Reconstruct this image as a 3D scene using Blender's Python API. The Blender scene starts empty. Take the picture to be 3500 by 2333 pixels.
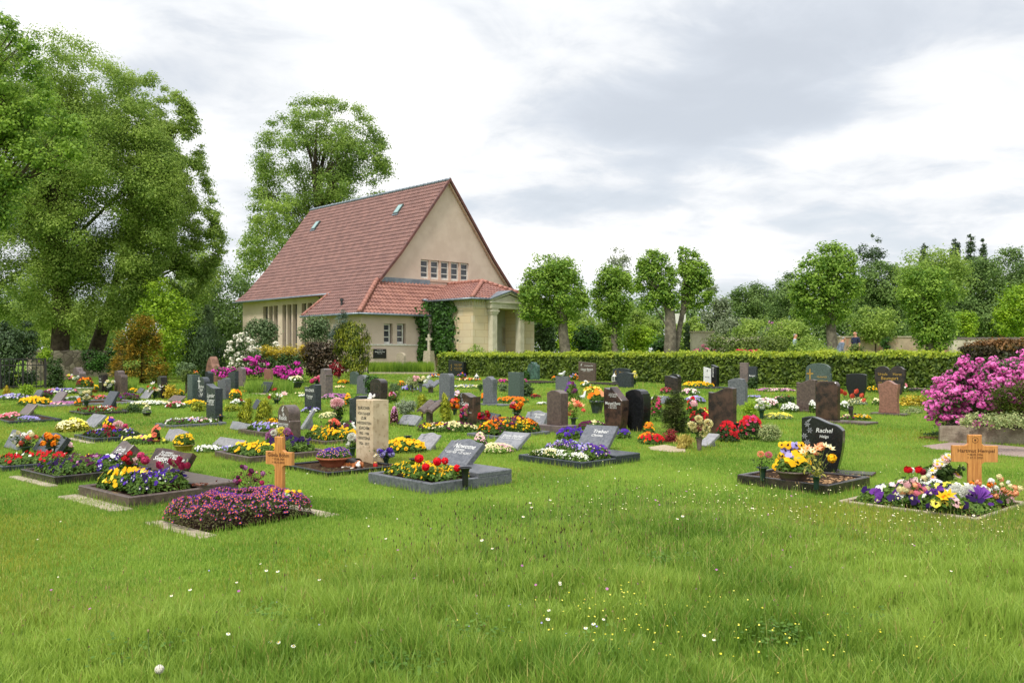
import bpy, math, random, numpy as np
from mathutils import Vector, Matrix
from mathutils.geometry import tessellate_polygon
rs = np.random.RandomState(11); random.seed(11)
SC = bpy.context.scene
COL = SC.collection
# ------------------------------------------------------------------ survey of the place
F, H, CX, EYE, SL = 3150.0, 1215.0, 1750.0, 1.6, 0.012   # focal length, eye level, eye height, rise of the lawn
def gz(x, y): return SL * np.clip(y, -30, 80)
def G(px, py, dz=0.0):
    D = F * EYE / (py - H + F * SL)
    return Vector(((px - CX) / F * D, D, SL * D + dz))
def XD(px, D): return Vector(((px - CX) / F * D, D, float(gz(0, D))))
def hz(py, D): return EYE + (H - py) / F * D           # height of something D metres away
# ------------------------------------------------------------------ camera
cam = bpy.data.cameras.new('camera'); cam.lens = 36 * F / 3500; cam.sensor_width = 36
cam.shift_y = (H - 1166.5) / 3500; cam.clip_start = .1; cam.clip_end = 3000
co = bpy.data.objects.new('camera', cam); COL.objects.link(co)
co.location = (0, 0, EYE); co.rotation_euler = (math.pi / 2, 0, 0); SC.camera = co
SC.view_settings.view_transform = 'Standard'; SC.view_settings.look = 'None'
SC.view_settings.gamma = 1; SC.view_settings.exposure = 0.5
SC.cycles.max_bounces = 7; SC.cycles.transparent_max_bounces = 8
SC.cycles.caustics_reflective = False; SC.cycles.caustics_refractive = False
# ------------------------------------------------------------------ colours and materials
def lin(c):
    return tuple(((x / 255 / 12.92) if x / 255 <= .04045 else ((x / 255 + .055) / 1.055) ** 2.4) for x in c) + (1,)
def scl(c, k): return tuple(min(1, x * k) for x in c[:3]) + (1,)
MATS = {}
def newmat(name):
    m = bpy.data.materials.new(name); m.use_nodes = True
    nt = m.node_tree; b = nt.nodes['Principled BSDF']
    return m, nt, b
def noise(nt, scale, detail=4, rough=.6, vec=None, dist=0):
    n = nt.nodes.new('ShaderNodeTexNoise'); n.inputs['Scale'].default_value = scale
    n.inputs['Detail'].default_value = detail; n.inputs['Roughness'].default_value = rough
    n.inputs['Distortion'].default_value = dist
    if vec: nt.links.new(vec, n.inputs['Vector'])
    return n
def mix(nt, fac, a, b, blend='MIX'):
    m = nt.nodes.new('ShaderNodeMix'); m.data_type = 'RGBA'; m.blend_type = blend
    for s, i in ((fac, 0), (a, 6), (b, 7)):
        if isinstance(s, bpy.types.NodeSocket): nt.links.new(s, m.inputs[i])
        else: m.inputs[i].default_value = s
    return m.outputs[2]
def mrange(nt, v, a, b, c=0., d=1.):
    m = nt.nodes.new('ShaderNodeMapRange'); m.interpolation_type = 'SMOOTHSTEP'
    nt.links.new(v, m.inputs[0])
    for i, x in ((1, a), (2, b), (3, c), (4, d)): m.inputs[i].default_value = x
    return m.outputs[0]
def bump(nt, b, h, s, d=.01):
    n = nt.nodes.new('ShaderNodeBump'); n.inputs['Strength'].default_value = s; n.inputs['Distance'].default_value = d
    nt.links.new(h, n.inputs['Height']); nt.links.new(n.outputs[0], b.inputs['Normal'])
def P(name, c1, c2=None, scale=6, rough=.7, spec=.5, bmp=0, bd=.01, lo=.35, hi=.65, metal=0, detail=5, fine=None):
    """plain procedural surface: two colours mottled by noise"""
    if name in MATS: return MATS[name]
    m, nt, b = newmat(name)
    tc = nt.nodes.new('ShaderNodeTexCoord').outputs['Object']
    a = lin(c1); c = lin(c2) if c2 else scl(a, .8)
    n = noise(nt, scale, detail, .6, tc)
    col = mix(nt, mrange(nt, n.outputs[0], lo, hi), a, c)
    if fine:
        n2 = noise(nt, fine[0], 2, .5, tc)
        col = mix(nt, mrange(nt, n2.outputs[0], .55, .7, 0, fine[2]), col, lin(fine[1]))
    nt.links.new(col, b.inputs['Base Color'])
    b.inputs['Roughness'].default_value = rough; b.inputs['Metallic'].default_value = metal
    b.inputs['Specular IOR Level'].default_value = spec
    if bmp: bump(nt, b, noise(nt, scale * 4, 5, .7, tc).outputs[0], bmp, bd)
    MATS[name] = m; return m
def LM(name, c1, c2, trans=.3, rough=.55, ns=.8, spec=.3):
    """leaf or petal: colour varies leaf by leaf (attribute r) and shoot by shoot, light passes through"""
    if name in MATS: return MATS[name]
    m, nt, b = newmat(name)
    at = nt.nodes.new('ShaderNodeAttribute'); at.attribute_name = 'r'
    tc = nt.nodes.new('ShaderNodeTexCoord').outputs['Object']
    n = noise(nt, ns, 2, .5, tc)
    ad = nt.nodes.new('ShaderNodeMath'); ad.operation = 'ADD'
    nt.links.new(mrange(nt, n.outputs[0], .3, .7, -.35, .35), ad.inputs[0]); nt.links.new(at.outputs['Fac'], ad.inputs[1])
    col = mix(nt, ad.outputs[0], lin(c1), lin(c2)); nt.nodes[-1].clamp_factor = True
    nt.links.new(col, b.inputs['Base Color'])
    b.inputs['Roughness'].default_value = rough; b.inputs['Specular IOR Level'].default_value = spec
    if trans:
        t = nt.nodes.new('ShaderNodeBsdfTranslucent'); nt.links.new(col, t.inputs[0])
        s = nt.nodes.new('ShaderNodeMixShader'); s.inputs[0].default_value = trans
        out = nt.nodes['Material Output']
        nt.links.new(b.outputs[0], s.inputs[1]); nt.links.new(t.outputs[0], s.inputs[2]); nt.links.new(s.outputs[0], out.inputs[0])
    MATS[name] = m; return m
# ------------------------------------------------------------------ objects
def tag(o, label=None, cat=None, group=None, kind=None):
    if label: o['label'] = label
    if cat: o['category'] = cat
    if group: o['group'] = group
    if kind: o['kind'] = kind
    return o
def thing(name, label, cat, loc=(0, 0, 0), rz=0., group=None):
    o = bpy.data.objects.new(name, None); COL.objects.link(o); o.location = loc; o.rotation_euler = (0, 0, rz)
    o.empty_display_size = .1
    return tag(o, label, cat, group)
def link(name, me, parent=None, loc=None):
    o = bpy.data.objects.new(name, me); COL.objects.link(o)
    if parent: o.parent = parent
    if loc is not None: o.location = loc
    return o
class MB:
    def __init__(s): s.v = []; s.f = []; s.m = []
    def add(s, vs, fs, mi=0):
        n = len(s.v); s.v += [tuple(v) for v in vs]; s.f += [tuple(i + n for i in f) for f in fs]; s.m += [mi] * len(fs); return s
    def box(s, x0, x1, y0, y1, z0, z1, mi=0, tf=None):
        vs = [(x, y, z) for z in (z0, z1) for y in (y0, y1) for x in (x0, x1)]
        if tf: vs = [tf(*v) for v in vs]
        return s.add(vs, [(0, 2, 3, 1), (4, 5, 7, 6), (0, 1, 5, 4), (2, 6, 7, 3), (0, 4, 6, 2), (1, 3, 7, 5)], mi)
    def bbox(s, x0, x1, y0, y1, z0, z1, b=.01, mi=0, tf=None):
        """box with its upper edges chamfered"""
        vs = [(x0, y0, z0), (x1, y0, z0), (x1, y1, z0), (x0, y1, z0), (x0, y0, z1 - b), (x1, y0, z1 - b), (x1, y1, z1 - b), (x0, y1, z1 - b),
              (x0 + b, y0 + b, z1), (x1 - b, y0 + b, z1), (x1 - b, y1 - b, z1), (x0 + b, y1 - b, z1)]
        if tf: vs = [tf(*v) for v in vs]
        fs = [(3, 2, 1, 0), (8, 9, 10, 11)]
        for i in range(4):
            j = (i + 1) % 4; fs += [(i, j, 4 + j, 4 + i), (4 + i, 4 + j, 8 + j, 8 + i)]
        return s.add(vs, fs, mi)
    def tube(s, p0, p1, r0, r1=None, n=6, mi=0, cap=True):
        r1 = r0 if r1 is None else r1
        p0 = Vector(p0); p1 = Vector(p1); d = (p1 - p0)
        if d.length < 1e-6: return s
        d.normalize(); a = d.orthogonal().normalized(); b = d.cross(a)
        vs = [p + (a * math.cos(2 * math.pi * i / n) + b * math.sin(2 * math.pi * i / n)) * r for p, r in ((p0, r0), (p1, r1)) for i in range(n)]
        fs = [(i, (i + 1) % n, n + (i + 1) % n, n + i) for i in range(n)]
        if cap: fs += [tuple(range(n))[::-1], tuple(range(n, 2 * n))]
        return s.add(vs, fs, mi)
    def path(s, pts, rad, n=6, mi=0):
        pts = [Vector(p) for p in pts]; vs = []; m = len(pts); a = None
        for i in range(m):
            d = pts[min(i + 1, m - 1)] - pts[max(i - 1, 0)]
            if d.length < 1e-7: d = Vector((0, 0, 1))
            d.normalize(); a = d.orthogonal() if a is None else a - d * a.dot(d); a.normalize(); b = d.cross(a)
            vs += [pts[i] + (a * math.cos(2 * math.pi * k / n) + b * math.sin(2 * math.pi * k / n)) * rad[i] for k in range(n)]
        return s.add(vs, [(j * n + k, j * n + (k + 1) % n, (j + 1) * n + (k + 1) % n, (j + 1) * n + k) for j in range(m - 1) for k in range(n)], mi)
    def lathe(s, prof, c=(0, 0, 0), n=16, mi=0):
        vs = [(c[0] + r * math.cos(2 * math.pi * i / n), c[1] + r * math.sin(2 * math.pi * i / n), c[2] + z) for r, z in prof for i in range(n)]
        fs = [(k * n + i, k * n + (i + 1) % n, (k + 1) * n + (i + 1) % n, (k + 1) * n + i) for k in range(len(prof) - 1) for i in range(n)]
        return s.add(vs, fs, mi)
    def ball(s, c, r, n=8, k=5, mi=0):
        r = (r, r, r) if not hasattr(r, '__len__') else r
        vs = []; 
        for j in range(k + 1):
            a = math.pi * j / k
            for i in range(n):
                t = 2 * math.pi * i / n; vs.append((c[0] + r[0] * math.sin(a) * math.cos(t), c[1] + r[1] * math.sin(a) * math.sin(t), c[2] - r[2] * math.cos(a)))
        return s.add(vs, [(j * n + i, j * n + (i + 1) % n, (j + 1) * n + (i + 1) % n, (j + 1) * n + i) for j in range(k) for i in range(n)], mi)
    def mesh(s, name, mats, smooth=False):
        me = bpy.data.meshes.new(name); me.from_pydata(s.v, [], s.f)
        for m in (mats if isinstance(mats, (list, tuple)) else [mats]): me.materials.append(m)
        me.polygons.foreach_set('material_index', s.m)
        if smooth: me.polygons.foreach_set('use_smooth', [True] * len(s.f))
        me.validate(); me.update(); return me
    def build(s, name, mats, parent=None, smooth=False, loc=None): return link(name, s.mesh(name, mats, smooth), parent, loc)
def np_mesh(name, groups, mats):
    """groups: (verts (N*k,3), k, material index, r per face)"""
    V = np.concatenate([g[0] for g in groups]).astype(np.float32)
    me = bpy.data.meshes.new(name); me.vertices.add(len(V)); me.vertices.foreach_set('co', V.ravel())
    tot = np.concatenate([np.full(len(g[0]) // g[1], g[1], np.int32) for g in groups])
    me.loops.add(len(V)); me.loops.foreach_set('vertex_index', np.arange(len(V), dtype=np.int32))
    me.polygons.add(len(tot)); st = np.concatenate([[0], np.cumsum(tot)[:-1]]).astype(np.int32)
    me.polygons.foreach_set('loop_start', st); me.polygons.foreach_set('loop_total', tot)
    mi = np.concatenate([(np.full(len(g[0]) // g[1], g[2]) if np.isscalar(g[2]) else g[2]) for g in groups]).astype(np.int32)
    me.polygons.foreach_set('material_index', mi)
    for m in mats: me.materials.append(m)
    me.update(calc_edges=True)
    a = me.attributes.new('r', 'FLOAT', 'FACE')
    r = np.concatenate([(g[3] if len(g) > 3 and g[3] is not None else rs.rand(len(g[0]) // g[1])) for g in groups])
    a.data.foreach_set('value', r.astype(np.float32))
    return me
def unit(v): return v / np.maximum(1e-9, np.linalg.norm(v, axis=1, keepdims=True))
def rdir(n): return unit(rs.normal(size=(n, 3)))
def kites(C, N, size, asp=.55, dirv=None, spread=1.):
    """leaf-shaped quads at C facing N"""
    n = len(C); t = rdir(n) * spread
    if dirv is not None: t = t + dirv
    U = unit(t - N * np.sum(t * N, 1, keepdims=True)); V = np.cross(N, U)
    s = (size * (.65 + .7 * rs.rand(n)))[:, None] if np.isscalar(size) else size[:, None]
    U = U * s * .5; V = V * s * .5 * asp
    fold = N * s * .08
    return np.stack([C - U, C + V - U * .1 + fold, C + U, C - V - U * .1 + fold], 1).reshape(-1, 3)
def discs(C, N, r, k=6, scal=0., off=0.):
    n = len(C); t = rdir(n); U = unit(t - N * np.sum(t * N, 1, keepdims=True)); V = np.cross(N, U)
    r = np.full(n, r) if np.isscalar(r) else r
    a = np.arange(k) * 2 * math.pi / k; rr = 1 + scal * ((np.arange(k) % 2) * 2 - 1)
    out = C[:, None] + N[:, None] * off + (U[:, None] * (np.cos(a) * rr)[None, :, None] + V[:, None] * (np.sin(a) * rr)[None, :, None]) * r[:, None, None]
    return out.reshape(-1, 3)
# ------------------------------------------------------------------ sky and light
def world():
    w = bpy.data.worlds.new('World'); SC.world = w; w.use_nodes = True; nt = w.node_tree
    bg = nt.nodes['Background']; L = nt.links.new
    sky = nt.nodes.new('ShaderNodeTexSky'); sky.sky_type = 'NISHITA'; sky.sun_disc = False
    sky.sun_elevation = math.radians(SUN_EL); sky.sun_rotation = math.radians(SUN_AZ)
    d = nt.nodes.new('ShaderNodeTexCoord').outputs['Generated']
    def vm(op, a, b=None, s=None):
        n = nt.nodes.new('ShaderNodeVectorMath'); n.operation = op
        for i, x in ((0, a), (1, b)):
            if x is None: continue
            if isinstance(x, bpy.types.NodeSocket): L(x, n.inputs[i])
            else: n.inputs[i].default_value = x
        if s is not None: n.inputs['Scale'].default_value = s
        return n.outputs['Value' if op in ('LENGTH', 'DISTANCE') else 'Vector']
    def ma(op, a, b=0., c=0.):
        n = nt.nodes.new('ShaderNodeMath'); n.operation = op
        for i, x in enumerate((a, b, c)):
            if isinstance(x, bpy.types.NodeSocket): L(x, n.inputs[i])
            else: n.inputs[i].default_value = x
        return n.outputs[0]
    sep = nt.nodes.new('ShaderNodeSeparateXYZ'); L(d, sep.inputs[0])
    # clouds lie on a flat ceiling: stretch them towards the horizon
    zz = ma('ADD', ma('MAXIMUM', sep.outputs[2], 0.), .16)
    cmb = nt.nodes.new('ShaderNodeCombineXYZ')
    L(ma('DIVIDE', sep.outputs[0], zz), cmb.inputs[0]); L(ma('DIVIDE', sep.outputs[1], zz), cmb.inputs[1])
    mp = nt.nodes.new('ShaderNodeMapping'); L(cmb.outputs[0], mp.inputs[0]); mp.inputs['Location'].default_value = (3.1, 1.7, 0)
    n1 = noise(nt, .55, 7, .52, mp.outputs[0], .35); n2 = noise(nt, 1.7, 6, .55, mp.outputs[0], .2)
    n3 = noise(nt, 3.6, 9, .6, mp.outputs[0], .6)
    v = ma('ADD', ma('ADD', mrange(nt, n1.outputs[0], .3, .7, -.44, .28), mrange(nt, n2.outputs[0], .36, .64, -.22, .22)), mrange(nt, n3.outputs[0], .35, .65, -.12, .12))
    def blob(px, py, rx, ry, amp):
        c = Vector(((px - CX) / F, 1, (H - py) / F)); k = c.length
        dd = vm('MULTIPLY', vm('SUBTRACT', d, tuple(c / k)), (k * F / rx, .6, k * F / ry))
        return mrange(nt, vm('LENGTH', dd), 0., 1., amp, 0.)
    for b in ((2800, 230, 1500, 420, -.42), (2150, 410, 950, 170, -.55), (3000, 60, 900, 250, -.2), (2000, 700, 1000, 90, -.4), (850, 640, 500, 200, -.25), (560, 250, 500, 260, -.25),
              (2900, 500, 520, 140, .8), (1400, 330, 600, 420, .5), (3250, 620, 500, 90, .4), (250, 90, 330, 200, .6), (2100, 850, 1300, 90, .35), (2450, 770, 500, 60, -.25)):
        v = ma('ADD', v, blob(*b))
    rp = nt.nodes.new('ShaderNodeValToRGB'); L(mrange(nt, v, -1., .8), rp.inputs[0])
    e = rp.color_ramp.elements; e[0].position = .0; e[0].color = (.49, .515, .55, 1); e[1].position = .9; e[1].color = (.90, .89, .88, 1)
    x = e.new(.35); x.color = (.585, .61, .645, 1); x = e.new(.6); x.color = (.70, .715, .735, 1)
    cov = mrange(nt, v, -.5, -.1, .86, 1.)
    skys = vm('SCALE', sky.outputs[0], s=.11)
    col = mix(nt, cov, skys, rp.outputs[0])
    # an overcast dome is brighter overhead than at the horizon
    k = ma('MULTIPLY_ADD', mrange(nt, sep.outputs[2], .28, .95), .65, 1.0)
    fin = vm('SCALE', col); L(k, nt.nodes[-1].inputs['Scale'])
    L(fin, bg.inputs[0]); bg.inputs[1].default_value = 1.0
SUN_EL, SUN_AZ = 56, 205        # high, behind the camera's left shoulder
world()
sl = bpy.data.lights.new('sun', 'SUN'); sl.energy = 2.3; sl.angle = math.radians(10); sl.color = (1, .95, .86)
so = bpy.data.objects.new('sun', sl); COL.objects.link(so)
# light comes from azimuth SUN_AZ measured clockwise from +Y
_a = math.radians(SUN_AZ); _e = math.radians(SUN_EL)
sd = Vector((math.sin(_a) * math.cos(_e), math.cos(_a) * math.cos(_e), math.sin(_e)))
so.rotation_euler = sd.to_track_quat('Z', 'Y').to_euler()
tag(so)
# ================================================================== the chapel
D1 = (-.682, .731); D2 = (.731, .682); C0 = (-8.83, 54.0); CZ = .648
RZ = math.radians(-47)
def Uof(px, v):
    r = (px - CX) / F; return (r * (54 + .731 * v) - (-8.83 - .682 * v)) / (.731 - .682 * r)
def Vof(px, u):
    r = (px - CX) / F; return ((-8.83 + .731 * u) - r * (54 + .682 * u)) / (.682 + .731 * r)
def Zof(py, u, v): return EYE + (H - py) / F * (54 + .682 * u + .731 * v) - CZ
stucco = P('beige_render', (204, 185, 169), (194, 174, 158), 1.2, .9, .2, .25, .01, fine=(60, (180, 156, 124), .25))
stucco2 = P('pink_beige_render', (204, 185, 171), (194, 174, 160), 1.0, .9, .2, .2, .01)
tile_m = P('roof_tile', (134, 99, 91), (112, 82, 76), 2.2, .6, .3, fine=(9, (148, 114, 104), .4))
tile_o = P('orange_roof_tile', (152, 106, 92), (128, 86, 76), 2.0, .55, .35, fine=(9, (172, 124, 106), .4))
tile_d = P('verge_tile', (110, 66, 58), (82, 50, 46), 4, .6)
zinc = P('zinc', (128, 138, 146), (106, 116, 126), 3, .4, .5, metal=.3)
white_p = P('white_paint', (222, 220, 214), (196, 192, 184), 8, .5)
pinkst = P('window_pier_stone', (206, 180, 160), (188, 158, 140), 10, .8)
glassm = P('window_glass', (70, 74, 80), (44, 46, 50), 3, .08, .6)
creamst = P('cream_stone', (206, 200, 180), (188, 182, 160), 3, .8, bmp=.2)
recess_m = P('recess_grey_render', (116, 102, 92), (100, 88, 80), 2, .9)
niche_m = P('niche_render', (176, 174, 160), (162, 160, 148), 1.5, .9)
def sandstone():
    m, nt, b = newmat('sandstone_block')
    tc = nt.nodes.new('ShaderNodeTexCoord').outputs['Object']
    sp = nt.nodes.new('ShaderNodeSeparateXYZ'); nt.links.new(tc, sp.inputs[0])
    a = nt.nodes.new('ShaderNodeMath'); a.operation = 'ADD'; nt.links.new(sp.outputs[0], a.inputs[0]); nt.links.new(sp.outputs[1], a.inputs[1])
    cb = nt.nodes.new('ShaderNodeCombineXYZ'); nt.links.new(a.outputs[0], cb.inputs[0]); nt.links.new(sp.outputs[2], cb.inputs[1])
    br = nt.nodes.new('ShaderNodeTexBrick'); nt.links.new(cb.outputs[0], br.inputs[0])
    br.inputs['Scale'].default_value = 1; br.inputs['Brick Width'].default_value = 1.15; br.inputs['Row Height'].default_value = .42
    br.inputs['Mortar Size'].default_value = .012; br.offset = .37
    br.inputs['Color1'].default_value = lin((210, 188, 148)); br.inputs['Color2'].default_value = lin((204, 192, 166)); br.inputs['Mortar'].default_value = lin((176, 152, 116))
    n = noise(nt, 1.4, 6, .65, tc, .5)
    col = mix(nt, mrange(nt, n.outputs[0], .4, .7, 0, .6), br.outputs[0], lin((196, 178, 150)))
    nt.links.new(col, b.inputs['Base Color']); b.inputs['Roughness'].default_value = .85
    bump(nt, b, noise(nt, 30, 4, .6, tc).outputs[0], .2); return m
sand_m = sandstone()
CH = thing('chapel', 'beige rendered chapel with steep red tiled roof and pillared sandstone porch', 'chapel', (C0[0], C0[1], CZ), math.radians(43))
def wall(name, outer, holes, to3, depth, mat, back=None, parent=CH, backmat=None):
    """flat wall with rectangular openings (s0,s1,z0,z1) and their reveals; to3(s, z, d) with d = depth into the wall"""
    rings = [[Vector((s, z, 0)) for s, z in outer]] + [[Vector(p) for p in ((a, c, 0), (b, c, 0), (b, d, 0), (a, d, 0))] for a, b, c, d in holes]
    fl = [p for r in rings for p in r]; mb = MB()
    tri = tessellate_polygon(rings)
    mb.add([to3(p.x, p.y, 0) for p in fl], [tuple(t) for t in tri])
    for a, b, c, d in holes:
        q = [(a, c), (b, c), (b, d), (a, d)]
        for i in range(4):
            p, r = q[i], q[(i + 1) % 4]
            mb.add([to3(*p, 0), to3(*r, 0), to3(*r, depth), to3(*p, depth)], [(0, 1, 2, 3)])
        if backmat is not None: mb.add([to3(*p, depth) for p in q], [(0, 1, 2, 3)], 1)
    return mb.build(name, [mat] + ([backmat] if backmat else []), parent)
front = lambda v: (lambda s, z, d: (s, v + d, z))     # wall facing -v
side = lambda u: (lambda s, z, d: (u + d, s, z))      # wall facing -u
def roof(prof, srange, mapf, pitch=.24, course=.36, amp=.03, lift=.045):
    """pantiled slope built course by course; prof from eave up: (a, z); mapf(s, a, z)"""
    pts = np.array(prof, float); seg = np.linalg.norm(np.diff(pts, axis=0), axis=1); cum = np.concatenate([[0], np.cumsum(seg)])
    mb = MB(); n = max(1, round(cum[-1] / course)); ts = np.linspace(0, cum[-1], n + 1)
    def at(t):
        i = min(len(seg) - 1, max(0, int(np.searchsorted(cum, t, 'right') - 1))); d = (pts[i + 1] - pts[i]) / seg[i]
        p = pts[i] + d * (t - cum[i]); nn = np.array([-d[1], d[0]])
        if nn[1] < 0: nn = -nn
        return p, nn
    lo = min(srange(at(t)[0][0])[0] for t in ts); hi = max(srange(at(t)[0][0])[1] for t in ts)
    S = np.arange(lo, hi + pitch / 4, pitch / 4)
    for k in range(n):
        p0, n0 = at(ts[k]); p1, n1 = at(ts[k + 1]); a0, b0 = srange(p0[0]); a1, b1 = srange(p1[0])
        keep = (S >= min(a0, a1) - pitch) & (S <= max(b0, b1) + pitch); s_ = S[keep]
        if len(s_) < 2: continue
        s0 = np.clip(s_, a0, b0); s1 = np.clip(s_, a1, b1); w0 = amp * np.sin(2 * math.pi * s0 / pitch); w1 = amp * np.sin(2 * math.pi * s1 / pitch)
        rows = []
        for s, w, p, nn, l in ((s0, w0 * 0 - .01, p0, n0, 0), (s0, w0, p0, n0, lift), (s1, w1, p1, n1, 0)):
            rows += [mapf(x, p[0] + nn[0] * (l + y), p[1] + nn[1] * (l + y)) for x, y in zip(s, w)]
        m = len(s_)
        mb.add(rows, [(r * m + i, r * m + i + 1, (r + 1) * m + i + 1, (r + 1) * m + i) for r in (0, 1) for i in range(m - 1)])
    return mb
def caps(mb, p0, p1, r=.13, step=.38, mi=0):
    """ridge or hip: overlapping half-round cap tiles"""
    p0 = Vector(p0); p1 = Vector(p1); n = max(1, round((p1 - p0).length / step)); d = (p1 - p0) / n
    for i in range(n): mb.tube(p0 + d * (i - .08), p0 + d * (i + 1), r * 1.12, r * .9, 10, mi)
UA = 8.11
ze = lambda z: z - CZ
hip = lambda u: 2.0 - (2.5 - u) * 2.4 / 2.9
# walls
bandL, bandR = Uof(1438, 2), Uof(1602, 2); bz0, bz1 = Zof(960, (bandL + bandR) / 2, 2), Zof(893, (bandL + bandR) / 2, 2)
gw = wall('gable_wall', [(2.5, .2), (13.7, .2), (13.6, ze(6.3)), (12.0, ze(8.2)), (UA, ze(13.05)), (4.2, ze(8.1)), (2.62, ze(6.3))], [(bandL, bandR, bz0, bz1)], front(2.0), .28, stucco, backmat=recess_m)
wz1 = Zof(1044, 2.1, 14); strips = []
for a, b in ((899, 915), (919, 932), (935, 949), (965, 978), (982, 996), (1000, 1015), (1031, 1046), (1051, 1066), (1071, 1086)):
    strips.append((Vof(b, 2.1), Vof(a, 2.1), .9, wz1))
wall('side_wall', [(1.9, -.6), (19.0, -.6), (19.0, ze(5.75)), (1.9, ze(5.75))], strips, side(2.1), .38, stucco, backmat=recess_m)
for s0, s1, z0, z1 in strips:
    w_ = MB().box(2.36, 2.40, s0, s1, z0, z1).build('window', glassm, CH)
    f_ = MB()
    for k in range(1, 6): f_.box(2.335, 2.359, s0, s1, z0 + (z1 - z0) * k / 6 - .02, z0 + (z1 - z0) * k / 6 + .02)
    f_.box(2.33, 2.358, s0, s0 + .03, z0, z1)
    f_.build('glazing_bar', recess_m, w_)
mb = MB(); mb.box(2.2, 14.0, 18.9, 19.1, -.6, ze(6)); mb.box(13.9, 14.1, 2.0, 19, -.6, ze(5.75)); mb.build('rear_wall', stucco, CH)
aw = []
for a, b in ((1312, 1342), (1357, 1387)):
    ua, ub = Uof(a, 0), Uof(b, 0); aw.append((ua, ub, Zof(1176, ua, 0), Zof(1105, ua, 0)))
wall('annex_wall', [(0, -.6), (4.6, -.6), (4.6, ze(4.45)), (0, ze(4.45))], aw, front(0), .22, stucco2, backmat=recess_m)
mb = MB(); mb.box(0, .2, .0, 5.9, -.6, ze(4.42), tf=lambda x, y, z: (x + .001, y + .001, z)); mb.box(0, 2.3, 5.7, 5.9, -.6, ze(4.42)); mb.box(4.4, 4.6, .01, 2, -.6, ze(4.4)); mb.build('annex_side_wall', stucco2, CH)
zs = Zof(1178.5, 2.5, 0)
MB().box(-.03, 4.62, -.035, -.002, zs - .03, zs + .04).build('string_course', white_p, CH)
MB().box(-.04, 4.62, -.05, -.002, -.6, Zof(1238, 1, 0)).build('plinth', stucco2, CH)
def window(x0, x1, z0, z1, v, rows, matf=white_p, fr=.055):
    w = MB().box(x0 + .004, x1 - .004, v + .05, v + .06, z0 + .004, z1 - .004).build('window', glassm, CH)
    mb = MB(); mb.box(x0, x0 + fr, v, v + .05, z0, z1).box(x1 - fr, x1, v, v + .05, z0, z1)
    mb.box(x0 + fr, x1 - fr, v, v + .05, z1 - fr, z1).box(x0 + fr, x1 - fr, v, v + .05, z0, z0 + fr * 1.6)
    for k in range(1, rows):
        z = z0 + (z1 - z0) * k / rows; mb.box(x0 + fr, x1 - fr, v + .01, v + .045, z - .028, z + .028)
    mb.build('frame', matf, w); return w
for s0, s1, z0, z1 in aw:
    w = window(s0 + .03, s1 - .1, z0 + .05, z1 - .02, .16, 3, fr=.07)
    MB().box(s0 + .01, s1 - .01, -.03, .19, z0 + .002, z0 + .045).build('sill', white_p, w)
bw = (bandR - bandL); pier = .17; ww = (bw - 4 * pier) / 5
for i in range(5):
    x0 = bandL + i * (ww + pier); window(x0, x0 + ww, bz0 + .06, bz1 - .02, 2.12, 3, fr=.085)
mb = MB()
for i in range(4):
    x0 = bandL + (i + 1) * ww + i * pier; mb.box(x0, x0 + pier, 2.04, 2.279, bz0 + .051, bz1 - .002)
mb.build('window_pier', pinkst, CH)
MB().box(bandL - .05, bandR + .05, 1.95, 2.27, bz0 - .1, bz0 + .05).build('window_sill', pinkst, CH)
# porch
UP, UQ, VB = 5.6, 10.75, -3.5
o0, o1 = Uof(1697, VB), Uof(1770, VB); oz = Zof(1056, 8.2, VB); ez = ze(5.04)
q0, q1 = Vof(1533, UP), Vof(1551, UP)
wall('porch_front_wall', [(UP, -.6), (UQ, -.6), (UQ, ez), (UP, ez)], [(o0, o1, -.3, oz)], front(VB), 1.2, sand_m, backmat=niche_m)
wall('porch_side_wall', [(VB, -.6), (2.0, -.6), (2.0, ez), (VB, ez)], [(q1, q0, Zof(1175, UP, q0), Zof(1119, UP, q0))], side(UP), .25, sand_m, backmat=recess_m)
wz = (Zof(1175, UP, q0), Zof(1119, UP, q0))
w = MB().box(UP + .2, UP + .21, q1 + .01, q0 - .01, wz[0] + .01, wz[1] - .01).build('window', glassm, CH)
MB().box(UP + .14, UP + .19, q1 + .02, q1 + .07, wz[0], wz[1]).box(UP + .14, UP + .19, (q0 + q1) / 2 - .03, (q0 + q1) / 2 + .03, wz[0], wz[1]).box(UP - .04, UP + .14, q1 - .03, q0 + .03, wz[0] - .05, wz[0] + .01).build('frame', white_p, w)
mb = MB(); mb.box(UQ - .2, UQ - .01, VB + .01, 2, -.6, ez - .01); mb.build('porch_far_wall', sand_m, CH)
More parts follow.
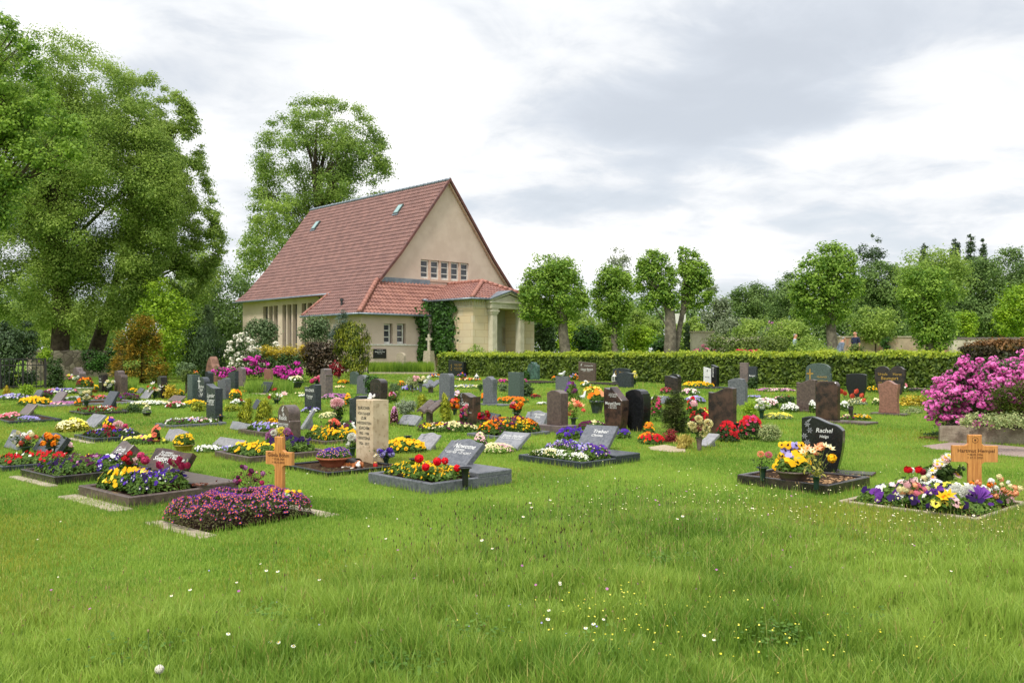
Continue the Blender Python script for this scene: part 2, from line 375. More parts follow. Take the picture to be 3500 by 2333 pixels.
# frieze with fine flutes, cornice
mb = MB(); mb.box(UP - .06, UQ + .06, VB - .06, 1.95, ez - .05, ez + .16); mb.box(UP - .025, UQ + .025, VB - .025, 1.95, ez - .5, ez - .44)
for i in range(26):
    a = VB + .06 + i * .19; mb.box(UP - .03, UP - .004, a, a + .1, ez - .42, ez - .08)
for i in range(6): mb.box(UP + .1 + i * .19, UP + .2 + i * .19, VB - .03, VB - .004, ez - .42, ez - .08)
mb.build('frieze', creamst, CH)
p0, p1 = Uof(1678, VB - .45), Uof(1800, VB - .45); pc = (p0 + p1) / 2; zc = Zof(1036, pc, VB - .45); zp = Zof(1006, pc, VB - .45)
mb = MB(); mb.box(p0, p1, VB - .5, VB - .03, oz, zc - .02); mb.box(p0 - .08, p1 + .08, VB - .58, VB - .06, zc - .02, zc + .08)
mb.add([(p0, VB - .5, zc + .08), (p1, VB - .5, zc + .08), (pc, VB - .5, zp - .05), (p0, VB - .1, zc + .08), (p1, VB - .1, zc + .08), (pc, VB - .1, zp - .05)], [(0, 1, 2), (3, 5, 4), (0, 2, 5, 3), (1, 4, 5, 2)])
for sgn, e in ((-1, p0 - .08), (1, p1 + .08)):
    a = Vector((e, 0, zc + .1)); b = Vector((pc, 0, zp + .06))
    mb.add([(a.x, VB - .6, a.z - .02), (b.x, VB - .6, b.z - .02), (b.x, VB - .6, b.z + .1), (a.x, VB - .6, a.z + .1), (a.x, VB - .1, a.z - .02), (b.x, VB - .1, b.z - .02), (b.x, VB - .1, b.z + .1), (a.x, VB - .1, a.z + .1)],
           [(0, 1, 2, 3), (7, 6, 5, 4), (3, 2, 6, 7), (0, 4, 5, 1), (0, 3, 7, 4), (1, 5, 6, 2)])
mb.build('pediment', creamst, CH)
mb = MB()
for sgn, e in ((-1, p0 - .16), (1, p1 + .16)):
    mb.add([(e, VB - .68, zc + .17), (pc, VB - .68, zp + .18), (pc, VB + .9, zp + .18), (e, VB + .2, zc + .17), (e, VB - .68, zc + .23), (pc, VB - .68, zp + .25), (pc, VB + .9, zp + .25), (e, VB + .2, zc + .23)],
           [(0, 1, 2, 3), (4, 7, 6, 5), (0, 4, 5, 1), (3, 2, 6, 7), (0, 3, 7, 4)])
mb.build('pediment_cover', zinc, CH)
for a, b in ((1674, 1697), (1771, 1786)):
    x0, x1 = Uof(a, VB - .25), Uof(b, VB - .25); mb = MB(); xm = (x0 + x1) / 2; hw = min(.2, (x1 - x0) / 2)
    mb.box(xm - hw, xm + hw, VB - .4, VB - .02, -.3, oz - .35)
    for i in range(4): mb.box(xm - hw + .03 + i * hw * .46, xm - hw + .08 + i * hw * .46, VB - .425, VB - .401, -.1, oz - .45)
    mb.box(xm - hw - .05, xm + hw + .05, VB - .45, VB - .015, oz - .35, oz - .22); mb.box(xm - hw - .1, xm + hw + .1, VB - .5, VB - .01, oz - .22, oz - .12); mb.box(xm - hw - .06, xm + hw + .06, VB - .46, VB - .012, oz - .12, oz - .002)
    mb.build('pillar', creamst, CH)
plate = MB(); vb = VB + 1.17; a, b = Uof(1716, vb), Uof(1741, vb); plate.box(a, b, vb, vb + .02, Zof(1181, a, vb), Zof(1117, a, vb))
pl = plate.build('inscribed_tablet', P('tablet_stone', (168, 160, 136), (156, 148, 126), 3, .8), CH)
mb = MB(); zt, zb = Zof(1117, a, vb), Zof(1181, a, vb)
for i in range(13): mb.box(a + .07, b - .07 - .12 * (i % 3 == 2), vb - .004, vb - .002, zt - .12 - i * (zt - zb - .2) / 13, zt - .09 - i * (zt - zb - .2) / 13)
mb.build('engraved_line', P('engraved_dark', (112, 104, 88), None, 3, .9), pl)
# roofs
L = roof([(-.4, ze(4.1)), (1.63, ze(5.62)), (2.5, ze(6.27)), (4.2, ze(8.15)), (UA, ze(13.2))],
         lambda u: (hip(u), 6.0 + .05 * u) if u < 1.60 else ((hip(u), 19.4) if u < 2.5 else (1.78, 19.4)), lambda s, a, z: (a, s, z))
rf = L.build('roof', tile_m, CH)
R = roof([(16.6, ze(4.1)), (13.7, ze(6.27)), (12.02, ze(8.15)), (UA, ze(13.2))], lambda u: (1.78, 19.4), lambda s, a, z: (a, s, z), pitch=.3, course=.4)
R.build('roof_far_slope', tile_m, CH)
def fr_range(v):
    u0 = 2.5 - (2.0 - v) * 2.9 / 2.4
    return (u0, 4.75 if v < .62 else (5.4 + (v - .62) * 2.2))
A = roof([(-.4, ze(4.1)), (.8, ze(5.15)), (2.0, ze(6.27))], fr_range, lambda s, a, z: (s, a, z), pitch=.27, course=.36, amp=.04)
A.build('annex_roof', tile_o, CH)
RY = -1.44; rzp = ze(6.28); EU0, EU1, EV = 5.25, 11.1, -3.87; ezp = ze(5.06); RC = 8.17
prf = [(EU0, ezp), (RC, rzp)]
PL = roof(prf, lambda u: (EV + (u - EU0) / (RC - EU0) * (RY - EV), 2.05 if u > 6.6 else .55 + (u - 5.25) * 1.05), lambda s, a, z: (a, s, z), pitch=.25, course=.34, amp=.035)
PR = roof([(EU1, ezp), (RC, rzp)], lambda u: (EV + (EU1 - u) / (EU1 - RC) * (RY - EV), 2.05), lambda s, a, z: (a, s, z), pitch=.25, course=.34)
PF = roof([(EV, ezp), (RY, rzp)], lambda v: (EU0 + (v - EV) / (RY - EV) * (RC - EU0), EU1 - (v - EV) / (RY - EV) * (EU1 - RC)), lambda s, a, z: (s, a, z), pitch=.25, course=.34, amp=.035)
for q in (PR, PF): PL.add(q.v, q.f)
PL.build('porch_roof', P('porch_tile', (150, 106, 94), (122, 82, 74), 2.5, .5, fine=(9, (186, 120, 100), .5)), CH)
rcap = P('ridge_tile', (176, 120, 104), (140, 92, 80), 6, .6)
for nm, pa, pb, r_, st, mm in (('ridge_cap', (UA, 1.75, ze(13.22)), (UA, 19.4, ze(13.22)), .11, .4, zinc), ('hip_cap', (-.42, -.42, ze(4.17)), (2.5, 2.0, ze(6.35)), .14, .37, rcap), ('verge_cap', (-.42, 5.98, ze(4.15)), (1.7, 6.1, ze(5.7)), .09, .37, rcap),
    ('hip_cap', (EU0, EV, ezp + .06), (RC, RY, rzp + .06), .13, .33, rcap), ('hip_cap', (EU1, EV, ezp + .06), (RC, RY, rzp + .06), .13, .33, rcap), ('ridge_cap', (RC, RY, rzp + .06), (RC, 2, rzp + .06), .13, .33, rcap)):
    mb = MB(); caps(mb, pa, pb, r_, st); mb.build(nm, mm, CH, True)
# verge boards along the gable
mb = MB()
def strip(mb, a, b, y0, y1, dn, up):
    (xa, za), (xb, zb) = a, b
    mb.add([(xa, y0, za - dn), (xb, y0, zb - dn), (xb, y0, zb + up), (xa, y0, za + up), (xa, y1, za - dn), (xb, y1, zb - dn), (xb, y1, zb + up), (xa, y1, za + up)],
           [(0, 1, 2, 3), (7, 6, 5, 4), (3, 2, 6, 7), (0, 4, 5, 1), (0, 3, 7, 4), (1, 5, 6, 2)])
gl = [(2.5, ze(6.3)), (4.2, ze(8.2)), (UA, ze(13.25)), (12.02, ze(8.2)), (13.7, ze(6.3)), (14.6, ze(5.6))]
for i in range(5): strip(mb, gl[i], gl[i + 1], 1.68, 1.80, .16, .07)
mb.build('verge', tile_d, CH)
mb = MB()
for i in range(5): strip(mb, (gl[i][0], gl[i][1] - .19), (gl[i + 1][0], gl[i + 1][1] - .19), 1.82, 1.995, .10, .04)
mb.build('verge_moulding', pinkst, CH)
# flashings, gutters, pipes
mb = MB(); mb.box(2.7, 6.6, 1.93, 1.998, ze(6.2), ze(6.5)); mb.build('flashing', zinc, CH)
mb = MB()
def gutter(a, b, r=.07):
    mb.tube(a, b, r, r, 8)
gutter((1.52, 6.0, ze(5.56)), (1.52, 19.5, ze(5.56))); gutter((-.5, -.5, ze(4.04)), (-.5, 6.1, ze(4.04))); gutter((-.5, -.5, ze(4.04)), (4.75, -.5, ze(4.04)))
gutter((EU0 - .08, EV - .05, ezp - .06), (EU0 - .08, .62, ezp - .06)); gutter((EU0 - .08, EV - .05, ezp - .06), (p0 - .1, EV - .05, ezp - .06)); gutter((p1 + .1, EV - .05, ezp - .06), (EU1 + .08, EV - .05, ezp - .06))
mb.box(EU0 - .2, EU0 + .25, .5, .8, ezp - .05, ezp + .1)
mb.build('gutter', zinc, CH, True)
mb = MB(); dv = Vof(1104, 1.9); mb.path([(1.52, dv, ze(5.5)), (1.75, dv, ze(5.3)), (2.03, dv, ze(5.0)), (2.03, dv, -.3)], [.05] * 4, 8); mb.build('downpipe', zinc, CH, True)
# soffits
mb = MB(); mb.box(1.6, 2.1, 6.0, 19.3, ze(5.55), ze(5.6)); mb.box(-.35, 0, -.35, 6, ze(4.05), ze(4.08)); mb.box(0, 4.7, -.35, 0, ze(4.05), ze(4.08)); mb.box(EU0 + .02, EU1 - .02, EV + .02, VB, ezp - .04, ezp - .01); mb.box(EU0 + .02, UP, VB, .9, ezp - .04, ezp - .01)
mb.build('soffit', stucco, CH)
# skylights on the long slope
def slope_z(u): return ze(8.15) + (u - 4.2) * (5.05 / 3.91)
for (xa, ya), lit in (((1080, 772), 1), ((1366, 718), 1)):
    best = min(((u, v) for u in np.arange(4.3, 8, .05) for v in np.arange(2, 19, .1)), key=lambda q: abs((q[0] * .731 - q[1] * .682 - 8.83) / (54 + .682 * q[0] + .731 * q[1]) * F + CX - xa) + abs(H - F * (slope_z(q[0]) + CZ - EYE) / (54 + .682 * q[0] + .731 * q[1]) - ya))
    u, v = best; tfs = lambda s, a, h: (u + a * .612 - h * .79, v + s, slope_z(u) + a * .79 + h * .612)
    k = MB().box(-.28, .28, -.42, .42, .03, .14, tf=tfs).build('skylight', P('skylight_frame', (84, 96, 92), None, 5, .4), rf)
    k.parent = CH
    MB().box(-.22, .22, -.35, .35, .142, .15, tf=tfs).build('pane', P('skylight_glass', (150, 180, 176), (128, 160, 160), 2, .05, .9), k)
    MB().box(-.31, .31, -.56, -.43, .05, .09, tf=tfs).build('flashing', zinc, k)
mb = MB(); vv = 2.6; vu = Uof(1168, vv); vzz = ze(4.1) + (vu + .4) * .749
mb.tube((vu, vv, vzz - .1), (vu, vv, vzz + .45), .07, .07, 10); mb.tube((vu, vv, vzz + .3), (vu, vv, vzz + .42), .12, .12, 10); mb.build('vent_pipe', P('dark_metal', (58, 60, 62), None, 5, .5), CH)
# plaques on the walls
blackst = P('black_granite', (30, 31, 34), (20, 21, 23), 20, .18, .6, fine=(120, (60, 62, 66), .4))
# ================================================================== lettering, stones, kerbs
def text_mesh(lines, tf, name, mat, parent, shear=0., maxw=None):
    """lines: (string, size, x, z) centred; tf maps (x, z) on the stone face to 3D"""
    mb = MB(); out = []; wmax = 0
    for s, size, x0, z0 in lines:
        cu = bpy.data.curves.new('t', 'FONT'); cu.body = s; cu.size = size * 1.35; cu.align_x = 'CENTER'; cu.align_y = 'CENTER'; cu.resolution_u = 2; cu.shear = shear; cu.offset = size * .012
        o = bpy.data.objects.new('t', cu); me = bpy.data.meshes.new_from_object(o)
        vs = [(v.co.x, v.co.y) for v in me.vertices]; out.append((vs, [tuple(p.vertices) for p in me.polygons], x0, z0)); wmax = max([wmax] + [abs(v[0] + x0) for v in vs])
        bpy.data.objects.remove(o); bpy.data.curves.remove(cu); bpy.data.meshes.remove(me)
    k = min(1, maxw / wmax) if maxw else 1
    for vs, fs, x0, z0 in out: mb.add([tf((x + x0) * k, y * k + z0) for x, y in vs], fs)
    return mb.build(name, mat, parent)
def granite(name, a, b, sc=7, rough=.28, sp=None, bmp=0, lo=.35, hi=.65):
    a = tuple(x * .93 for x in a); b = tuple(x * .9 for x in b)
    return P(name, a, b, sc, rough, .5, bmp, .004, lo, hi, fine=(110, sp or tuple(min(255, x + 45) for x in a), .45))
GR = dict(
    grey=granite('grey_granite', (112, 114, 120), (86, 90, 98), 22, .4),
    lgrey=granite('light_grey_granite', (146, 146, 150), (120, 122, 128), 14, .45),
    anth=granite('anthracite_granite', (58, 64, 70), (42, 48, 54), 16, .25),
    black=blackst,
    brown=granite('brown_black_granite', (88, 66, 56), (38, 34, 34), 6, .22, (116, 84, 68)),
    dbrown=granite('dark_brown_granite', (64, 54, 50), (36, 34, 36), 10, .2),
    red=granite('red_granite', (160, 114, 98), (134, 94, 80), 26, .35, (176, 130, 110)),
    rbrown=granite('red_brown_granite', (104, 88, 80), (80, 66, 62), 18, .35),
    pgrey=granite('pinkish_grey_granite', (128, 112, 108), (104, 94, 94), 12, .35),
    green=granite('green_grey_granite', (88, 104, 98), (60, 74, 70), 30, .4, (130, 142, 134)),
    serp=granite('green_serpentine', (76, 110, 98), (48, 76, 68), 9, .45, (150, 170, 160), lo=.42, hi=.56),
    rock=P('reddish_rock', (150, 114, 98), (124, 92, 80), 5, .9, .2, .8, .03),
    trav=P('travertine', (206, 188, 158), (172, 150, 120), 2.2, .75, .3, .35, .006, fine=(17, (128, 104, 78), .5)),
    plate=granite('pale_grey_granite', (158, 156, 158), (136, 134, 138), 20, .3),
    conc=P('concrete', (176, 164, 142), (152, 142, 122), 9, .95, .2, .6, .01),
    white=P('white_stone', (222, 222, 220), (200, 202, 204), 8, .6),
)
SIDE = {}
ink_w = P('white_lettering', (226, 226, 222), (206, 206, 204), 30, .6); ink_g = P('gold_lettering', (206, 166, 84), (180, 138, 62), 30, .35, metal=.5)
ink_d = P('dark_lettering', (66, 64, 58), (50, 50, 46), 30, .6); ink_b = P('burnt_lettering', (84, 46, 16), None, 30, .8)
silver = P('silver_relief', (168, 168, 172), (120, 122, 128), 30, .35, metal=.4)
bronze = P('bronze', (150, 96, 56), (110, 70, 44), 20, .4, metal=.6)
def outline_top_wave(t): return .93 + .07 * math.sin(math.pi * (t * 1.5 - .72)) - .12 * max(0, .22 - t) / .22 * max(0, .22 - t) / .22
def outline(prof, w, h):
    """front silhouette, anticlockwise seen from the front, starting bottom left"""
    n = 24; T = [i / n for i in range(n + 1)]          # 0 = right, 1 = left
    def top(t):
        x = 1 - 2 * t
        if prof in ('flat', 'step'): return 1
        if prof == 'slantr': return 1 - .10 * (1 - t)
        if prof == 'slantl': return 1 - .10 * t
        if prof in ('arch', 'waist'): return 1 - .09 * x * x
        if prof in ('round', 'shoulder'): return 1 - .20 * (1 - math.sqrt(max(0, 1 - abs(x) ** 2.2)))
        if prof == 'wave': return .94 + .06 * math.sin(math.pi * (t * 1.5 - .72)) * (1 if t < .95 else .95)
        if prof == 'waver': return .94 + .06 * math.sin(math.pi * ((1 - t) * 1.5 - .72))
        if prof == 'swoop': return .88 + .12 * t ** 2.0
        if prof in ('ogee', 'waistogee'): return .89 + .11 * (math.cos(math.pi * min(1, abs(x) * 1.25)) / 2 + .5)
        if prof == 'heart': return .80 + .20 * abs(math.sin(2 * math.pi * min(.97, max(.03, t)))) ** .5 - (.0 if abs(x) > .08 else .03)
        if prof == 'peak': return 1 - .24 * abs(x - .1) ** .9 if t < .8 else .93 - .1 * (1 - t) / .2 + .0
        if prof == 'renz': return (1 - .30 * ((.62 - t) / .62) ** .9) if t < .62 else (.93 - .04 * 0 + (.07 if t < .66 else 0) + .035 * (t - .7) / .3)
        if prof == 'sadd': return .93 + .07 * math.cos(math.pi * 2 * t)
        return 1
    pts = [(-w / 2, 0), (w / 2, 0)]
    if prof in ('waist', 'waistogee'):
        g = lambda z: .40 + .10 * (z ** 1.6) if prof == 'waist' else .5 - .055 * math.sin(math.pi * min(1, z * 1.15)) + .02 * z
        zs_ = [i / 8 for i in range(9)]
        R_ = [(w * g(z), z * h * top(0)) for z in zs_]; L_ = [(-x, z) for x, z in R_]
        ww_ = R_[-1][0]
        return R_[:1][::-1] and ([L_[0]] + R_ + [(ww_ * (1 - 2 * t), h * top(t)) for t in T[1:-1]] + L_[1:][::-1])
    if prof == 'goblet':
        g = lambda z: .5 if z > .45 else .5 - .16 * math.sin(math.pi * (.45 - z) / .9)
        zs_ = [i / 10 for i in range(11)]
        R_ = [(w * g(z), z * h * .95) for z in zs_]; L_ = [(-x, z) for x, z in R_]
        return [L_[0]] + R_ + [(w / 2 * (1 - 2 * t), h * (1 - .05 * (1 - 2 * t) ** 2)) for t in T[1:-1]] + L_[1:][::-1]
    if prof in ('round', 'shoulder'):
        w1 = w / 2
        tp = [(w1 * math.cos(a), h * .8 + h * .2 * math.sin(a)) for a in [math.pi * i / 18 for i in range(19)]]
        if prof == 'shoulder': pts = [(-w / 2, 0), (w / 2, 0), (w / 2, h * .62), (w / 2 * .93, h * .64)]; tp = [(x * .93, z) for x, z in tp]
        return pts + tp
    if prof == 'rounded':
        r = min(w * .22, h * .2); c = [(w / 2 - r + r * math.cos(a), h - r + r * math.sin(a)) for a in [math.pi / 2 * i / 6 for i in range(7)]]
        return pts + c + [(-x, z) for x, z in c[::-1]]
    if prof == 'heart':
        pts = [(-w * .36, 0), (w * .36, 0), (w * .5, h * .55)]; q = [(w / 2 * (1 - 2 * t), h * top(t)) for t in T]
        return pts + q + [(-w * .5, h * .55)]
    if prof == 'step':
        return pts + [(w / 2, h * .80), (w * .44, h * .80), (w * .44, h * .87), (w * .38, h * .87), (w * .38, h * .93)] + [(w * (.38 - .88 * k / 8), h * (.955 + .045 * math.sin(math.pi * k / 8) - .06 * (k / 8) ** 3)) for k in range(9)]
    if prof == 'stepped':
        return pts + [(w / 2, h * .72), (w * .44, h * .80), (w * .22, h * .83), (w * .1, h * .80), (w * .06, h * .93), (-w * .1, h), (-w * .4, h * .98), (-w / 2, h * .9)]
    if prof == 'rough':
        q = [(w / 2 * (1 - 2 * t), h * (1 - .25 * abs(1 - 2 * t) ** 2 + .05 * math.sin(t * 23))) for t in T]
        return [(-w * .45, 0), (w * .5, 0)] + q
    if prof == 'boulder':
        return [(-w * .5, 0), (w * .5, 0), (w * .5, h * .35), (w * .42, h * .62), (w * .3, h * .72), (w * .22, h * .9), (w * .06, h), (-w * .12, h * .93), (-w * .3, h * .72), (-w * .46, h * .4)]
    if prof == 'tiered':
        return pts + [(w * .5, h * .74), (w * .55, h * .76), (w * .55, h * .79), (w * .34, h * .80), (w * .34, h * .95)] + [(w * .34 * math.cos(a), h * .95 + h * .05 * math.sin(a)) for a in [math.pi * i / 8 for i in range(1, 8)]] + [(-w * .34, h * .95), (-w * .34, h * .8), (-w * .55, h * .79), (-w * .55, h * .76), (-w * .5, h * .74)]
    if prof in ('renz', 'wavet', 'stept'):
        q = [(w / 2 * (1 - 2 * t), h * (outline_top_wave(t) if prof == 'wavet' else (1 - .09 * (1 - 2 * t) ** 2 if prof == 'stept' else top(t)))) for t in T]
        zr, zl = q[0][1], q[-1][1]; R_ = [(w / 2, zr * i / 10) for i in range(10)]; L_ = [(-w / 2, zl * i / 10) for i in range(9, -1, -1)]
        if prof == 'stept': q = [(w * .5, h * .84), (w * .45, h * .84), (w * .45, h * .90), (w * .40, h * .90)] + [a for a in q if a[0] < w * .36]
        tp = lambda x, z: (x * ((.70 + .30 * math.sin(math.pi / 2 * min(1, z / h / .62))) if (x > 0 or prof != 'wavet') else 1), z)
        return [tp(x, z) for x, z in [L_[-1]] + R_ + q + L_[:-1]]
    return pts + [(w / 2 * (1 - 2 * t), h * top(t)) for t in T]
def slab(ol, t, tf, b=.008):
    """outline extruded to thickness t with narrow chamfers; tf(x, y, z)"""
    mb = MB(); n = len(ol); cx = sum(p[0] for p in ol) / n; zz = [p[1] for p in ol]; cz = (min(zz) + max(zz)) / 2
    W = max(p[0] for p in ol) - min(p[0] for p in ol); Hh = max(zz) - min(zz)
    ins = [(cx + (x - cx) * (1 - 2 * b / W), cz + (z - cz) * (1 - 2 * b / Hh)) for x, z in ol]
    vs = []
    for pts, y in ((ins, -t / 2), (ol, -t / 2 + b), (ol, t / 2 - b), (ins, t / 2)): vs += [tf(x, y, z) for x, z in pts]
    fs = []
    for k in range(3): fs += [(k * n + i, k * n + (i + 1) % n, (k + 1) * n + (i + 1) % n, (k + 1) * n + i) for i in range(n)]
    tri = [tuple(q) for q in tessellate_polygon([[Vector((x, z, 0)) for x, z in ol]])]
    fs += tri + [tuple(3 * n + i for i in q) for q in tri]
    mb.add(vs, fs); return mb
FOOT = []                       # footprints kept free of grass: (cx, cy, ax, ay, half a, half b)
def foot(c, rz, ha, hb): FOOT.append((c[0], c[1], math.cos(rz), math.sin(rz), ha, hb))
TILT = Matrix.Rotation(math.atan(SL), 3, 'X')
def settle(o, rz):
    o.rotation_euler = (TILT @ Matrix.Rotation(rz, 3, 'Z')).to_euler()   # lies along the gently rising lawn
def axes(rz): return (math.cos(rz), math.sin(rz)), (-math.sin(rz), math.cos(rz))
def flower_relief(parent, tf, x, z, s, mat, n=3):
    mb = MB()
    for k in range(n):
        cx, cz = x + s * .3 * math.sin(k * 2.1), z - k * s * .62
        for i in range(6):
            a = i * math.pi / 3 + k; r = s * .34
            p = [(cx, cz), (cx + r * .6 * math.cos(a - .35), cz + r * .6 * math.sin(a - .35)), (cx + r * math.cos(a), cz + r * math.sin(a)), (cx + r * .6 * math.cos(a + .35), cz + r * .6 * math.sin(a + .35))]
            mb.add([tf(*q) for q in p], [(0, 1, 2, 3)])
    p = [(x - .1 * s, z + .3 * s), (x + .5 * s, z + .7 * s), (x + .2 * s, z + .25 * s)]; mb.add([tf(*q) for q in p], [(0, 1, 2)])
    mb.build('carved_flower', mat, parent)
def cross_sign(parent, tf, x, z, s, mat):
    mb = MB(); 
    for a, b, c, d in ((-.05, .05, -.62, .42), (-.28, -.052, .02, .12), (.052, .28, .02, .12)):
        mb.add([tf(x + a * s, z + c * s), tf(x + b * s, z + c * s), tf(x + b * s, z + d * s), tf(x + a * s, z + d * s)], [(0, 1, 2, 3)])
    mb.build('carved_cross', mat, parent)
def build_stone(N, rz, w, h, t, prof, mat, label, text=None, ink=None, base=None, lean=0., z0=0., rose=None, cross=None, shear=0., parts=None, name='gravestone', cat='gravestone', grp='upright gravestones', prop=0, bev=.008):
    """N = nearest bottom corner (right end of the front) on the ground"""
    ax, ay = axes(rz); cx = N[0] - ax[0] * w / 2 + ay[0] * t / 2; cy = N[1] - ax[1] * w / 2 + ay[1] * t / 2
    root = thing(name, label, cat, (cx, cy, N[2] - .01), rz, grp)
    bh = base[1] if base else 0.; zb = z0 + bh
    sL, cL = math.sin(lean), math.cos(lean)
    def tf3(x, y, z): return (x, y * cL + z * sL, zb + .0 + z * cL - (y + t / 2) * sL + t * sL)
    slab(outline(prof, w, h), t, tf3, bev).build('stone', mat, root)
    face = lambda x, z: tf3(x, -t / 2 - .003, z)
    if text: text_mesh([(s, sz, x * w, z * h) for s, sz, x, z in text], face, 'inscription', ink or ink_w, root, shear, w * .43)
    if rose: flower_relief(root, face, rose[0] * w, rose[1] * h, rose[2], rose[3] if len(rose) > 3 else silver, rose[4] if len(rose) > 4 else 3)
    if cross: cross_sign(root, face, cross[0] * w, cross[1] * h, cross[2], cross[3])
    if base:
        bwid, bh_, bd = base[0], base[1], base[2]; off = base[3] if len(base) > 3 else 0
        MB().bbox(-bwid / 2 + off, bwid / 2 + off, -bd / 2, bd / 2, z0 - .02, z0 + bh_, .008).build('base', base[4] if len(base) > 4 else mat, root)
    if prop:  # wedge that holds a tilted plate
        mb = MB(); k = h * .75
        mb.add([(-w * .22, t * .2, zb), (w * .22, t * .2, zb), (w * .22, k * sL + t, zb), (-w * .22, k * sL + t, zb), (-w * .22, k * sL + t * .3, zb + k * cL), (w * .22, k * sL + t * .3, zb + k * cL)], [(0, 1, 5, 4), (0, 4, 3), (1, 2, 5), (2, 3, 4, 5), (0, 3, 2, 1)])
        mb.build('support', mat, root)
    dep = max(t, h * sL); c = (cx + ay[0] * (dep - t) / 2, cy + ay[1] * (dep - t) / 2)
    foot(c, rz, max(w, base[0] if base else 0) / 2, max(dep, base[2] if base else 0) / 2)
    return root
def stone(x0, x1, yt, yb, t, prof, mat, label, rz=RZ, **kw):
    if yb < 1300: kw.setdefault('text', None)
    tpx0 = 0
    D = F * EYE / (yb - H + F * SL); r = ((x0 + x1) / 2 - CX) / F
    ax, ay = axes(rz); tf_ = max(.05, ay[0] - r * ay[1]); wf = ax[0] - r * ax[1]
    W = (x1 - x0) * D / F; t = min(t, .62 * W / tf_)
    w = (W - tf_ * t) / wf
    nx = x1 - tf_ * t * F / D; N = G(nx, yb); bh = kw['base'][1] if kw.get('base') else 0
    h = (yb - yt) * D / F - bh
    return build_stone(N, rz, w, h, t, prof, GR[mat], label, **kw)
def tilt(xl, xb, yb, xt, yt, t, prof, mat, label, rz=RZ, z0=0., **kw):
    """tilted plate from pixels: left bottom x, near bottom corner, top of the near edge"""
    D = F * (EYE - z0) / (yb - H + F * SL); r = (xb - CX) / F; ax, ay = axes(rz)
    k = F / D; s = (xt - xb) / (k * (ay[0] - r * ay[1])); cc = (yb - yt) / k - s * ay[1] * (EYE - z0) / D
    h = math.hypot(s, cc); lean = math.atan2(s, max(.02, cc)); w = (xb - xl) / (k * (ax[0] - r * ax[1]))
    N = G(xb, yb) if not z0 else Vector(((xb - CX) / F * D, D, SL * D))
    kw.setdefault('prop', 1); kw.setdefault('grp', 'tilted grave plates')
    return build_stone(N, rz, w, h / .9, t, prof, GR[mat], label, lean=lean, z0=z0, **kw)
def kerb(nx, ny, la, lb, h, label, mat='anth', wd=.06, rz=RZ, soil=True, slabw=0, slabh=None, footing=0, sides=True):
    """grave edging with its near corner at a pixel; la runs left-away, lb right-away; slabw = stone slab at the far right end"""
    N = G(nx, ny); ax, ay = axes(rz)
    root = thing('grave_kerb', label, 'grave edging', N, rz, 'grave edgings'); settle(root, rz)
    # local x from -la to 0, y from 0 to lb
    mb = MB(); m = GR[mat]
    mb.bbox(-la, 0, 0, wd, -.03, h); mb.bbox(-la, 0, lb - wd, lb, -.03, h)
    if sides: mb.bbox(-la, -la + wd, wd, lb - wd, -.03, h - .001); mb.bbox(-wd, 0, wd, lb - wd, -.03, h - .001)
    mb.build('frame', m, root)
    if soil:
        n = 8; mb = MB(); vs = [(-la + wd + (la - 2 * wd) * i / n, wd + (lb - 2 * wd) * j / n, max(h - .035, .012) + .02 * rs.rand()) for j in range(n + 1) for i in range(n + 1)]
        mb.add(vs, [(j * (n + 1) + i, j * (n + 1) + i + 1, (j + 1) * (n + 1) + i + 1, (j + 1) * (n + 1) + i) for j in range(n) for i in range(n)])
        mb.build('soil', P('dark_soil', (74, 56, 40), (52, 40, 30), 14, 1, .1, .8, .02), root, True)
    if slabw:
        sh = slabh or h + .03
        MB().bbox(-la + .0, .0, lb - slabw, lb, h - .002, sh).build('cover_slab', m, root)
    if footing:
        MB().bbox(-la - .03, .1, -footing, -.002, -.05, .02, .01).build('footing', GR['conc'], root)
    foot((N.x - ax[0] * la / 2 + ay[0] * lb / 2, N.y - ax[1] * la / 2 + ay[1] * lb / 2), rz, la / 2, lb / 2)
    return root, N, rz
# ================================================================== every stone on the lawn
T = lambda *a: list(a)
# far left
stone(-14, 9, 1284, 1332, .16, 'slantl', 'black', 'black slant-topped gravestone cut by the left edge, before the iron fence')
stone(249, 294, 1254, 1330, .22, 'stepped', 'pgrey', 'pinkish grey stepped gravestone beside the bronze chrysanthemum bowl')
stone(337, 369, 1280, 1341, .2, 'flat', 'dbrown', 'small brown flat-topped gravestone with white letters, between two stepped stones', text=[('Familie', .07, -.05, .78), ('Kramer', .09, -.05, .62)])
stone(390, 437, 1265, 1343, .22, 'stepped', 'rbrown', 'reddish stepped gravestone in front of the golden yew')
stone(537, 573, 1283, 1363, .2, 'step', 'dbrown', 'dark brown gravestone with wavy top beside the round golden bush')
stone(640, 684, 1279, 1371, .24, 'flat', 'green', 'rough green grey pillar joined to the anthracite cross stone')
stone(674, 719, 1287, 1374, .17, 'round', 'anth', 'anthracite rounded gravestone with a tall white cross and two names', text=T(('Richter', .10, .12, .62), ('Ruth', .10, .1, .5), ('* 3.4.1931', .05, -.1, .42), ('Rolf', .10, .1, .32), ('* 5.2.1928', .05, -.1, .24)), cross=(-.25, .80, .32, ink_w))
stone(700, 731, 1267, 1313, .3, 'round', 'anth', 'grey round-topped gravestone behind the green grey pillar')
stone(704, 762, 1311, 1435, .17, 'swoop', 'anth', 'tall dark gravestone with swooping top and white script, black vase at its foot', text=T(('Lander', .13, 0, .68), ('Dagmar', .11, 0, .55), ('* 10.11.1959', .055, 0, .48), ('+ 30.12.2014', .055, 0, .43)), shear=.3)
stone(743, 789, 1291, 1366, .17, 'waver', 'grey', 'grey granite gravestone with rough sides right of the swooping dark stone')
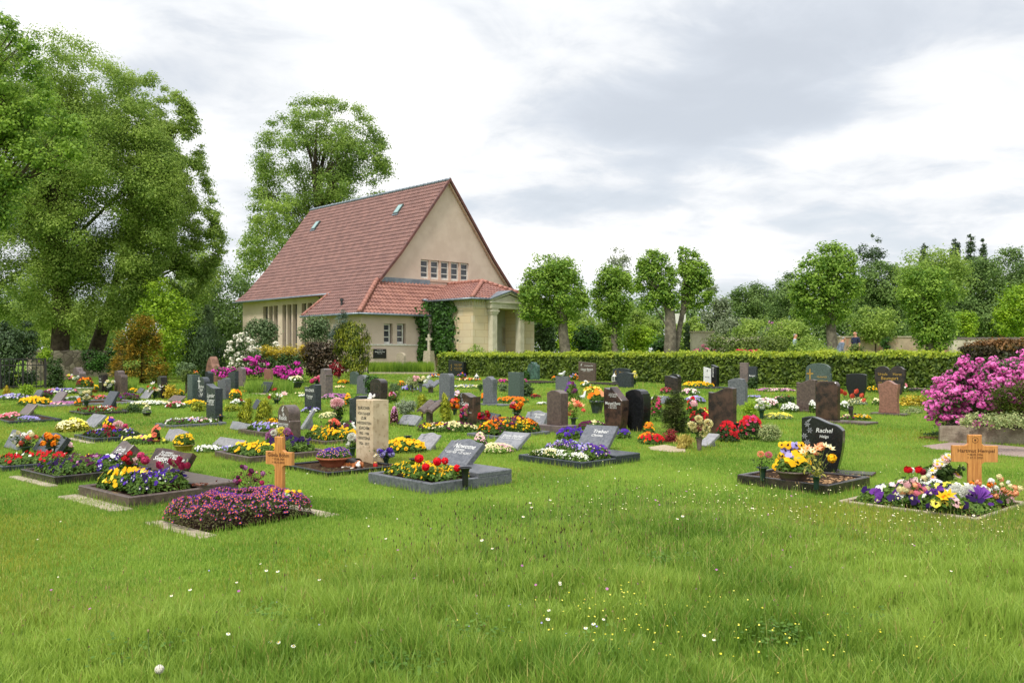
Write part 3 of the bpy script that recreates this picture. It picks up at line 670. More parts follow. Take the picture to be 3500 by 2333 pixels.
stone(779, 816, 1266, 1331, .14, 'slantl', 'anth', 'plain dark grey oblong gravestone before the magenta azalea')
stone(808, 841, 1253, 1322, .15, 'arch', 'pgrey', 'grey brown arched gravestone below the yellow green shrub')
stone(699, 756, 1217, 1306, .35, 'boulder', 'rock', 'reddish rough boulder memorial with engraved cross under the conifers', cross=(0, .6, .5, P('engraved_rock', (112, 84, 72), None, 9, .9)), name='memorial_boulder', cat='memorial', bev=.05)
stone(902, 934, 1260, 1321, .12, 'flat', 'red', 'plain reddish brown flat gravestone before the magenta azaleas')
stone(1092, 1138, 1258, 1354, .26, 'tiered', 'pgrey', 'grey two-tier memorial pillar with a moulded ledge')
stone(1040, 1099, 1312, 1409, .17, 'waver', 'anth', 'dark grey oblong gravestone with white capitals behind the lavender and white pansies', text=T(('WAGNER', .10, -.02, .78), ('Christian', .085, -.02, .58), ('1938 - 2007', .045, 0, .5)))
stone(1195, 1227, 1268, 1316, .12, 'round', 'green', 'small round green grey gravestone left of the clipped bush')
stone(1218, 1264, 1280, 1350, .16, 'shoulder', 'grey', 'grey slant-edged gravestone half hidden by the round green bush')
stone(1264, 1326, 1293, 1368, .24, 'round', 'dbrown', 'glossy dark brown round-shouldered gravestone right of the clipped bush')
stone(1193, 1258, 1350, 1456, .2, 'waver', 'anth', 'dark blue grey wavy gravestone behind the beige travertine block', rose=(.25, .5, .12))
# the travertine block
N = G(1330 - 42, 1592)
tr = stone(1215, 1330, 1365, 1592, .26, 'flat', 'trav', 'beige travertine block with dark raised capitals and a small white angel on top', ink=ink_d, grp='upright gravestones',
      text=T(('BURSCHER', .057, -.02, .875), ('VON SAHER', .055, -.02, .79), ('ZUM', .055, -.02, .72), ('WEISSENSTEIN', .052, -.0, .645), ('JOACHIM', .058, -.0, .57), ('1902 - 1986', .05, -.0, .49), ('GERRITDINA', .052, -.02, .415), ('1926 - 2017', .05, -.01, .335)))
stone(947, 1029, 1383, 1530, .2, 'shoulder', 'rbrown', 'tall brown round-headed gravestone with a white rose and white lettering', text=T(('Raack', .12, -.04, .70), ('Dieter Jürgen', .07, -.02, .56), ('* 20.8.1949   + 1.7.2017', .036, 0, .5)), rose=(-.05, .88, .11, ink_w, 2))
stone(1532, 1594, 1229, 1287, .2, 'wave', 'black', 'black gravestone with gold lettering against the hedge left end', text=T(('HELMUT THIEMER', .055, .15, .72), ('* 8.2.1919  + 14.1.2001', .035, .15, .62), ('GERTRUD THIEMER', .055, .15, .5), ('* 5.6.1922  + 11.8.1999', .035, .15, .4)), ink=ink_g, rose=(-.3, .66, .12, ink_g, 4))
stone(1500, 1554, 1275, 1382, .17, 'rounded', 'grey', 'grey veined gravestone with rounded corners on a wide dark base', base=(1.5, .09, .42, .12, GR['anth']))
stone(1649, 1701, 1285, 1386, .17, 'waistogee', 'grey', 'grey waisted gravestone with a pointed crest beside the orange bed', base=(.95, .06, .34, .2))
stone(1736, 1792, 1271, 1359, .2, 'flat', 'green', 'green grey mottled oblong gravestone beside the dark dwarf conifer')
stone(1802, 1846, 1238, 1299, .18, 'rough', 'serp', 'green veined serpentine gravestone at the hedge foot', rose=(-.1, .8, .13, GR['grey']))
stone(1569, 1644, 1342, 1453, .2, 'wave', 'brown', 'glossy brown and black gravestone with wavy top, carved rose and white script', text=T(('Gahn', .13, -.12, .66), ('Jutta', .09, -.12, .49), ('* 14.8.1950  + 7.1.2012', .045, -.05, .4)), rose=(-.36, .9, .12))
stone(1868, 1943, 1332, 1480, .2, 'arch', 'rbrown', 'brown arched gravestone on a two-step base behind the orange lilies', base=(.62, .15, .4, 0, GR['pgrey']))
stone(1976, 2039, 1234, 1306, .09, 'slantr', 'rbrown', 'reddish brown gravestone with white dove and script against the hedge', text=T(('Unsere gute Oma', .05, .12, .80), ('Otmar Borsch', .09, 0, .62), ('1940-2011   1938-2015', .035, 0, .53)), rose=(-.32, .82, .13, ink_w, 1), shear=.25)
stone(1898, 1948, 1285, 1335, .1, 'flat', 'grey', 'plain grey slab gravestone with a white dove sitting on it')
stone(2093, 2158, 1257, 1312, .12, 'arch', 'anth', 'wide dark gravestone with gold flower and letters, behind the white lantern', text=T(('Thiemann', .09, .15, .72),), ink=ink_g, rose=(-.32, .75, .13, ink_g, 3))
stone(2112, 2167, 1271, 1326, .16, 'arch', 'anth', 'plain dark grey arched gravestone before the wide gold-lettered one')
stone(2062, 2150, 1319, 1479, .2, 'renz', 'brown', 'tall brown black gravestone with twin-peaked top and white dotted vines', text=T(('Manuel Renz', .085, .02, .635), ('* 29.6.1967', .05, 0, .585), ('+ 20.1.2015', .05, 0, .54), ('In der Erinnerung', .033, .05, .84), ('leuchten die Sterne', .033, .05, .81), ('der Hoffnung', .033, .05, .78)))
stone(2136, 2226, 1329, 1477, .22, 'stept', 'black', 'big plain black gravestone with stepped right shoulder')
stone(2284, 2328, 1277, 1330, .14, 'round', 'black', 'black curved gravestone behind the grey rough-edged stone')
stone(2271, 2330, 1283, 1345, .22, 'wave', 'dbrown', 'dark grey gravestone with rough broken right edge, near the hedge')
stone(2404, 2434, 1253, 1322, .06, 'slantr', 'white', 'white panel gravestone with small dark emblem next to its black twin slab', text=T(('Horst', .06, 0, .5),), ink=ink_d, rose=(0, .8, .1, ink_d, 1))
stone(2430, 2459, 1245, 1323, .2, 'slantr', 'black', 'black slab with vertical white lettering next to the white panel', text=T(('W', .07, -.1, .85), ('E', .07, -.1, .76), ('B', .07, -.1, .67), ('E', .07, -.1, .58), ('R', .07, -.1, .49)))
stone(2419, 2519, 1322, 1489, .13, 'waver', 'brown', 'large brown black gravestone with a wave top between red azaleas')
stone(2487, 2556, 1291, 1387, .13, 'step', 'grey', 'grey gravestone with wave top and three steps on its right')
stone(2528, 2561, 1238, 1328, .1, 'flat', 'pgrey', 'taller left slab of the dark twin memorial at the hedge')
stone(2557, 2590, 1251, 1330, .1, 'flat', 'anth', 'shorter right slab of the dark twin memorial at the hedge', text=T(('Berger', .07, 0, .6),))
stone(2750, 2845, 1240, 1338, .1, 'shoulder', 'green', 'broad green grey gravestone with a gold cross at the hedge', text=T(('Heinrich', .08, .16, .52), ('und Elfriede', .07, .16, .38), ('Naumann', .08, .16, .24)), ink=ink_g, cross=(-.3, .6, .45, ink_g))
stone(2721, 2795, 1295, 1410, .13, 'waver', 'rbrown', 'brown gravestone with wave top and white streak, left of the rounded one', base=(.85, .08, .3, -.05))
stone(2786, 2873, 1302, 1445, .13, 'rounded', 'brown', 'tall brown gravestone with rounded head and rough edges', base=(1.35, .06, .5, .28, GR['rbrown']))
stone(2891, 2965, 1275, 1362, .1, 'goblet', 'black', 'black shield-shaped gravestone behind the red tulips')
stone(2988, 3098, 1250, 1350, .1, 'heart', 'dbrown', 'dark brown double heart gravestone with gold names', text=T(('Ursula', .09, -.23, .72), ('Horst', .09, .25, .72), ('Baumgart', .11, .0, .58), ('1934 - 2008', .05, -.23, .42)), ink=ink_g)
stone(3001, 3077, 1299, 1420, .13, 'waistogee', 'red', 'red granite waisted gravestone with a pointed top', base=(.82, .06, .3, .02, GR['rbrown']))
stone(2738, 2890, 1424, 1624, .17, 'wavet', 'black', 'black polished gravestone with white script and silver carved lilies', rz=math.radians(-30), text=T(('Rachel', .056, .05, .75), ('Helga', .036, .05, .64)), rose=(-.36, .86, .12, silver, 5), shear=.2, base=(1.0, .05, .3, .1, GR['dbrown']))
# tilted plates and books
tilt(485, 618, 1628, 657, 1556, .09, 'wave', 'brown', 'tilted brown black plate with white script, behind yellow and violet pansies', rz=math.radians(-32), text=T(('Für immer', .04, -.14, .80), ('in unseren Herzen', .04, -.05, .70), ('Siegfried Böhme', .065, .0, .53), ('1935 - 2019', .055, -.04, .40)), shear=.3)
tilt(348, 392, 1604, 454, 1536, .12, 'wave', 'rbrown', 'tilted striped red brown plate left of the white-script one', text=T(('Gerda', .08, 0, .6), ('Lange', .08, 0, .42)))
tilt(9, 54, 1542, 84, 1484, .06, 'wave', 'grey', 'tilted grey curved plate near the left edge', )
tilt(100, 180, 1564, 228, 1500, .08, 'ogee', 'anth', 'tilted blue grey crested plate behind the orange bouquet')
tilt(555, 618, 1516, 640, 1474, .04, 'ogee', 'plate', 'tilted pale plate behind the pansy bowl')
tilt(277, 318, 1464, 356, 1425, .05, 'flat', 'lgrey', 'tilted pale grey plate behind the violet and pink pot')
tilt(343, 372, 1403, 401, 1350, .06, 'flat', 'anth', 'dark wedge plate on the dark slab behind the dark red pansies', base=(.9, .04, .7, .25))
tilt(60, 90, 1422, 121, 1388, .05, 'flat', 'pgrey', 'small tilted ribbed plate above the lavender pansies at left')
tilt(107, 128, 1365, 146, 1336, .05, 'arch', 'grey', 'small tilted arched plate beside the yellow daffodil bed')
tilt(170, 200, 1381, 226, 1343, .06, 'arch', 'pgrey', 'tilted pinkish plate right of the yellow daffodil bed')
tilt(474, 500, 1365, 522, 1337, .04, 'flat', 'plate', 'small tilted pale plate left of the white lilies')
tilt(463, 478, 1346, 492, 1328, .05, 'wave', 'grey', 'low dark wavy plate behind the small pale one')
tilt(569, 610, 1374, 632, 1356, .04, 'flat', 'pgrey', 'low tilted plate behind the cream and red flower mound')
tilt(718, 806, 1537, 834, 1512, .05, 'flat', 'plate', 'almost flat pale slab above the lavender flowers', )
tilt(780, 846, 1476, 857, 1450, .06, 'wave', 'lgrey', 'low pale rock slab left of the lavender pansy kerb')
tilt(1022, 1030, 1470, 1068, 1410, .06, 'flat', 'lgrey', 'grey plate leaning back behind the tall brown round-headed stone')
tilt(880, 912, 1346, 930, 1312, .04, 'flat', 'anth', 'dark open plate on a flat base behind the yellow bed', base=(.9, .03, .6, .1, GR['conc']))
tilt(856, 872, 1400, 890, 1368, .04, 'wave', 'anth', 'small dark bracket plate between the two golden thujas')
tilt(1398, 1466, 1541, 1507, 1488, .04, 'ogee', 'plate', 'tilted pinkish grey plate with crested top behind the yellow pansies', rz=math.radians(-40), rose=(-.25, .75, .08, GR['grey'], 2))
tilt(1476, 1587, 1604, 1650, 1524, .08, 'ogee', 'grey', 'tilted grey granite plate with white script on the kerbed slab', text=T(('Nowotne', .075, .06, .68), ('Günter', .05, -.02, .54), ('* 12.8.1928  + 25.4.2017', .036, -.02, .42)), rose=(-.33, .82, .09, GR['lgrey']), shear=.3, z0=.12, prop=0)
tilt(1672, 1764, 1541, 1806, 1491, .06, 'flat', 'lgrey', 'tilted grey book-shaped plate above white saxifrage', text=T(('Doris Fischer', .055, 0, .72), ('* 8.1.1939   + 9.6.2007', .035, -.02, .57)), shear=.25, rz=math.radians(-40))
tilt(1961, 2072, 1545, 2108, 1470, .07, 'flat', 'grey', 'tilted blue grey plate curving above purple and white violas', text=T(('Traber', .07, .05, .72), ('Christa', .05, 0, .55)), rz=math.radians(-35), shear=.2)
tilt(1779, 1850, 1468, 1872, 1415, .09, 'ogee', 'lgrey', 'tilted grey plate with carved lily right of the orange viola mound', text=T(('Herrmann', .05, .15, .76), ('Anna', .05, .1, .6)), rose=(-.3, .85, .11, GR['grey']))
tilt(1353, 1415, 1459, 1437, 1428, .07, 'arch', 'lgrey', 'low pillow stone with carved rose and a bronze tablet', rose=(-.2, .7, .1, GR['grey']))
tilt(1648, 1690, 1442, 1709, 1419, .06, 'wave', 'anth', 'low dark wavy plate right of the brown script stone')
tilt(2248, 2268, 1382, 2283, 1358, .05, 'flat', 'grey', 'small dark tilted plate left of the dwarf spruce')
tilt(2380, 2417, 1530, 2454, 1492, .05, 'flat', 'plate', 'tilted pale striped book plate under the big wave-topped stone')
def book(x, yb, w, h, label, hz_):
    p = G(x, yb); r = thing('book_memorial', label, 'grave memorial', p, RZ, 'open book memorials')
    MB().bbox(-w * .12, w * .12, -.04, .04, 0, h * .8).build('stand', GR['rbrown'], r)
    mb = MB()
    for s in (-1, 1):
        n = 6
        for i in range(n):
            x0, x1 = s * w * .5 * i / n, s * w * .5 * (i + 1) / n; z = lambda q: h * .8 + .05 * math.sin(math.pi * abs(q) / (w * .5)) + abs(q) * .1
            a = [(x0, -.14, z(x0) - .10), (x1, -.14, z(x1) - .10), (x1, .14, z(x1) + .08), (x0, .14, z(x0) + .08)]
            mb.add(a + [(p_[0], p_[1], p_[2] - .05) for p_ in a], [(0, 1, 2, 3), (4, 7, 6, 5), (0, 4, 5, 1), (2, 6, 7, 3), (1, 5, 6, 2), (0, 3, 7, 4)])
    mb.build('open_book', GR[hz_], r); foot(p, RZ, w / 2, .15)
book(1468, 1446, .5, .42, 'brown open book memorial between two dwarf yews', 'rbrown')
book(1472, 1342, .72, .36, 'grey open book memorial on a long slab behind the vase of white roses', 'grey')
# kerbs: (near corner, left run, right run, height)
kerb(441, 1738, 1.15, 1.2, .115, 'dark brown kerb round the yellow and violet pansies with a polished slab', 'rbrown', .06, slabw=.42, footing=.2, rz=math.radians(-42))
kerb(186, 1658, 1.0, 1.15, .10, 'dark brown kerb round the dark purple pansies', 'dbrown', .05, footing=.12, rz=math.radians(-42))
kerb(8, 1612, .9, 1.0, .07, 'grey kerb of red primroses cut by the left edge', 'anth', .05)
kerb(320, 1514, .95, .9, .08, 'dark kerb round the mixed red and blue pansies', 'anth', .05, footing=.1)
kerb(286, 1421, 1.0, 1.0, .07, 'dark kerb round the dark red pansies', 'dbrown', .05)
kerb(150, 1392, 1.6, 2.4, .06, 'mossy kerb of the yellow daffodil grave', 'lgrey', .06)
kerb(30, 1449, 1.6, 1.0, .06, 'dark kerb under the lavender pansies at the left edge', 'anth', .05)
kerb(580, 1464, .7, 1.15, .06, 'grey kerb round the white and purple pansies', 'grey', .05)
kerb(847, 1584, 1.0, 1.25, .09, 'dark brown kerb round yellow and deep violet pansies', 'rbrown', .05)
kerb(898, 1494, .9, .6, .09, 'brown kerb round the lavender pansies', 'rbrown', .05)
kerb(1108, 1520, .9, .8, .06, 'low brown kerb round the yellow pansies', 'rbrown', .05)
kerb(1120, 1630, 1.1, 1.05, .06, 'black kerb of soil in front of the travertine block', 'black', .05)
kerb(1472, 1690, 1.17, 1.18, .12, 'grey granite kerb with slab, red geraniums and yellow button flowers', 'grey', .06, slabw=.5, slabh=.17)
kerb(1694, 1501, .75, 1.3, .06, 'grey kerb round the orange viola mound', 'grey', .05)
kerb(1988, 1603, 1.18, 1.18, .09, 'dark kerb round purple and white violas with a dark slab', 'anth', .05, slabw=.5)
k16, N16, _ = kerb(2830, 1692, 1.12, .95, .11, 'dark kerb of bare soil with pansy bowl under the black polished stone', 'dbrown', .05, slabw=.0)
kerb(3346, 1782, 1.35, 1.3, .03, 'low concrete kerb round the bouquets of the right wooden cross', 'conc', .05)
kerb(685, 1842, 1.0, 1.42, .015, 'sunken concrete kerb under the mass of purple and orange violas', 'conc', .16, rz=math.radians(-42), sides=False); FOOT[-1] = FOOT[-1][:4] + (.42, .71)
_k, _n, _r = kerb(3520, 2256, .36, .5, .012, 'sunken concrete kerb at the lower right edge', 'conc', .1, soil=False); _x, _y = axes(RZ); FOOT[-1] = (_n.x - _x[0] * .18 + _y[0] * .05, _n.y - _x[1] * .18 + _y[1] * .05, _x[0], _x[1], .18, .04)
kerb(1840, 1312, 1.4, 1.2, .08, 'dark kerb along the hedge at the serpentine stone', 'dbrown', .06)
kerb(2100, 1318, 1.6, .8, .08, 'dark kerb along the hedge before the dove stone', 'dbrown', .06)
kerb(2440, 1330, .9, .9, .06, 'dark kerb round the yellow pansies at the hedge', 'anth', .05)
# wooden crosses
def woodmat():
    m, nt, b = newmat('honey_wood'); tc = nt.nodes.new('ShaderNodeTexCoord').outputs['Object']; mp = nt.nodes.new('ShaderNodeMapping'); mp.inputs['Scale'].default_value = (38, 38, 2.2); nt.links.new(tc, mp.inputs[0])
    n = noise(nt, 1.6, 6, .7, mp.outputs[0], .8); n2 = noise(nt, 2.2, 3, .5, tc)
    c = mix(nt, mrange(nt, n.outputs[0], .35, .68), lin((208, 146, 78)), lin((166, 104, 48))); c = mix(nt, mrange(nt, n2.outputs[0], .45, .75, 0, .45), c, lin((196, 150, 100)))
    nt.links.new(c, b.inputs['Base Color']); b.inputs['Roughness'].default_value = .5; bump(nt, b, n.outputs[0], .25, .003); return m
wood = woodmat()
def wood_cross(px, py, h, w, arm, rz, label, text, emblem=0):
    p = G(px, py); r = thing('wooden_cross', label, 'wooden cross', p, rz, 'wooden grave crosses'); t = .045
    ah, aw_, pw = .155 * w / .42, w / 2, .062 * w / .42
    za = h * arm
    pts = [(-pw, 0), (pw, 0), (pw, za - ah / 2 - .02), (pw + .03, za - ah / 2), (aw_, za - ah / 2), (aw_, za + ah / 2), (pw + .03, za + ah / 2), (pw, za + ah / 2 + .02), (pw, h), (-pw, h), (-pw, za + ah / 2 + .02), (-pw - .03, za + ah / 2), (-aw_, za + ah / 2), (-aw_, za - ah / 2), (-pw - .03, za - ah / 2), (-pw, za - ah / 2 - .02)]
    slab(pts, t, lambda x, y, z: (x, y, z), .007).build('cross_body', wood, r)
    face = lambda x, z: (x, -t / 2 - .002, z)
    text_mesh([(s, sz, x, za + dz) for s, sz, x, dz in text], face, 'inscription', ink_b, r)
    if emblem:
        mb = MB(); n = 18; zc_ = h - .055
        for i in range(n):
            a, b = 2 * math.pi * i / n, 2 * math.pi * (i + 1) / n
            mb.add([face(q * math.cos(g), zc_ + q * math.sin(g)) for g, q in ((a, .028), (b, .028), (b, .032), (a, .032))], [(0, 1, 2, 3)])
        mb.add([face(.012 * math.cos(k * 1.257), zc_ + .012 * math.sin(k * 1.257)) for k in range(5)], [(0, 1, 2, 3, 4)])
        mb.build('ball_emblem', ink_b, r)
wood_cross(957, 1735, .70, .34, .70, math.radians(-28), 'honey wooden cross behind the purple and orange violas', [('Gisela Böhm', .040, 0, .03), ('* 07.06.1939', .022, 0, -.01), ('+ 05.12.2018', .022, 0, -.042)])
wood_cross(3330, 1700, .66, .46, .70, math.radians(-6), 'honey wooden cross with a ball emblem by the rhododendron bed', [('Hartmut Hempel', .040, .01, .03), ('* 08.02.1946', .022, 0, -.01), ('+ 27.11.2020', .022, 0, -.042)], 1)
# chapel plaques, stone cross and grave niche
def plaque(x0, x1, y0, y1, lab, txt):
    u0, u1 = Uof(x0, -.03), Uof(x1, -.03); z0, z1 = Zof(y1, u0, -.03), Zof(y0, u0, -.03)
    p = MB().box(u0, u1, -.04, -.012 if lab < 2 else -.01, z0, z1).build('memorial_plaque', blackst, CH)
    text_mesh([(s, sz, (u0 + u1) / 2, z1 - dz) for s, sz, dz in txt], lambda x, z: (x, -.043, z), 'inscription', ink_w, p)
plaque(1276, 1320, 1192, 1224, 1, [('Wir trauern um', .05, .07), ('Margarethe Kuhn', .075, .17), ('1901 - 1945', .05, .27)])
_va, _vb = Vof(1561, 5.57), Vof(1534, 5.57); _z = Zof(1193, 5.57, _va)
MB().box(5.56, 5.595, _va, _vb, _z - .75, _z).build('memorial_plaque', blackst, CH)
MB().box(4.8, 5.6, .0, .0 + .12, -.6, ze(4.3)).build('annex_link_wall', stucco2, CH)
def loc_ch(u, v): return (C0[0] + .731 * u - .682 * v, C0[1] + .682 * u + .731 * v)
def stone_cross():
    u = Uof(1466, -2.2); x, y = loc_ch(u, -2.2); r = thing('stone_cross', 'pale stone cross on a tapering pedestal before the ivy wall', 'memorial cross', (x, y, float(gz(x, y))), RZ + math.pi / 2 * 0 + math.radians(20))
    D = y; k = D / F
    h0 = (1280 - 1209) * k; mb = MB(); mb.add([(a * .3, b * .3, 0) for a, b in ((-1, -1), (1, -1), (1, 1), (-1, 1))] + [(a * .22, b * .22, h0) for a, b in ((-1, -1), (1, -1), (1, 1), (-1, 1))], [(0, 1, 5, 4), (1, 2, 6, 5), (2, 3, 7, 6), (3, 0, 4, 7), (4, 5, 6, 7)])
    mb.build('pedestal', GR['conc'], r)
    pts = [(-.07, h0), (.07, h0), (.06, h0 + .62), (.2, h0 + .62), (.2, h0 + .76), (.06, h0 + .76), (.06, h0 + .98), (-.06, h0 + .98), (-.06, h0 + .76), (-.2, h0 + .76), (-.2, h0 + .62), (-.06, h0 + .62)]
    slab(pts, .12, lambda x, y, z: (x, y, z), .012).build('cross', P('pale_cross_stone', (190, 182, 160), (166, 160, 140), 8, .9), r)
stone_cross()
ng = thing('gravestone', 'small pale arched gravestone in the long grass at the chapel wall', 'gravestone', XD(1371, 52.5), RZ, 'upright gravestones')
slab(outline('round', .75, 1.15), .16, lambda x, y, z: (x, y, z)).build('stone', GR['conc'], ng)
# ================================================================== people and small figures
def skinned(name, nodes, edges, mats, zone, parent, sub=2, loc=None):
    """one continuous body grown over a skeleton; zone(co) picks the material of each face"""
    me = bpy.data.meshes.new(name); me.from_pydata([n[0] for n in nodes], edges, []); o = link(name, me, parent, loc)
    m = o.modifiers.new('s', 'SKIN'); m.use_smooth_shade = True
    for i, n in enumerate(nodes):
        r = n[1]; me.skin_vertices[0].data[i].radius = r if hasattr(r, '__len__') else (r, r)
    me.skin_vertices[0].data[0].use_root = True
    o.modifiers.new('b', 'SUBSURF').levels = sub; o.modifiers['b'].render_levels = sub
    dg = bpy.context.evaluated_depsgraph_get(); dg.update()
    m2 = bpy.data.meshes.new_from_object(o.evaluated_get(dg)); o.modifiers.clear(); o.data = m2; bpy.data.meshes.remove(me); m2.name = name
    m2.materials.clear()
    for q in mats: m2.materials.append(q)
    for p in m2.polygons: p.material_index = zone(p.center); p.use_smooth = True
    return o
skin_m = P('skin', (204, 150, 122), (190, 132, 106), 20, .6, .3); hair_g = P('grey_hair', (150, 146, 140), (120, 116, 110), 30, .8)
jeans = P('blue_jeans', (62, 76, 104), (48, 60, 84), 20, .9); navy = P('navy_cloth', (36, 44, 74), (28, 34, 58), 20, .9); greyj = P('grey_jacket', (120, 130, 146), (96, 106, 122), 14, .85); lightj = P('pale_blue_cloth', (176, 190, 206), (150, 166, 184), 14, .85); beige = P('beige_trousers', (170, 150, 120), (150, 130, 102), 20, .9)
def person(x, D, rz, h, shirt, trousers, label, step=.25, bald=False, bend=0., arm=.1, sleeve=.0, ztop=None):
    z0 = float(gz(0, D)) if ztop is None else ztop - h
    r = thing('person', label, 'person', (XD(x, D).x, D, z0), rz, 'people walking beyond the hedge'); k = h / 1.75; b = bend
    def V(x_, y_, z_): return (x_ * k, (y_ - b * max(0, z_ - .95)) * k, z_ * k)      # faces -y
    n = [(V(0, 0, .98), (.155, .115)), (V(0, 0, 1.12), (.14, .10)), (V(0, .01, 1.30), (.17, .115)), (V(0, .02, 1.42), (.15, .09)), (V(0, .01, 1.50), (.058, .06)), (V(0, -.01, 1.58), (.07, .085)), (V(0, -.015, 1.66), (.078, .095)), (V(0, -.01, 1.73), (.05, .06)), (V(0, -.115, 1.62), (.018, .018))]
    e = [(0, 1), (1, 2), (2, 3), (3, 4), (4, 5), (5, 6), (6, 7), (6, 8)]
    def chain(start, pts):
        p = start
        for c, rr in pts: n.append((V(*c), rr)); e.append((p, len(n) - 1)); p = len(n) - 1
        return p
    for s in (-1, 1):
        st = step * s
        chain(0, [((.09 * s, -st * .1, .88), .095), ((.095 * s, -st * .55, .5), .062), ((.095 * s, -st * .55 + .09, .26), .056), ((.095 * s, -st * .9 + .1, .08), .038), ((.1 * s, -st * .9 - .02, .04), (.045, .03)), ((.1 * s, -st * .9 - .1, .035), (.04, .025))])
        w = chain(3, [((.175 * s, .02, 1.41), .06), ((.215 * s, .03 + st * .1, 1.15), .044), ((.22 * s, -.06 + st * .35 - arm * .3, .93), .032), ((.22 * s, -.08 + st * .4 - arm * .5, .87), (.036, .02))])
        for f, (dx, ln) in enumerate(((-.026, .072), (-.009, .082), (.009, .078), (.025, .062))): chain(w, [((.22 * s + dx * .3, -.085 + st * .42 - arm * .55 + dx, .835), .009), ((.22 * s + dx * .3, -.10 + st * .42 - arm * .6 + dx * 1.1, .865 - ln), .007)])
        chain(w, [((.205 * s, -.12 + st * .4 - arm * .5, .855), .010), ((.20 * s, -.135 + st * .4 - arm * .55, .825), .008)])
    def zone(c):
        z = c.z / k; x_ = abs(c.x) / k
        if z > 1.485: return 0
        if z < .06 or (z < .12): return 3
        if x_ > .185 and z < (.90 if not sleeve else sleeve): return 0
        if z > .95 or x_ > .18: return 1
        return 2
    skinned('body', n, e, [skin_m, shirt, trousers, iron_s], zone, r)
    hm = MB(); c = V(0, .012, 1.665); hm.ball(c, (.083 * k, .098 * k, .085 * k), 14, 8)
    if bald: hm.v = [(x_, y_, min(z_, c[2] + .02) ) if False else (x_, max(y_, c[1] - .01), min(z_, c[2] + .035)) for x_, y_, z_ in hm.v]
    else: hm.v = [(x_, y_ if z_ > c[2] + .035 else max(y_, c[1] - .02), z_) for x_, y_, z_ in hm.v]
    hm.build('hair', hair_g, r, True)
    fm = MB()
    for s in (-1, 1):
        q = V(.032 * s, -.095, 1.645); fm.ball(q, .011, 6, 4, 0); q = V(.082 * s, .0, 1.635); fm.ball(q, (.014, .02, .03), 6, 4, 1)
    q = V(0, -.092, 1.585); fm.ball(q, (.026, .01, .006), 6, 4, 2); fm.build('face', [P('eye_dark', (40, 34, 30), None, 9, .3), skin_m, P('lips', (160, 90, 84), None, 9, .6)], r, True)
    return r
iron_s = P('dark_shoes', (46, 42, 40), (34, 30, 28), 9, .6)
person(2718, 46, math.radians(60), 1.72, lightj, beige, 'person with short grey hair in pale blue, behind shrubs left of the forked lime', .2, ztop=hz(1140, 46))
person(2868, 45, math.radians(100), 1.74, greyj, jeans, 'person in a grey jacket just right of the forked lime trunk', .2, bend=.35, ztop=hz(1150, 45))
person(2923, 44, math.radians(-60), 1.76, navy, beige, 'bald person in a navy shirt walking beyond the hedge', .3, bald=True, sleeve=1.2, ztop=hz(1132, 44))
# beagle figurine lying by the travertine block
dgb = P('dog_black', (38, 32, 30), (26, 22, 22), 20, .5); dgt = P('dog_tan', (178, 108, 56), (150, 86, 42), 20, .5); dgw = P('dog_white', (226, 220, 210), (206, 198, 188), 20, .5)
dp = G(1212, 1606); dr = thing('dog_figurine', 'lying beagle garden figurine at the foot of the travertine block', 'figurine', dp, math.radians(-12))
n = [((-.02, .07, .075), (.075, .07)), ((-.10, .10, .075), (.075, .07)), ((-.155, .11, .06), (.05, .055)), ((.04, .02, .085), (.065, .06)), ((.07, -.03, .085), (.045, .045)), ((.085, -.075, .085), (.048, .045)), ((.092, -.115, .07), (.03, .026)), ((.094, -.145, .062), (.022, .02)),
     ((.0, -.06, .03), (.022, .02)), ((-.02, -.12, .02), (.02, .015)), ((.12, -.02, .03), (.022, .02)), ((.15, -.09, .02), (.02, .015)), ((-.17, .04, .03), (.03, .025)), ((-.16, -.03, .02), (.02, .016)), ((-.20, .13, .04), (.012, .012)), ((-.25, .10, .03), (.008, .008))]
e = [(0, 1), (1, 2), (0, 3), (3, 4), (4, 5), (5, 6), (6, 7), (3, 8), (8, 9), (3, 10), (10, 11), (1, 12), (12, 13), (2, 14), (14, 15)]
def dz(c):
    if c.y < -.1 and abs(c.x - .093) < .05: return 2
    if c.y < -.04 and .05 < c.x < .135 and c.z > .05: return 2 if abs(c.x - .088) < .011 else 1
    if c.z < .045: return 2
    if c.z > .09 and c.x < .05: return 0
    return 1
skinned('body', n, e, [dgb, dgt, dgw], dz, dr)
for s in (-1, 1):
    mb = MB(); q = (.088 + .048 * s, -.065, .075); mb.ball(q, (.014, .03, .042), 10, 6); mb.build('ear', dgt, dr, True)
mb = MB(); mb.ball((.094, -.165, .068), (.012, .01, .009), 8, 5); mb.build('nose', dgb, dr, True)
mb = MB(); 
for s in (-1, 1): mb.ball((.09 + .022 * s, -.108, .1), .006, 6, 4)
mb.build('eyes', dgb, dr, True)
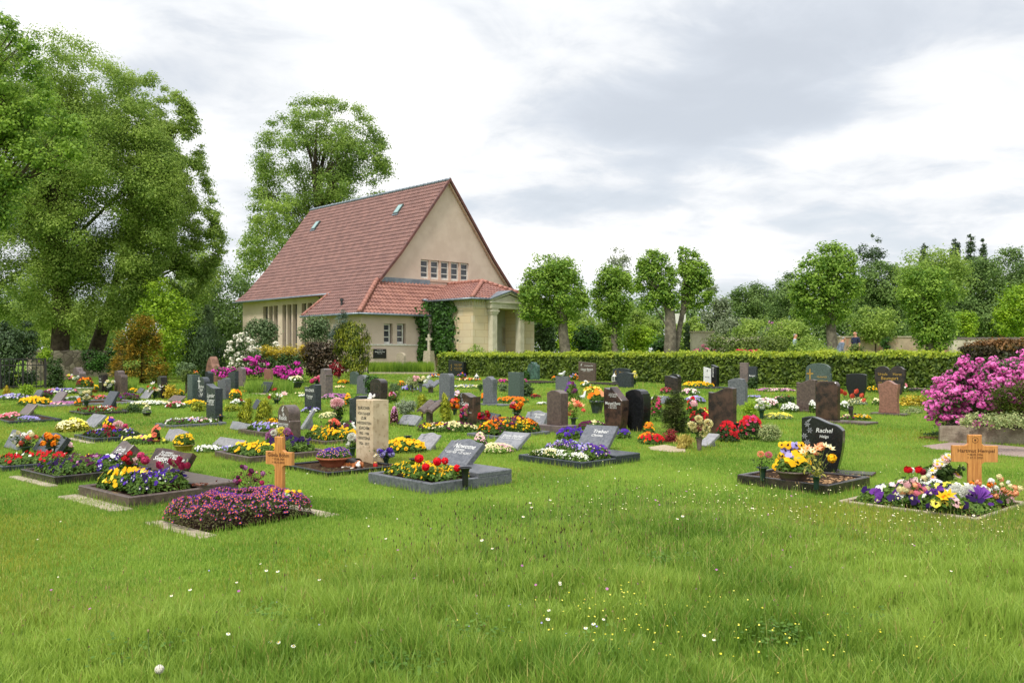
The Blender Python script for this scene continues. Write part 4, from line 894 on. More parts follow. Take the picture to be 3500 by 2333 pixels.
# small stone figures
def on_top(px, py, D): return Vector((XD(px, D).x, D, hz(py, D)))
Db = F * EYE / (1592 - H + F * SL) + .35
p = on_top(1266, 1366, Db); t = thing('angel_figurine', 'little white sitting angel on top of the travertine block', 'figurine', p, RZ)
skinned('body', [((0, 0, .02), (.03, .026)), ((0, 0, .05), .022), ((0, -.004, .075), (.012, .012)), ((0, -.008, .095), (.02, .02)), ((.03, -.03, .02), .014), ((-.03, -.03, .02), .014), ((.02, -.02, .06), .009), ((-.02, -.02, .06), .009)], [(0, 1), (1, 2), (2, 3), (0, 4), (0, 5), (1, 6), (1, 7)], [GR['white']], lambda c: 0, t)
mb = MB()
for s in (-1, 1): mb.add([(0, .02, .05), (s * .045, .035, .085), (s * .05, .035, .05), (s * .02, .03, .03), (0, .03, .05), (s * .045, .045, .085), (s * .05, .045, .05), (s * .02, .04, .03)], [(0, 1, 2, 3), (7, 6, 5, 4), (0, 4, 5, 1), (1, 5, 6, 2), (2, 6, 7, 3), (3, 7, 4, 0)])
mb.build('wings', GR['white'], t)
def bird(p, s, label, rz, neck=0):
    t = thing('bird_figurine', label, 'figurine', p, rz)
    n = [((0, 0, .05), (.045, .04)), ((-.05, 0, .05), (.03, .025)), ((-.11, 0, .055), (.012, .008)), ((.045, 0, .07), (.028, .026)), ((.06, 0, .11 + neck), (.022, .02)), ((.09, 0, .105 + neck), (.006, .006)), ((0, .0, .0), (.012, .012))]
    n = [((a[0] * s, a[1] * s, a[2] * s), tuple(q * s for q in b)) for a, b in n]
    skinned('body', n, [(0, 1), (1, 2), (0, 3), (3, 4), (4, 5), (0, 6)], [GR['white']], lambda c: 0, t)
    mb = MB(); 
    for q in (-1, 1): mb.ball((-.02 * s, q * .04 * s, .055 * s), (.06 * s, .012 * s, .025 * s), 8, 5)
    mb.build('wings', GR['white'], t, True)
bird(on_top(1922, 1287, F * EYE / (1335 - H + F * SL) + .25), 1.7, 'white dove figure on the plain grey slab gravestone', RZ)
bird(G(1990, 1366), 1.6, 'small white swan ornament on the grass before the orange lilies', math.radians(30), .04)
# lanterns and grave candles
def lantern(p, label, s=1.):
    t = thing('grave_lantern', label, 'lantern', p, RZ, 'white grave lanterns'); w = .07 * s; mb = MB()
    mb.bbox(-w, w, -w, w, 0, .02 * s); 
    for a in (-1, 1):
        for b in (-1, 1): mb.box(a * w * .95 - .008 * s, a * w * .95 + .008 * s, b * w * .95 - .008 * s, b * w * .95 + .008 * s, .02 * s, .2 * s)
    mb.build('frame', white_p, t); MB().box(-w * .85, w * .85, -w * .85, w * .85, .021 * s, .195 * s).build('pane', P('lantern_glass', (120, 126, 120), (90, 96, 92), 5, .1), t)
    MB().lathe([(w * 1.35, .195 * s), (w * 1.3, .215 * s), (w * .6, .275 * s), (w * .35, .30 * s), (w * .3, .315 * s), (0, .33 * s)], n=12).build('roof', white_p, t, True)
    MB().tube((-.02 * s, 0, .33 * s), (-.014 * s, 0, .36 * s), .004 * s).tube((-.014 * s, 0, .36 * s), (.014 * s, 0, .36 * s), .004 * s).tube((.014 * s, 0, .36 * s), (.02 * s, 0, .33 * s), .004 * s).build('handle', white_p, t)
lantern(G(1629, 1302), 'white lantern in front of the hedge left part', 1.0)
lantern(G(2100, 1310) + Vector((0, 0, .08)), 'white lantern before the wide gold-lettered stone', 1.05)
redg = P('red_glass', (190, 26, 24), (150, 16, 18), 10, .15, .6)
def candle(px, py, label):
    t = thing('grave_candle', label, 'grave candle', G(px, py), 0, 'red grave candles')
    MB().lathe([(0, 0), (.026, 0), (.029, .015), (.029, .075), (.025, .082)], n=14).build('glass', redg, t, True)
    MB().lathe([(.026, .082), (.028, .086), (.02, .098), (0, .1)], n=14).build('lid', P('gold_lid', (190, 150, 80), None, 9, .4, metal=.6), t, True)
candle(1283, 1603, 'red grave candle right of the lying beagle'); candle(1187, 1592, 'red grave candle left of the lying beagle')
# dried leaf wreath on the polished slab
sp_ = G(674, 1690) + Vector((0, 0, .14)); 
# ================================================================== plants
leaf_g = LM('leaf_green', (112, 142, 52), (66, 96, 32)); leaf_d = LM('leaf_dark', (74, 98, 42), (44, 66, 28)); leaf_l = LM('leaf_light', (140, 168, 60), (96, 134, 44))
leaf_s = LM('leaf_silver', (160, 170, 140), (116, 130, 104)); leaf_y = LM('leaf_yellow', (190, 176, 60), (140, 142, 40)); leaf_v = LM('leaf_variegated', (186, 190, 130), (110, 134, 80))
leaf_r = LM('leaf_brownred', (112, 62, 54), (74, 48, 38)); stem_m = P('stem_green', (96, 120, 54), (70, 96, 40), 9, .7)
def pet(n, a, b): return LM('petal_' + n, a, b, .2, .6, 3, .15)
C_ = dict(
    Y=pet('yellow', (248, 204, 34), (240, 176, 16)), y=pet('lemon', (244, 234, 110), (236, 222, 70)), O=pet('orange', (244, 140, 26), (226, 108, 16)), R=pet('red', (214, 26, 36), (172, 16, 28)), G=pet('geranium_red', (240, 24, 44), (212, 14, 34)),
    D=pet('dark_red', (138, 16, 34), (96, 14, 30)), K=pet('pink', (236, 150, 160), (214, 110, 132)), k=pet('pale_pink', (244, 206, 206), (232, 178, 184)), M=pet('magenta', (212, 40, 150), (178, 28, 122)),
    m=pet('rose_magenta', (206, 70, 112), (170, 40, 90)), V=pet('violet', (88, 48, 168), (60, 30, 124)), v=pet('deep_violet', (50, 24, 88), (36, 16, 62)), L=pet('lavender', (176, 168, 222), (150, 138, 204)),
    W=pet('white', (240, 240, 232), (222, 222, 210)), w=pet('cream', (240, 232, 186), (226, 214, 150)), P=pet('purple', (112, 54, 148), (80, 38, 116)), S=pet('salmon', (246, 128, 100), (230, 96, 80)), A=pet('apricot', (248, 186, 140), (240, 164, 120)),
    X=pet('plum', (104, 34, 76), (74, 26, 58)), B=pet('black_eye', (50, 20, 20), (36, 14, 18)), p=pet('mauve', (196, 130, 178), (172, 104, 156)))
SOILM = P('dark_soil', (74, 56, 40), (52, 40, 30), 14, 1, .1, .8, .02)
NB = 0
def dome_pts(n, hx, hy, h, sq=2.0, low=.0, lump=.25):
    """points over a lumpy mound"""
    out = []
    while len(out) < n:
        x, y = rs.uniform(-1, 1, 2)
        if abs(x) ** sq + abs(y) ** sq > 1: continue
        out.append((x, y))
    q = np.array(out); e = np.clip(1 - (np.abs(q[:, 0]) ** sq + np.abs(q[:, 1]) ** sq), 0, 1) ** .35
    ph = rs.rand(4) * 6
    l = 1 - lump * .5 * (np.sin(q[:, 0] * hx * 9 + ph[0]) * np.sin(q[:, 1] * hy * 11 + ph[1]) + np.sin(q[:, 0] * hx * 23 + ph[2]) * .5 * np.sin(q[:, 1] * hy * 19 + ph[3]) + .4)
    z = low + (h - low) * e * l
    return np.stack([q[:, 0] * hx, q[:, 1] * hy, z], 1), e
def bed(px0, px1, yb, h, dep, cols, label, name='flower_bed', cat='flowers', fl=None, size=.045, den=1., rz=0., leaf=None, z0=0., eye=None, sq=2.0, at=None, lf=.045, es=.45, grp='flower beds', wm=None, lump=.25):
    """mound of flowering plants whose near edge sits at image row yb"""
    D = F * (EYE - z0) / (yb - H + F * SL); w = wm or (px1 - px0) * D / F; D2 = D + dep / 2
    p = Vector((((px0 + px1) / 2 - CX) / F * D2, D2, SL * D2 + z0)) if at is None else at
    r = thing(name, label, cat, p, rz, grp)
    hx, hy = w / 2, dep / 2; area = w * dep + 2 * h * (w + dep) * .5
    lf = max(lf, 2.6 * D / 921); size = max(size, 1.5 * D / 921)
    nl = int(min(9000, den * 5.0 * area / (lf * lf * .5)))
    C, e = dome_pts(nl, hx, hy, h * .92, sq, .0, lump); dpt = rs.rand(nl) ** 2; C[:, 2] *= 1 - .6 * dpt
    N = unit(np.stack([C[:, 0] / hx * .6, C[:, 1] / hy * .6, np.full(nl, .8)], 1) + rdir(nl) * .7)
    me = np_mesh('foliage', [(kites(C, N, lf, .6), 4, 0)], [leaf or leaf_g]); link('foliage', me, r)
    n = int(min(8000, den * 1.55 * area / (size * size * 3.1)))
    C, e = dome_pts(n, hx, hy, h, sq, .0, lump); C[:, 2] = np.maximum(C[:, 2], size) + size * .5 * rs.rand(n)
    N = unit(np.stack([C[:, 0] / hx * .5, C[:, 1] / hy * .5 - .75, np.full(n, .75)], 1) + rdir(n) * .55)
    # neighbouring plants share a colour
    ks = list(cols); wts = np.array([cols[k] for k in ks], float); wts /= wts.sum()
    nc = max(4, int(area / .035)); cc = np.stack([rs.uniform(-hx, hx, nc), rs.uniform(-hy, hy, nc)], 1); ck = rs.choice(len(ks), nc, p=wts)
    nearest = np.argmin(((C[:, None, :2] - cc[None]) ** 2).sum(2), 1); K = ck[nearest]; sw = rs.rand(n) < .15; K[sw] = rs.choice(len(ks), sw.sum(), p=wts)
    rad = size * .5 * (.7 + .5 * rs.rand(n)); g = [(discs(C, N, rad, 10 if D < 16 else 6, .1), 10 if D < 16 else 6, K)]
    mats = [C_[k] for k in ks]
    if eye and D < 26:
        mats.append(C_[eye]); C2 = C + N * .003; low = np.array([0, 0, -.22]) * rad[:, None]
        g.append((discs(C2 + low, N, rad * es, 6, .25), 6, len(ks)))
    link('blossom', np_mesh('blossom', g, mats), r)
    return r
def kbed(k, cols, label, h=.14, a0=.06, b0=.06, a1=None, b1=None, **kw):
    """planting inside a kerb: k = (near corner px, py, la, lb, rz, kerb height)"""
    nx, ny, la, lb, rz, kh = k; N = G(nx, ny); ax, ay = axes(rz); a1 = la - .06 if a1 is None else a1; b1 = lb - .06 if b1 is None else b1
    ca, cb = -(a0 + a1) / 2, (b0 + b1) / 2
    at = Vector((N.x + ax[0] * ca + ay[0] * cb, N.y + ax[1] * ca + ay[1] * cb, N.z + SL * (ax[1] * ca + ay[1] * cb) + kh - .04))
    return bed(0, 0, ny, h, b1 - b0, cols, label, at=at, rz=rz, wm=a1 - a0, sq=4.0, **kw)
MZ = math.radians(-42)
# nearest beds
kbed((685, 1842, 1.0, 1.42, MZ, .05), dict(P=5, V=.8), 'big mass of small purple and orange violas in front of the left wooden cross', h=.25, size=.026, den=1.2, eye='O', es=.6, b1=1.3, a0=.1, a1=.95, lf=.025, leaf=LM('leaf_dry', (92, 100, 48), (74, 62, 40)))
kbed((441, 1738, 1.15, 1.75, MZ, .125), dict(y=1.0, Y=1.2), 'bright yellow pansies in the polished dark brown kerb', h=.17, size=.062, den=1.2, b0=.1, b1=.6, a0=.5, a1=1.06)
kbed((441, 1738, 1.15, 1.2, MZ, .125), dict(V=3, v=1), 'violet pansies next to the yellow ones in the polished kerb', h=.2, size=.055, den=.9, b0=.12, b1=.74, a0=.08, a1=.6, eye='W')
kbed((186, 1658, 1.0, 1.15, MZ, .10), dict(X=3, v=1.5, p=1.0, Y=.3), 'plum and mauve pansies in the low brown kerb at left', h=.17, size=.05, den=.6)
bed(330, 430, 1640, .26, .5, dict(V=3, v=2, W=.7), 'tall violet and white pansies left of the yellow ones', size=.05, eye='W', den=.7)
kbed((8, 1612, .9, 1.0, RZ, .07), dict(R=3, W=.5), 'red primroses in the kerb cut by the left edge', h=.12, size=.05, den=.5)
kbed((320, 1514, .95, .9, RZ, .08), dict(R=1, V=1, W=1, D=.6), 'mixed red white and blue pansies in dark foliage', h=.13, size=.045, den=.6, leaf=leaf_d)
kbed((286, 1421, 1.0, 1.0, RZ, .07), dict(D=3, R=2, W=.5), 'dark red pansies before the dark wedge plate', h=.12, size=.05, den=.9)
kbed((580, 1464, .7, 1.15, RZ, .06), dict(W=2, X=1, L=1, k=.7), 'white plum and lilac pansies in the grey kerb', h=.12, size=.05, den=.8)
kbed((847, 1584, 1.0, 1.25, RZ, .09), dict(Y=4), 'yellow pansies with black eyes in the dark brown kerb', h=.15, size=.062, den=.75, eye='B', b0=.08, b1=.6)
kbed((847, 1584, 1.0, 1.25, RZ, .09), dict(v=4, Y=.5), 'deep violet pansies behind the black-eyed yellow ones', h=.2, size=.06, den=.9, b0=.6, b1=1.15)
kbed((898, 1494, .9, .6, RZ, .09), dict(L=3, W=1), 'lavender blue pansies left of the tall brown stone', h=.14, size=.05)
kbed((1108, 1520, .9, .8, RZ, .06), dict(Y=4, X=.5), 'yellow black-eyed pansies behind the funeral vase with apricot roses', h=.2, size=.06, den=1., eye='B')
bed(1150, 1216, 1492, .26, .4, dict(X=1, W=1), 'white and plum pansies at the left of the travertine block', size=.05)
kbed((1472, 1690, 1.17, 1.18, RZ, .12), dict(Y=1), 'leafy plants with small yellow button flowers in the granite kerb', h=.16, size=.028, den=.35, b1=.72, lf=.06)
kbed((1694, 1501, .75, 1.3, RZ, .06), dict(O=3, Y=1, X=1.2), 'dome of orange and maroon violas', h=.28, size=.042, den=1.2, b1=1.25, eye='B')
kbed((1988, 1603, 1.18, 1.25, RZ, .09), dict(V=2, P=1.2, L=.8), 'purple violas in the dark kerb before the blue grey plate', h=.2, size=.045, den=1.1, eye='w', b0=.3, b1=.72)
kbed((1988, 1603, 1.18, 1.25, RZ, .09), dict(W=2, w=1), 'small white alyssum at the front of the purple violas', h=.13, size=.022, den=1.1, b0=.06, b1=.3)
# middle beds
for a in [
 (1310, 1460, 1550, .17, .5, dict(Y=4), 'bright yellow pansies between the travertine block and the pinkish plate', dict(size=.06, eye='B')),
 (1425, 1640, 1478, .16, .5, dict(w=2, X=1.2, Y=1), 'cream and maroon violas below the brown script stone', dict(size=.045, eye='B', den=1.1)),
 (665, 745, 1549, .10, .4, dict(L=2, W=2), 'lavender and white blooms right of the golden bowl', dict(size=.04)),
 (740, 860, 1545, .07, .4, dict(L=1, W=1), 'pale lilac aubrieta beside the flat pale slab', dict(size=.03, den=.5)),
 (405, 575, 1520, .10, .5, dict(y=2, X=1, K=.6), 'lemon and plum primroses left of the salmon begonia', dict(size=.06, den=.7)),
 (195, 300, 1478, .22, .7, dict(w=2, y=2), 'cream yellow wallflowers behind the dark kerb', dict(size=.04, leaf=leaf_y)),
 (0, 70, 1435, .12, .6, dict(K=2, W=1, R=.7), 'pink and white blooms at the left edge below the ribbed plate', dict(size=.05)),
 (55, 135, 1443, .10, .5, dict(L=3), 'pale lavender creeping phlox by the left kerb', dict(size=.035)),
 (0, 105, 1368, .15, .9, dict(L=3, W=.5), 'lavender pansies along the left edge', dict(size=.06)),
 (66, 172, 1388, .2, .9, dict(Y=4), 'yellow daffodil bed on the mossy kerb', dict(size=.07)),
 (140, 178, 1362, .22, .5, dict(X=3), 'plum wallflowers behind the daffodils', dict(size=.06)),
 (175, 250, 1388, .08, .8, dict(p=2, k=1), 'pink creeping phlox right of the daffodils', dict(size=.05)),
 (150, 270, 1348, .16, 1., dict(V=1, L=1, W=1, K=.5), 'mixed violet and white pansies before the left stepped stone', dict(size=.06)),
 (225, 285, 1368, .08, .6, dict(W=3), 'white candytuft left of the red pansy patch', dict(size=.05)),
 (270, 320, 1364, .10, .6, dict(D=3, R=1), 'small patch of dark red pansies by the bowl', dict(size=.05)),
 (325, 372, 1370, .13, .6, dict(K=1, p=1, S=.6), 'pink and mauve pansies under the small brown stone', dict(size=.05)),
 (390, 475, 1372, .20, .8, dict(X=3, P=1), 'tall plum wallflowers below the reddish stepped stone', dict(size=.06)),
 (440, 470, 1345, .16, .4, dict(Y=3), 'yellow blooms behind the plum wallflowers', dict(size=.06)),
 (448, 580, 1388, .10, 1., dict(w=2, W=2), 'cream and white carpet of pansies', dict(size=.05)),
 (570, 632, 1398, .14, .6, dict(W=1, K=1, D=.5), 'mound of white and dark red primroses', dict(size=.06)),
 (605, 628, 1358, .2, .4, dict(Y=3), 'yellow flowers left of the green grey pillar', dict(size=.06)),
 (625, 705, 1392, .14, .6, dict(Y=4), 'yellow pansies at the foot of the cross-marked stone', dict(size=.06)),
 (785, 825, 1368, .3, .5, dict(O=1, Y=2), 'orange yellow wallflowers right of the grey stone', dict(size=.06)),
 (790, 835, 1385, .14, .5, dict(W=2, D=1), 'white and red carnations before the wallflowers', dict(size=.05)),
 (835, 900, 1342, .08, .7, dict(O=2, Y=1), 'orange creeping flowers left of the open plate', dict(size=.05)),
 (925, 1000, 1342, .12, .8, dict(Y=3, O=.5), 'yellow pansies behind the open plate', dict(size=.06)),
 (845, 880, 1322, .1, .6, dict(O=1, D=1), 'small orange and red flowers below the arched grey brown stone', dict(size=.05)),
 (925, 985, 1322, .08, 1., dict(y=1), 'yellow green saxifrage cushion', dict(size=.03, den=.5, leaf=leaf_l)),
 (1020, 1065, 1358, .05, .5, dict(W=2), 'white flowers beside the flat dark rock', dict(size=.05)),
 (1030, 1100, 1412, .12, .4, dict(v=1, L=1, W=1), 'lavender and white pansies at the foot of the stone with white capitals', dict(size=.045)),
 (1100, 1200, 1366, .14, .9, dict(p=3, P=.5), 'mauve aubrieta carpet right of the tiered pillar', dict(size=.05)),
 (1152, 1195, 1313, .14, .8, dict(Y=2, O=2), 'orange yellow pansies left of the small round stone', dict(size=.06)),
 (1145, 1180, 1328, .08, .6, dict(w=1, O=1), 'low cream flowers in front of the orange yellow ones', dict(size=.05)),
 (1090, 1160, 1432, .12, .5, dict(w=1), 'pale green creeping plant with cream specks', dict(size=.02, den=.6, leaf=leaf_v)),
 (1178, 1200, 1390, .3, .3, dict(O=2, Y=2), 'orange yellow wallflowers left of the wavy blue grey stone', dict(size=.05)),
 (1325, 1355, 1378, .3, .4, dict(p=2, K=1, D=1), 'mauve and pink bouquet flowers right of the travertine block', dict(size=.06)),
 (1335, 1360, 1455, .35, .3, dict(p=1, k=1), 'pink heather beside the travertine block', dict(size=.025, leaf=leaf_r)),
 (1360, 1385, 1322, .2, .5, dict(O=2, Y=2), 'orange flowers left of the variegated mound', dict(size=.06)),
 (1370, 1430, 1337, .16, .7, dict(V=1, L=2), 'lavender violas beside the long slab', dict(size=.06)),
 (1465, 1505, 1292, .16, .8, dict(O=1, V=1, W=1), 'orange and lilac pansies left of the gold-lettered black stone', dict(size=.07)),
 (1562, 1596, 1292, .2, .6, dict(V=1, O=1.2), 'violet and orange pansies at the foot of the gold-lettered black stone', dict(size=.07)),
 (1552, 1645, 1303, .12, .8, dict(w=1, O=1, D=.5), 'small mixed pansies in front of the hedge lantern', dict(size=.05)),
 (1550, 1580, 1368, .24, .4, dict(L=3, k=1), 'lavender pansies behind the brown script stone', dict(size=.06)),
 (1553, 1650, 1328, .1, 1.2, dict(W=1, L=.5, w=1), 'pale mixed flowers between the two middle grey stones', dict(size=.04, den=.4)),
 (1645, 1655, 1375, .2, .3, dict(O=3), 'orange pansies at the left of the waisted stone', dict(size=.06)),
 (1693, 1808, 1379, .14, .8, dict(O=4), 'bright orange pansy bed right of the waisted stone', dict(size=.06)),
 (1700, 1740, 1310, .16, .6, dict(M=2, y=.6), 'magenta aubrieta left of the mottled oblong stone', dict(size=.06)),
 (1788, 1802, 1310, .14, .5, dict(M=3), 'magenta blooms right of the mottled oblong stone', dict(size=.06)),
 (1812, 1848, 1362, .1, .6, dict(O=1, D=1), 'orange and maroon low flowers by the dark dwarf conifer', dict(size=.05)),
 (1830, 1880, 1385, .06, .5, dict(W=1), 'white specks of stonecrop in the lawn', dict(size=.03, den=.4)),
 (1886, 1900, 1303, .2, .4, dict(O=3), 'orange pansies left of the dove slab', dict(size=.07)),
 (1945, 1995, 1300, .28, .6, dict(V=1, L=1, O=1), 'purple and orange pansies in the hedge kerb', dict(size=.07)),
 (1975, 2012, 1302, .24, .6, dict(L=2, O=1), 'lilac and orange pansies under the dove script stone', dict(size=.07)),
 (1932, 1975, 1368, .5, .5, dict(P=2, X=1), 'tall purple lilac blooms beside the dove slab', dict(size=.09, leaf=leaf_g)),
 (1990, 2060, 1350, .25, .8, dict(y=.5, O=.4), 'straw green saxifrage clump', dict(size=.03, den=.5, leaf=leaf_y)),
 (1985, 2020, 1325, .22, .4, dict(W=1, Y=1), 'white and yellow daffodils behind the straw clump', dict(size=.09)),
 (1900, 1998, 1505, .18, .5, dict(V=4), 'vivid violet pansies left of the blue grey plate', dict(size=.055)),
 (2100, 2155, 1500, .14, .4, dict(V=3), 'violet pansies under the twin-peaked stone', dict(size=.055)),
 (1975, 2075, 1472, .16, .5, dict(w=1, X=1), 'cream and plum violas behind the blue grey plate', dict(size=.04)),
 (2180, 2270, 1520, .15, .6, dict(R=2, O=1, D=1), 'red and orange violas left of the pale gravel', dict(size=.045)),
 (2225, 2262, 1442, .55, .4, dict(m=2, D=.6), 'tall crimson flowers between the black stepped stone and the spruce', dict(size=.05)),
 (2200, 2235, 1485, .2, .3, dict(O=1, Y=1), 'marigolds at the foot of the black stepped stone', dict(size=.04)),
 (2225, 2290, 1372, .14, .6, dict(W=1, L=1), 'white and lilac flowers beside the small dark plate', dict(size=.04, den=.6)),
 (2255, 2300, 1350, .22, .5, dict(D=2, m=1), 'dark red wallflowers below the rough-edged stone', dict(size=.05)),
 (2340, 2410, 1380, .18, .8, dict(L=2, W=1), 'pale blue forget-me-nots right of the spruce', dict(size=.045, den=.9)),
 (2330, 2390, 1352, .2, .5, dict(W=1, k=1, p=1), 'white and pink bouquet flowers behind the forget-me-nots', dict(size=.06)),
 (2350, 2382, 1418, .35, .4, dict(p=1, R=1.4), 'mauve and red roses right of the spruce', dict(size=.07)),
 (2385, 2422, 1420, .14, .5, dict(y=1, R=.4), 'lemon pansies left of the big wave-topped stone', dict(size=.05)),
 (2330, 2440, 1326, .2, 1., dict(Y=4, O=.6), 'golden yellow pansies before the white panel', dict(size=.07)),
 (2380, 2422, 1308, .26, .4, dict(w=1, K=1), 'cream and pink pansies behind the golden ones', dict(size=.07)),
 (2488, 2548, 1300, .35, .5, dict(V=2, P=1), 'purple campanula on top of the wave stepped grey stone area', dict(size=.06)),
 (2585, 2720, 1340, .1, .7, dict(k=2, p=1.4), 'pale pink creeping phlox along the lawn', dict(size=.05)),
 (2555, 2600, 1362, .06, .8, dict(L=1), 'small bluish flowers in the lawn behind the green bush', dict(size=.04, den=.5)),
 (2668, 2728, 1410, .2, .6, dict(W=4), 'round white candytuft left of the brown wave stone', dict(size=.04, den=1.4)),
 (2768, 2788, 1412, .3, .3, dict(W=4), 'white candytuft between the two brown stones', dict(size=.05, den=1.4)),
 (2870, 2900, 1408, .22, .4, dict(W=4), 'white candytuft behind the tulip vase', dict(size=.06, den=1.4)),
 (2872, 2975, 1438, .12, .4, dict(w=1, X=.6, Y=1), 'cream yellow and plum pansies on the brown base slab', dict(size=.05, eye='B')),
 (2610, 2710, 1434, .12, .6, dict(y=1), 'yellow green ground cover with lemon specks', dict(size=.03, den=.7, leaf=leaf_v)),
 (2585, 2660, 1400, .28, .5, dict(W=2, k=1), 'white and blush flowers beyond the yellow green cover', dict(size=.05)),
 (2640, 2690, 1376, .14, .5, dict(k=1, S=.5), 'pale rosettes left of the brown wave stone', dict(size=.04, leaf=leaf_d)),
 (2962, 2996, 1342, .2, .5, dict(Y=3), 'yellow primroses left of the red granite stone', dict(size=.07)),
 (2966, 2998, 1326, .3, .4, dict(S=3, V=1), 'salmon geraniums behind the yellow primroses', dict(size=.08)),
 (2985, 3008, 1385, .16, .4, dict(w=1), 'cream flowers at the left foot of the red granite stone', dict(size=.05)),
 (3068, 3104, 1340, .26, .4, dict(K=1, W=.6), 'pink hydrangea right of the red granite stone', dict(size=.10)),
 (2900, 2960, 1385, .14, .8, dict(w=.4), 'trailing silver ivy below the black shield stone', dict(size=.03, den=.5, leaf=leaf_s)),
 (2450, 2525, 1512, .30, .5, dict(R=2, D=2), 'crimson azalea cushions at the right foot of the big wave-topped stone', dict(size=.05, den=1.3, leaf=leaf_d)),
 (2525, 2608, 1505, .42, .5, dict(R=2, m=2), 'crimson and rose azalea beside the variegated bush', dict(size=.055, den=1.3, leaf=leaf_d)),
 (2352, 2432, 1480, .42, .4, dict(R=2, D=1), 'red azalea behind the tall grave bouquet', dict(size=.055, den=1.2, leaf=leaf_d)),
 (1640, 1760, 1552, .12, .6, dict(w=2, k=1), 'white saxifrage in front of the book-shaped plate', dict(size=.022, den=.8, leaf=leaf_l)),
 (1620, 1665, 1530, .22, .4, dict(w=1, k=1), 'pale saxifrage sprays behind the kerbed granite plate', dict(size=.022, den=.8)),
 (3080, 3170, 1335, .06, .6, dict(k=.6), 'pale creeping cover right of the pink hydrangea', dict(size=.03, den=.4, leaf=leaf_s)),
 (1010, 1120, 1350, .03, .5, dict(w=1), 'low tufted herb by the flat dark rock', dict(size=.02, den=.3)),
 (735, 930, 1268, .30, .8, dict(w=.3), 'rough weedy clump at the foot of the azaleas', dict(size=.03, den=.3)),
]:
    bed(*a[:7], **a[7])
# right wooden cross grave: pansies round the bouquets
kbed((3346, 1782, 1.35, 1.3, RZ, .04), dict(v=3, P=2.2, W=.8), 'deep purple and white pansies round the right wooden cross', h=.15, size=.07, den=.8, eye='w', b1=.95, lf=.05)
kbed((3346, 1782, 1.35, 1.3, RZ, .04), dict(W=3, k=1, y=.6), 'small white and lemon violas at the far side of the right grave', h=.16, size=.05, den=.8, b0=.8, b1=1.2)
# bare earth of the black stone's grave, brown bark
# ------------------------------------------------------------------ blooms for bouquets (shared meshes)
HEADS = {}
def head_mesh(kind, col):
    k = (kind, col)
    if k in HEADS: return HEADS[k]
    m = C_[col]; g = []; mats = [m]
    if kind == 'ball':
        n = 90; N = rdir(n); C = N * .034; g = [(kites(C, unit(N + rdir(n) * .4), .03, .8), 4, 0)]
    elif kind == 'mum':
        n = 420; N = rdir(n); C = N * (.055 + .012 * rs.rand(n))[:, None] * np.array([1, 1, .8]); g = [(kites(C, unit(np.cross(N, rdir(n))), .03, .35, N * 3), 4, 0)]
    elif kind == 'rose':
        n = 46; N = rdir(n); N[:, 2] = np.abs(N[:, 2]) * .8 + .1 * rs.rand(n); N = unit(N); C = N * (.012 + .022 * rs.rand(n))[:, None]; g = [(kites(C, N, .036, .9), 4, 0)]
    elif kind in ('daisy', 'lily'):
        n = 11 if kind == 'daisy' else 6; R = .024 if kind == 'daisy' else .045; a = np.arange(n) * 2 * math.pi / n
        o = np.stack([np.cos(a), np.sin(a), np.full(n, .15 if kind == 'daisy' else .5)], 1); C = o * R * .5
        N = unit(np.stack([-np.cos(a) * .4, -np.sin(a) * .4, np.ones(n)], 1)); U = unit(o); V = np.cross(N, U); s = R * .62; w = R * .2 if kind == 'daisy' else R * .26
        g = [(np.stack([C - U * s, C + V * w, C + U * s, C - V * w], 1).reshape(-1, 3), 4, 0)]
        mats.append(C_['Y' if kind == 'daisy' else 'O']); z = np.array([[0, 0, .008]]); g.append((discs(z, np.array([[0, 0, 1.]]), .009, 8), 8, 1))
    elif kind == 'pansy':
        z = np.array([[0, 0, 0.]]); u = np.array([[0, 0, 1.]]); r = .03
        a = np.array([.5, 2.64, -.3, 3.44, -1.57]); C = np.stack([np.cos(a) * .017, np.sin(a) * .017, np.linspace(-.003, .004, 5)], 1)
        g = [(discs(C, np.repeat(u, 5, 0) + rdir(5) * .08, .019, 9), 9, 0)]; mats.append(C_['B' if col not in 'vVPX' else 'W']); g.append((discs(z + [[0, -.004, .006]], u, .011, 6, .3), 6, 1))
    elif kind == 'tulip':
        n = 6; a = np.arange(n) * 2 * math.pi / n; o = np.stack([np.cos(a), np.sin(a), 0 * a], 1); C = o * .016 + np.array([0, 0, .022]); N = unit(o + np.array([0, 0, .15])); U = np.tile([0, 0, 1.], (n, 1)); V = np.cross(N, U)
        g = [(np.stack([C - U * .03, C + V * .018 + o * .004, C + U * .032 - o * .008, C - V * .018 + o * .004], 1).reshape(-1, 3), 4, 0)]
    HEADS[k] = np_mesh('flower_head', g, mats); return HEADS[k]
greenpl = P('dark_green_plastic', (24, 52, 44), (18, 40, 34), 6, .4); blackpl = P('black_plastic', (28, 30, 32), (20, 22, 24), 6, .35)
terra = P('terracotta', (176, 108, 78), (156, 90, 62), 6, .8, .2, .2)
def vase(p, h, r, label, mat, flare=1.5, name='grave_vase'):
    t = thing(name, label, 'vase', p, 0, 'grave vases')
    MB().lathe([(r * .62, 0), (r * .66, h * .1), (r * .74, h * .6), (r * .95, h * .9), (r * flare * .9, h * .97), (r * flare, h), (r * flare * .92, h), (r * .8, h * .86), (.0, h * .8)], n=20).build('body', mat, t, True)
    MB().lathe([(r * flare * 1.02, h - .006), (r * flare * 1.06, h + .002), (r * flare * .98, h + .006), (r * flare * .9, h + .001)], n=20).build('rim', mat, t, True)
    foot(p, 0, r, r); return t
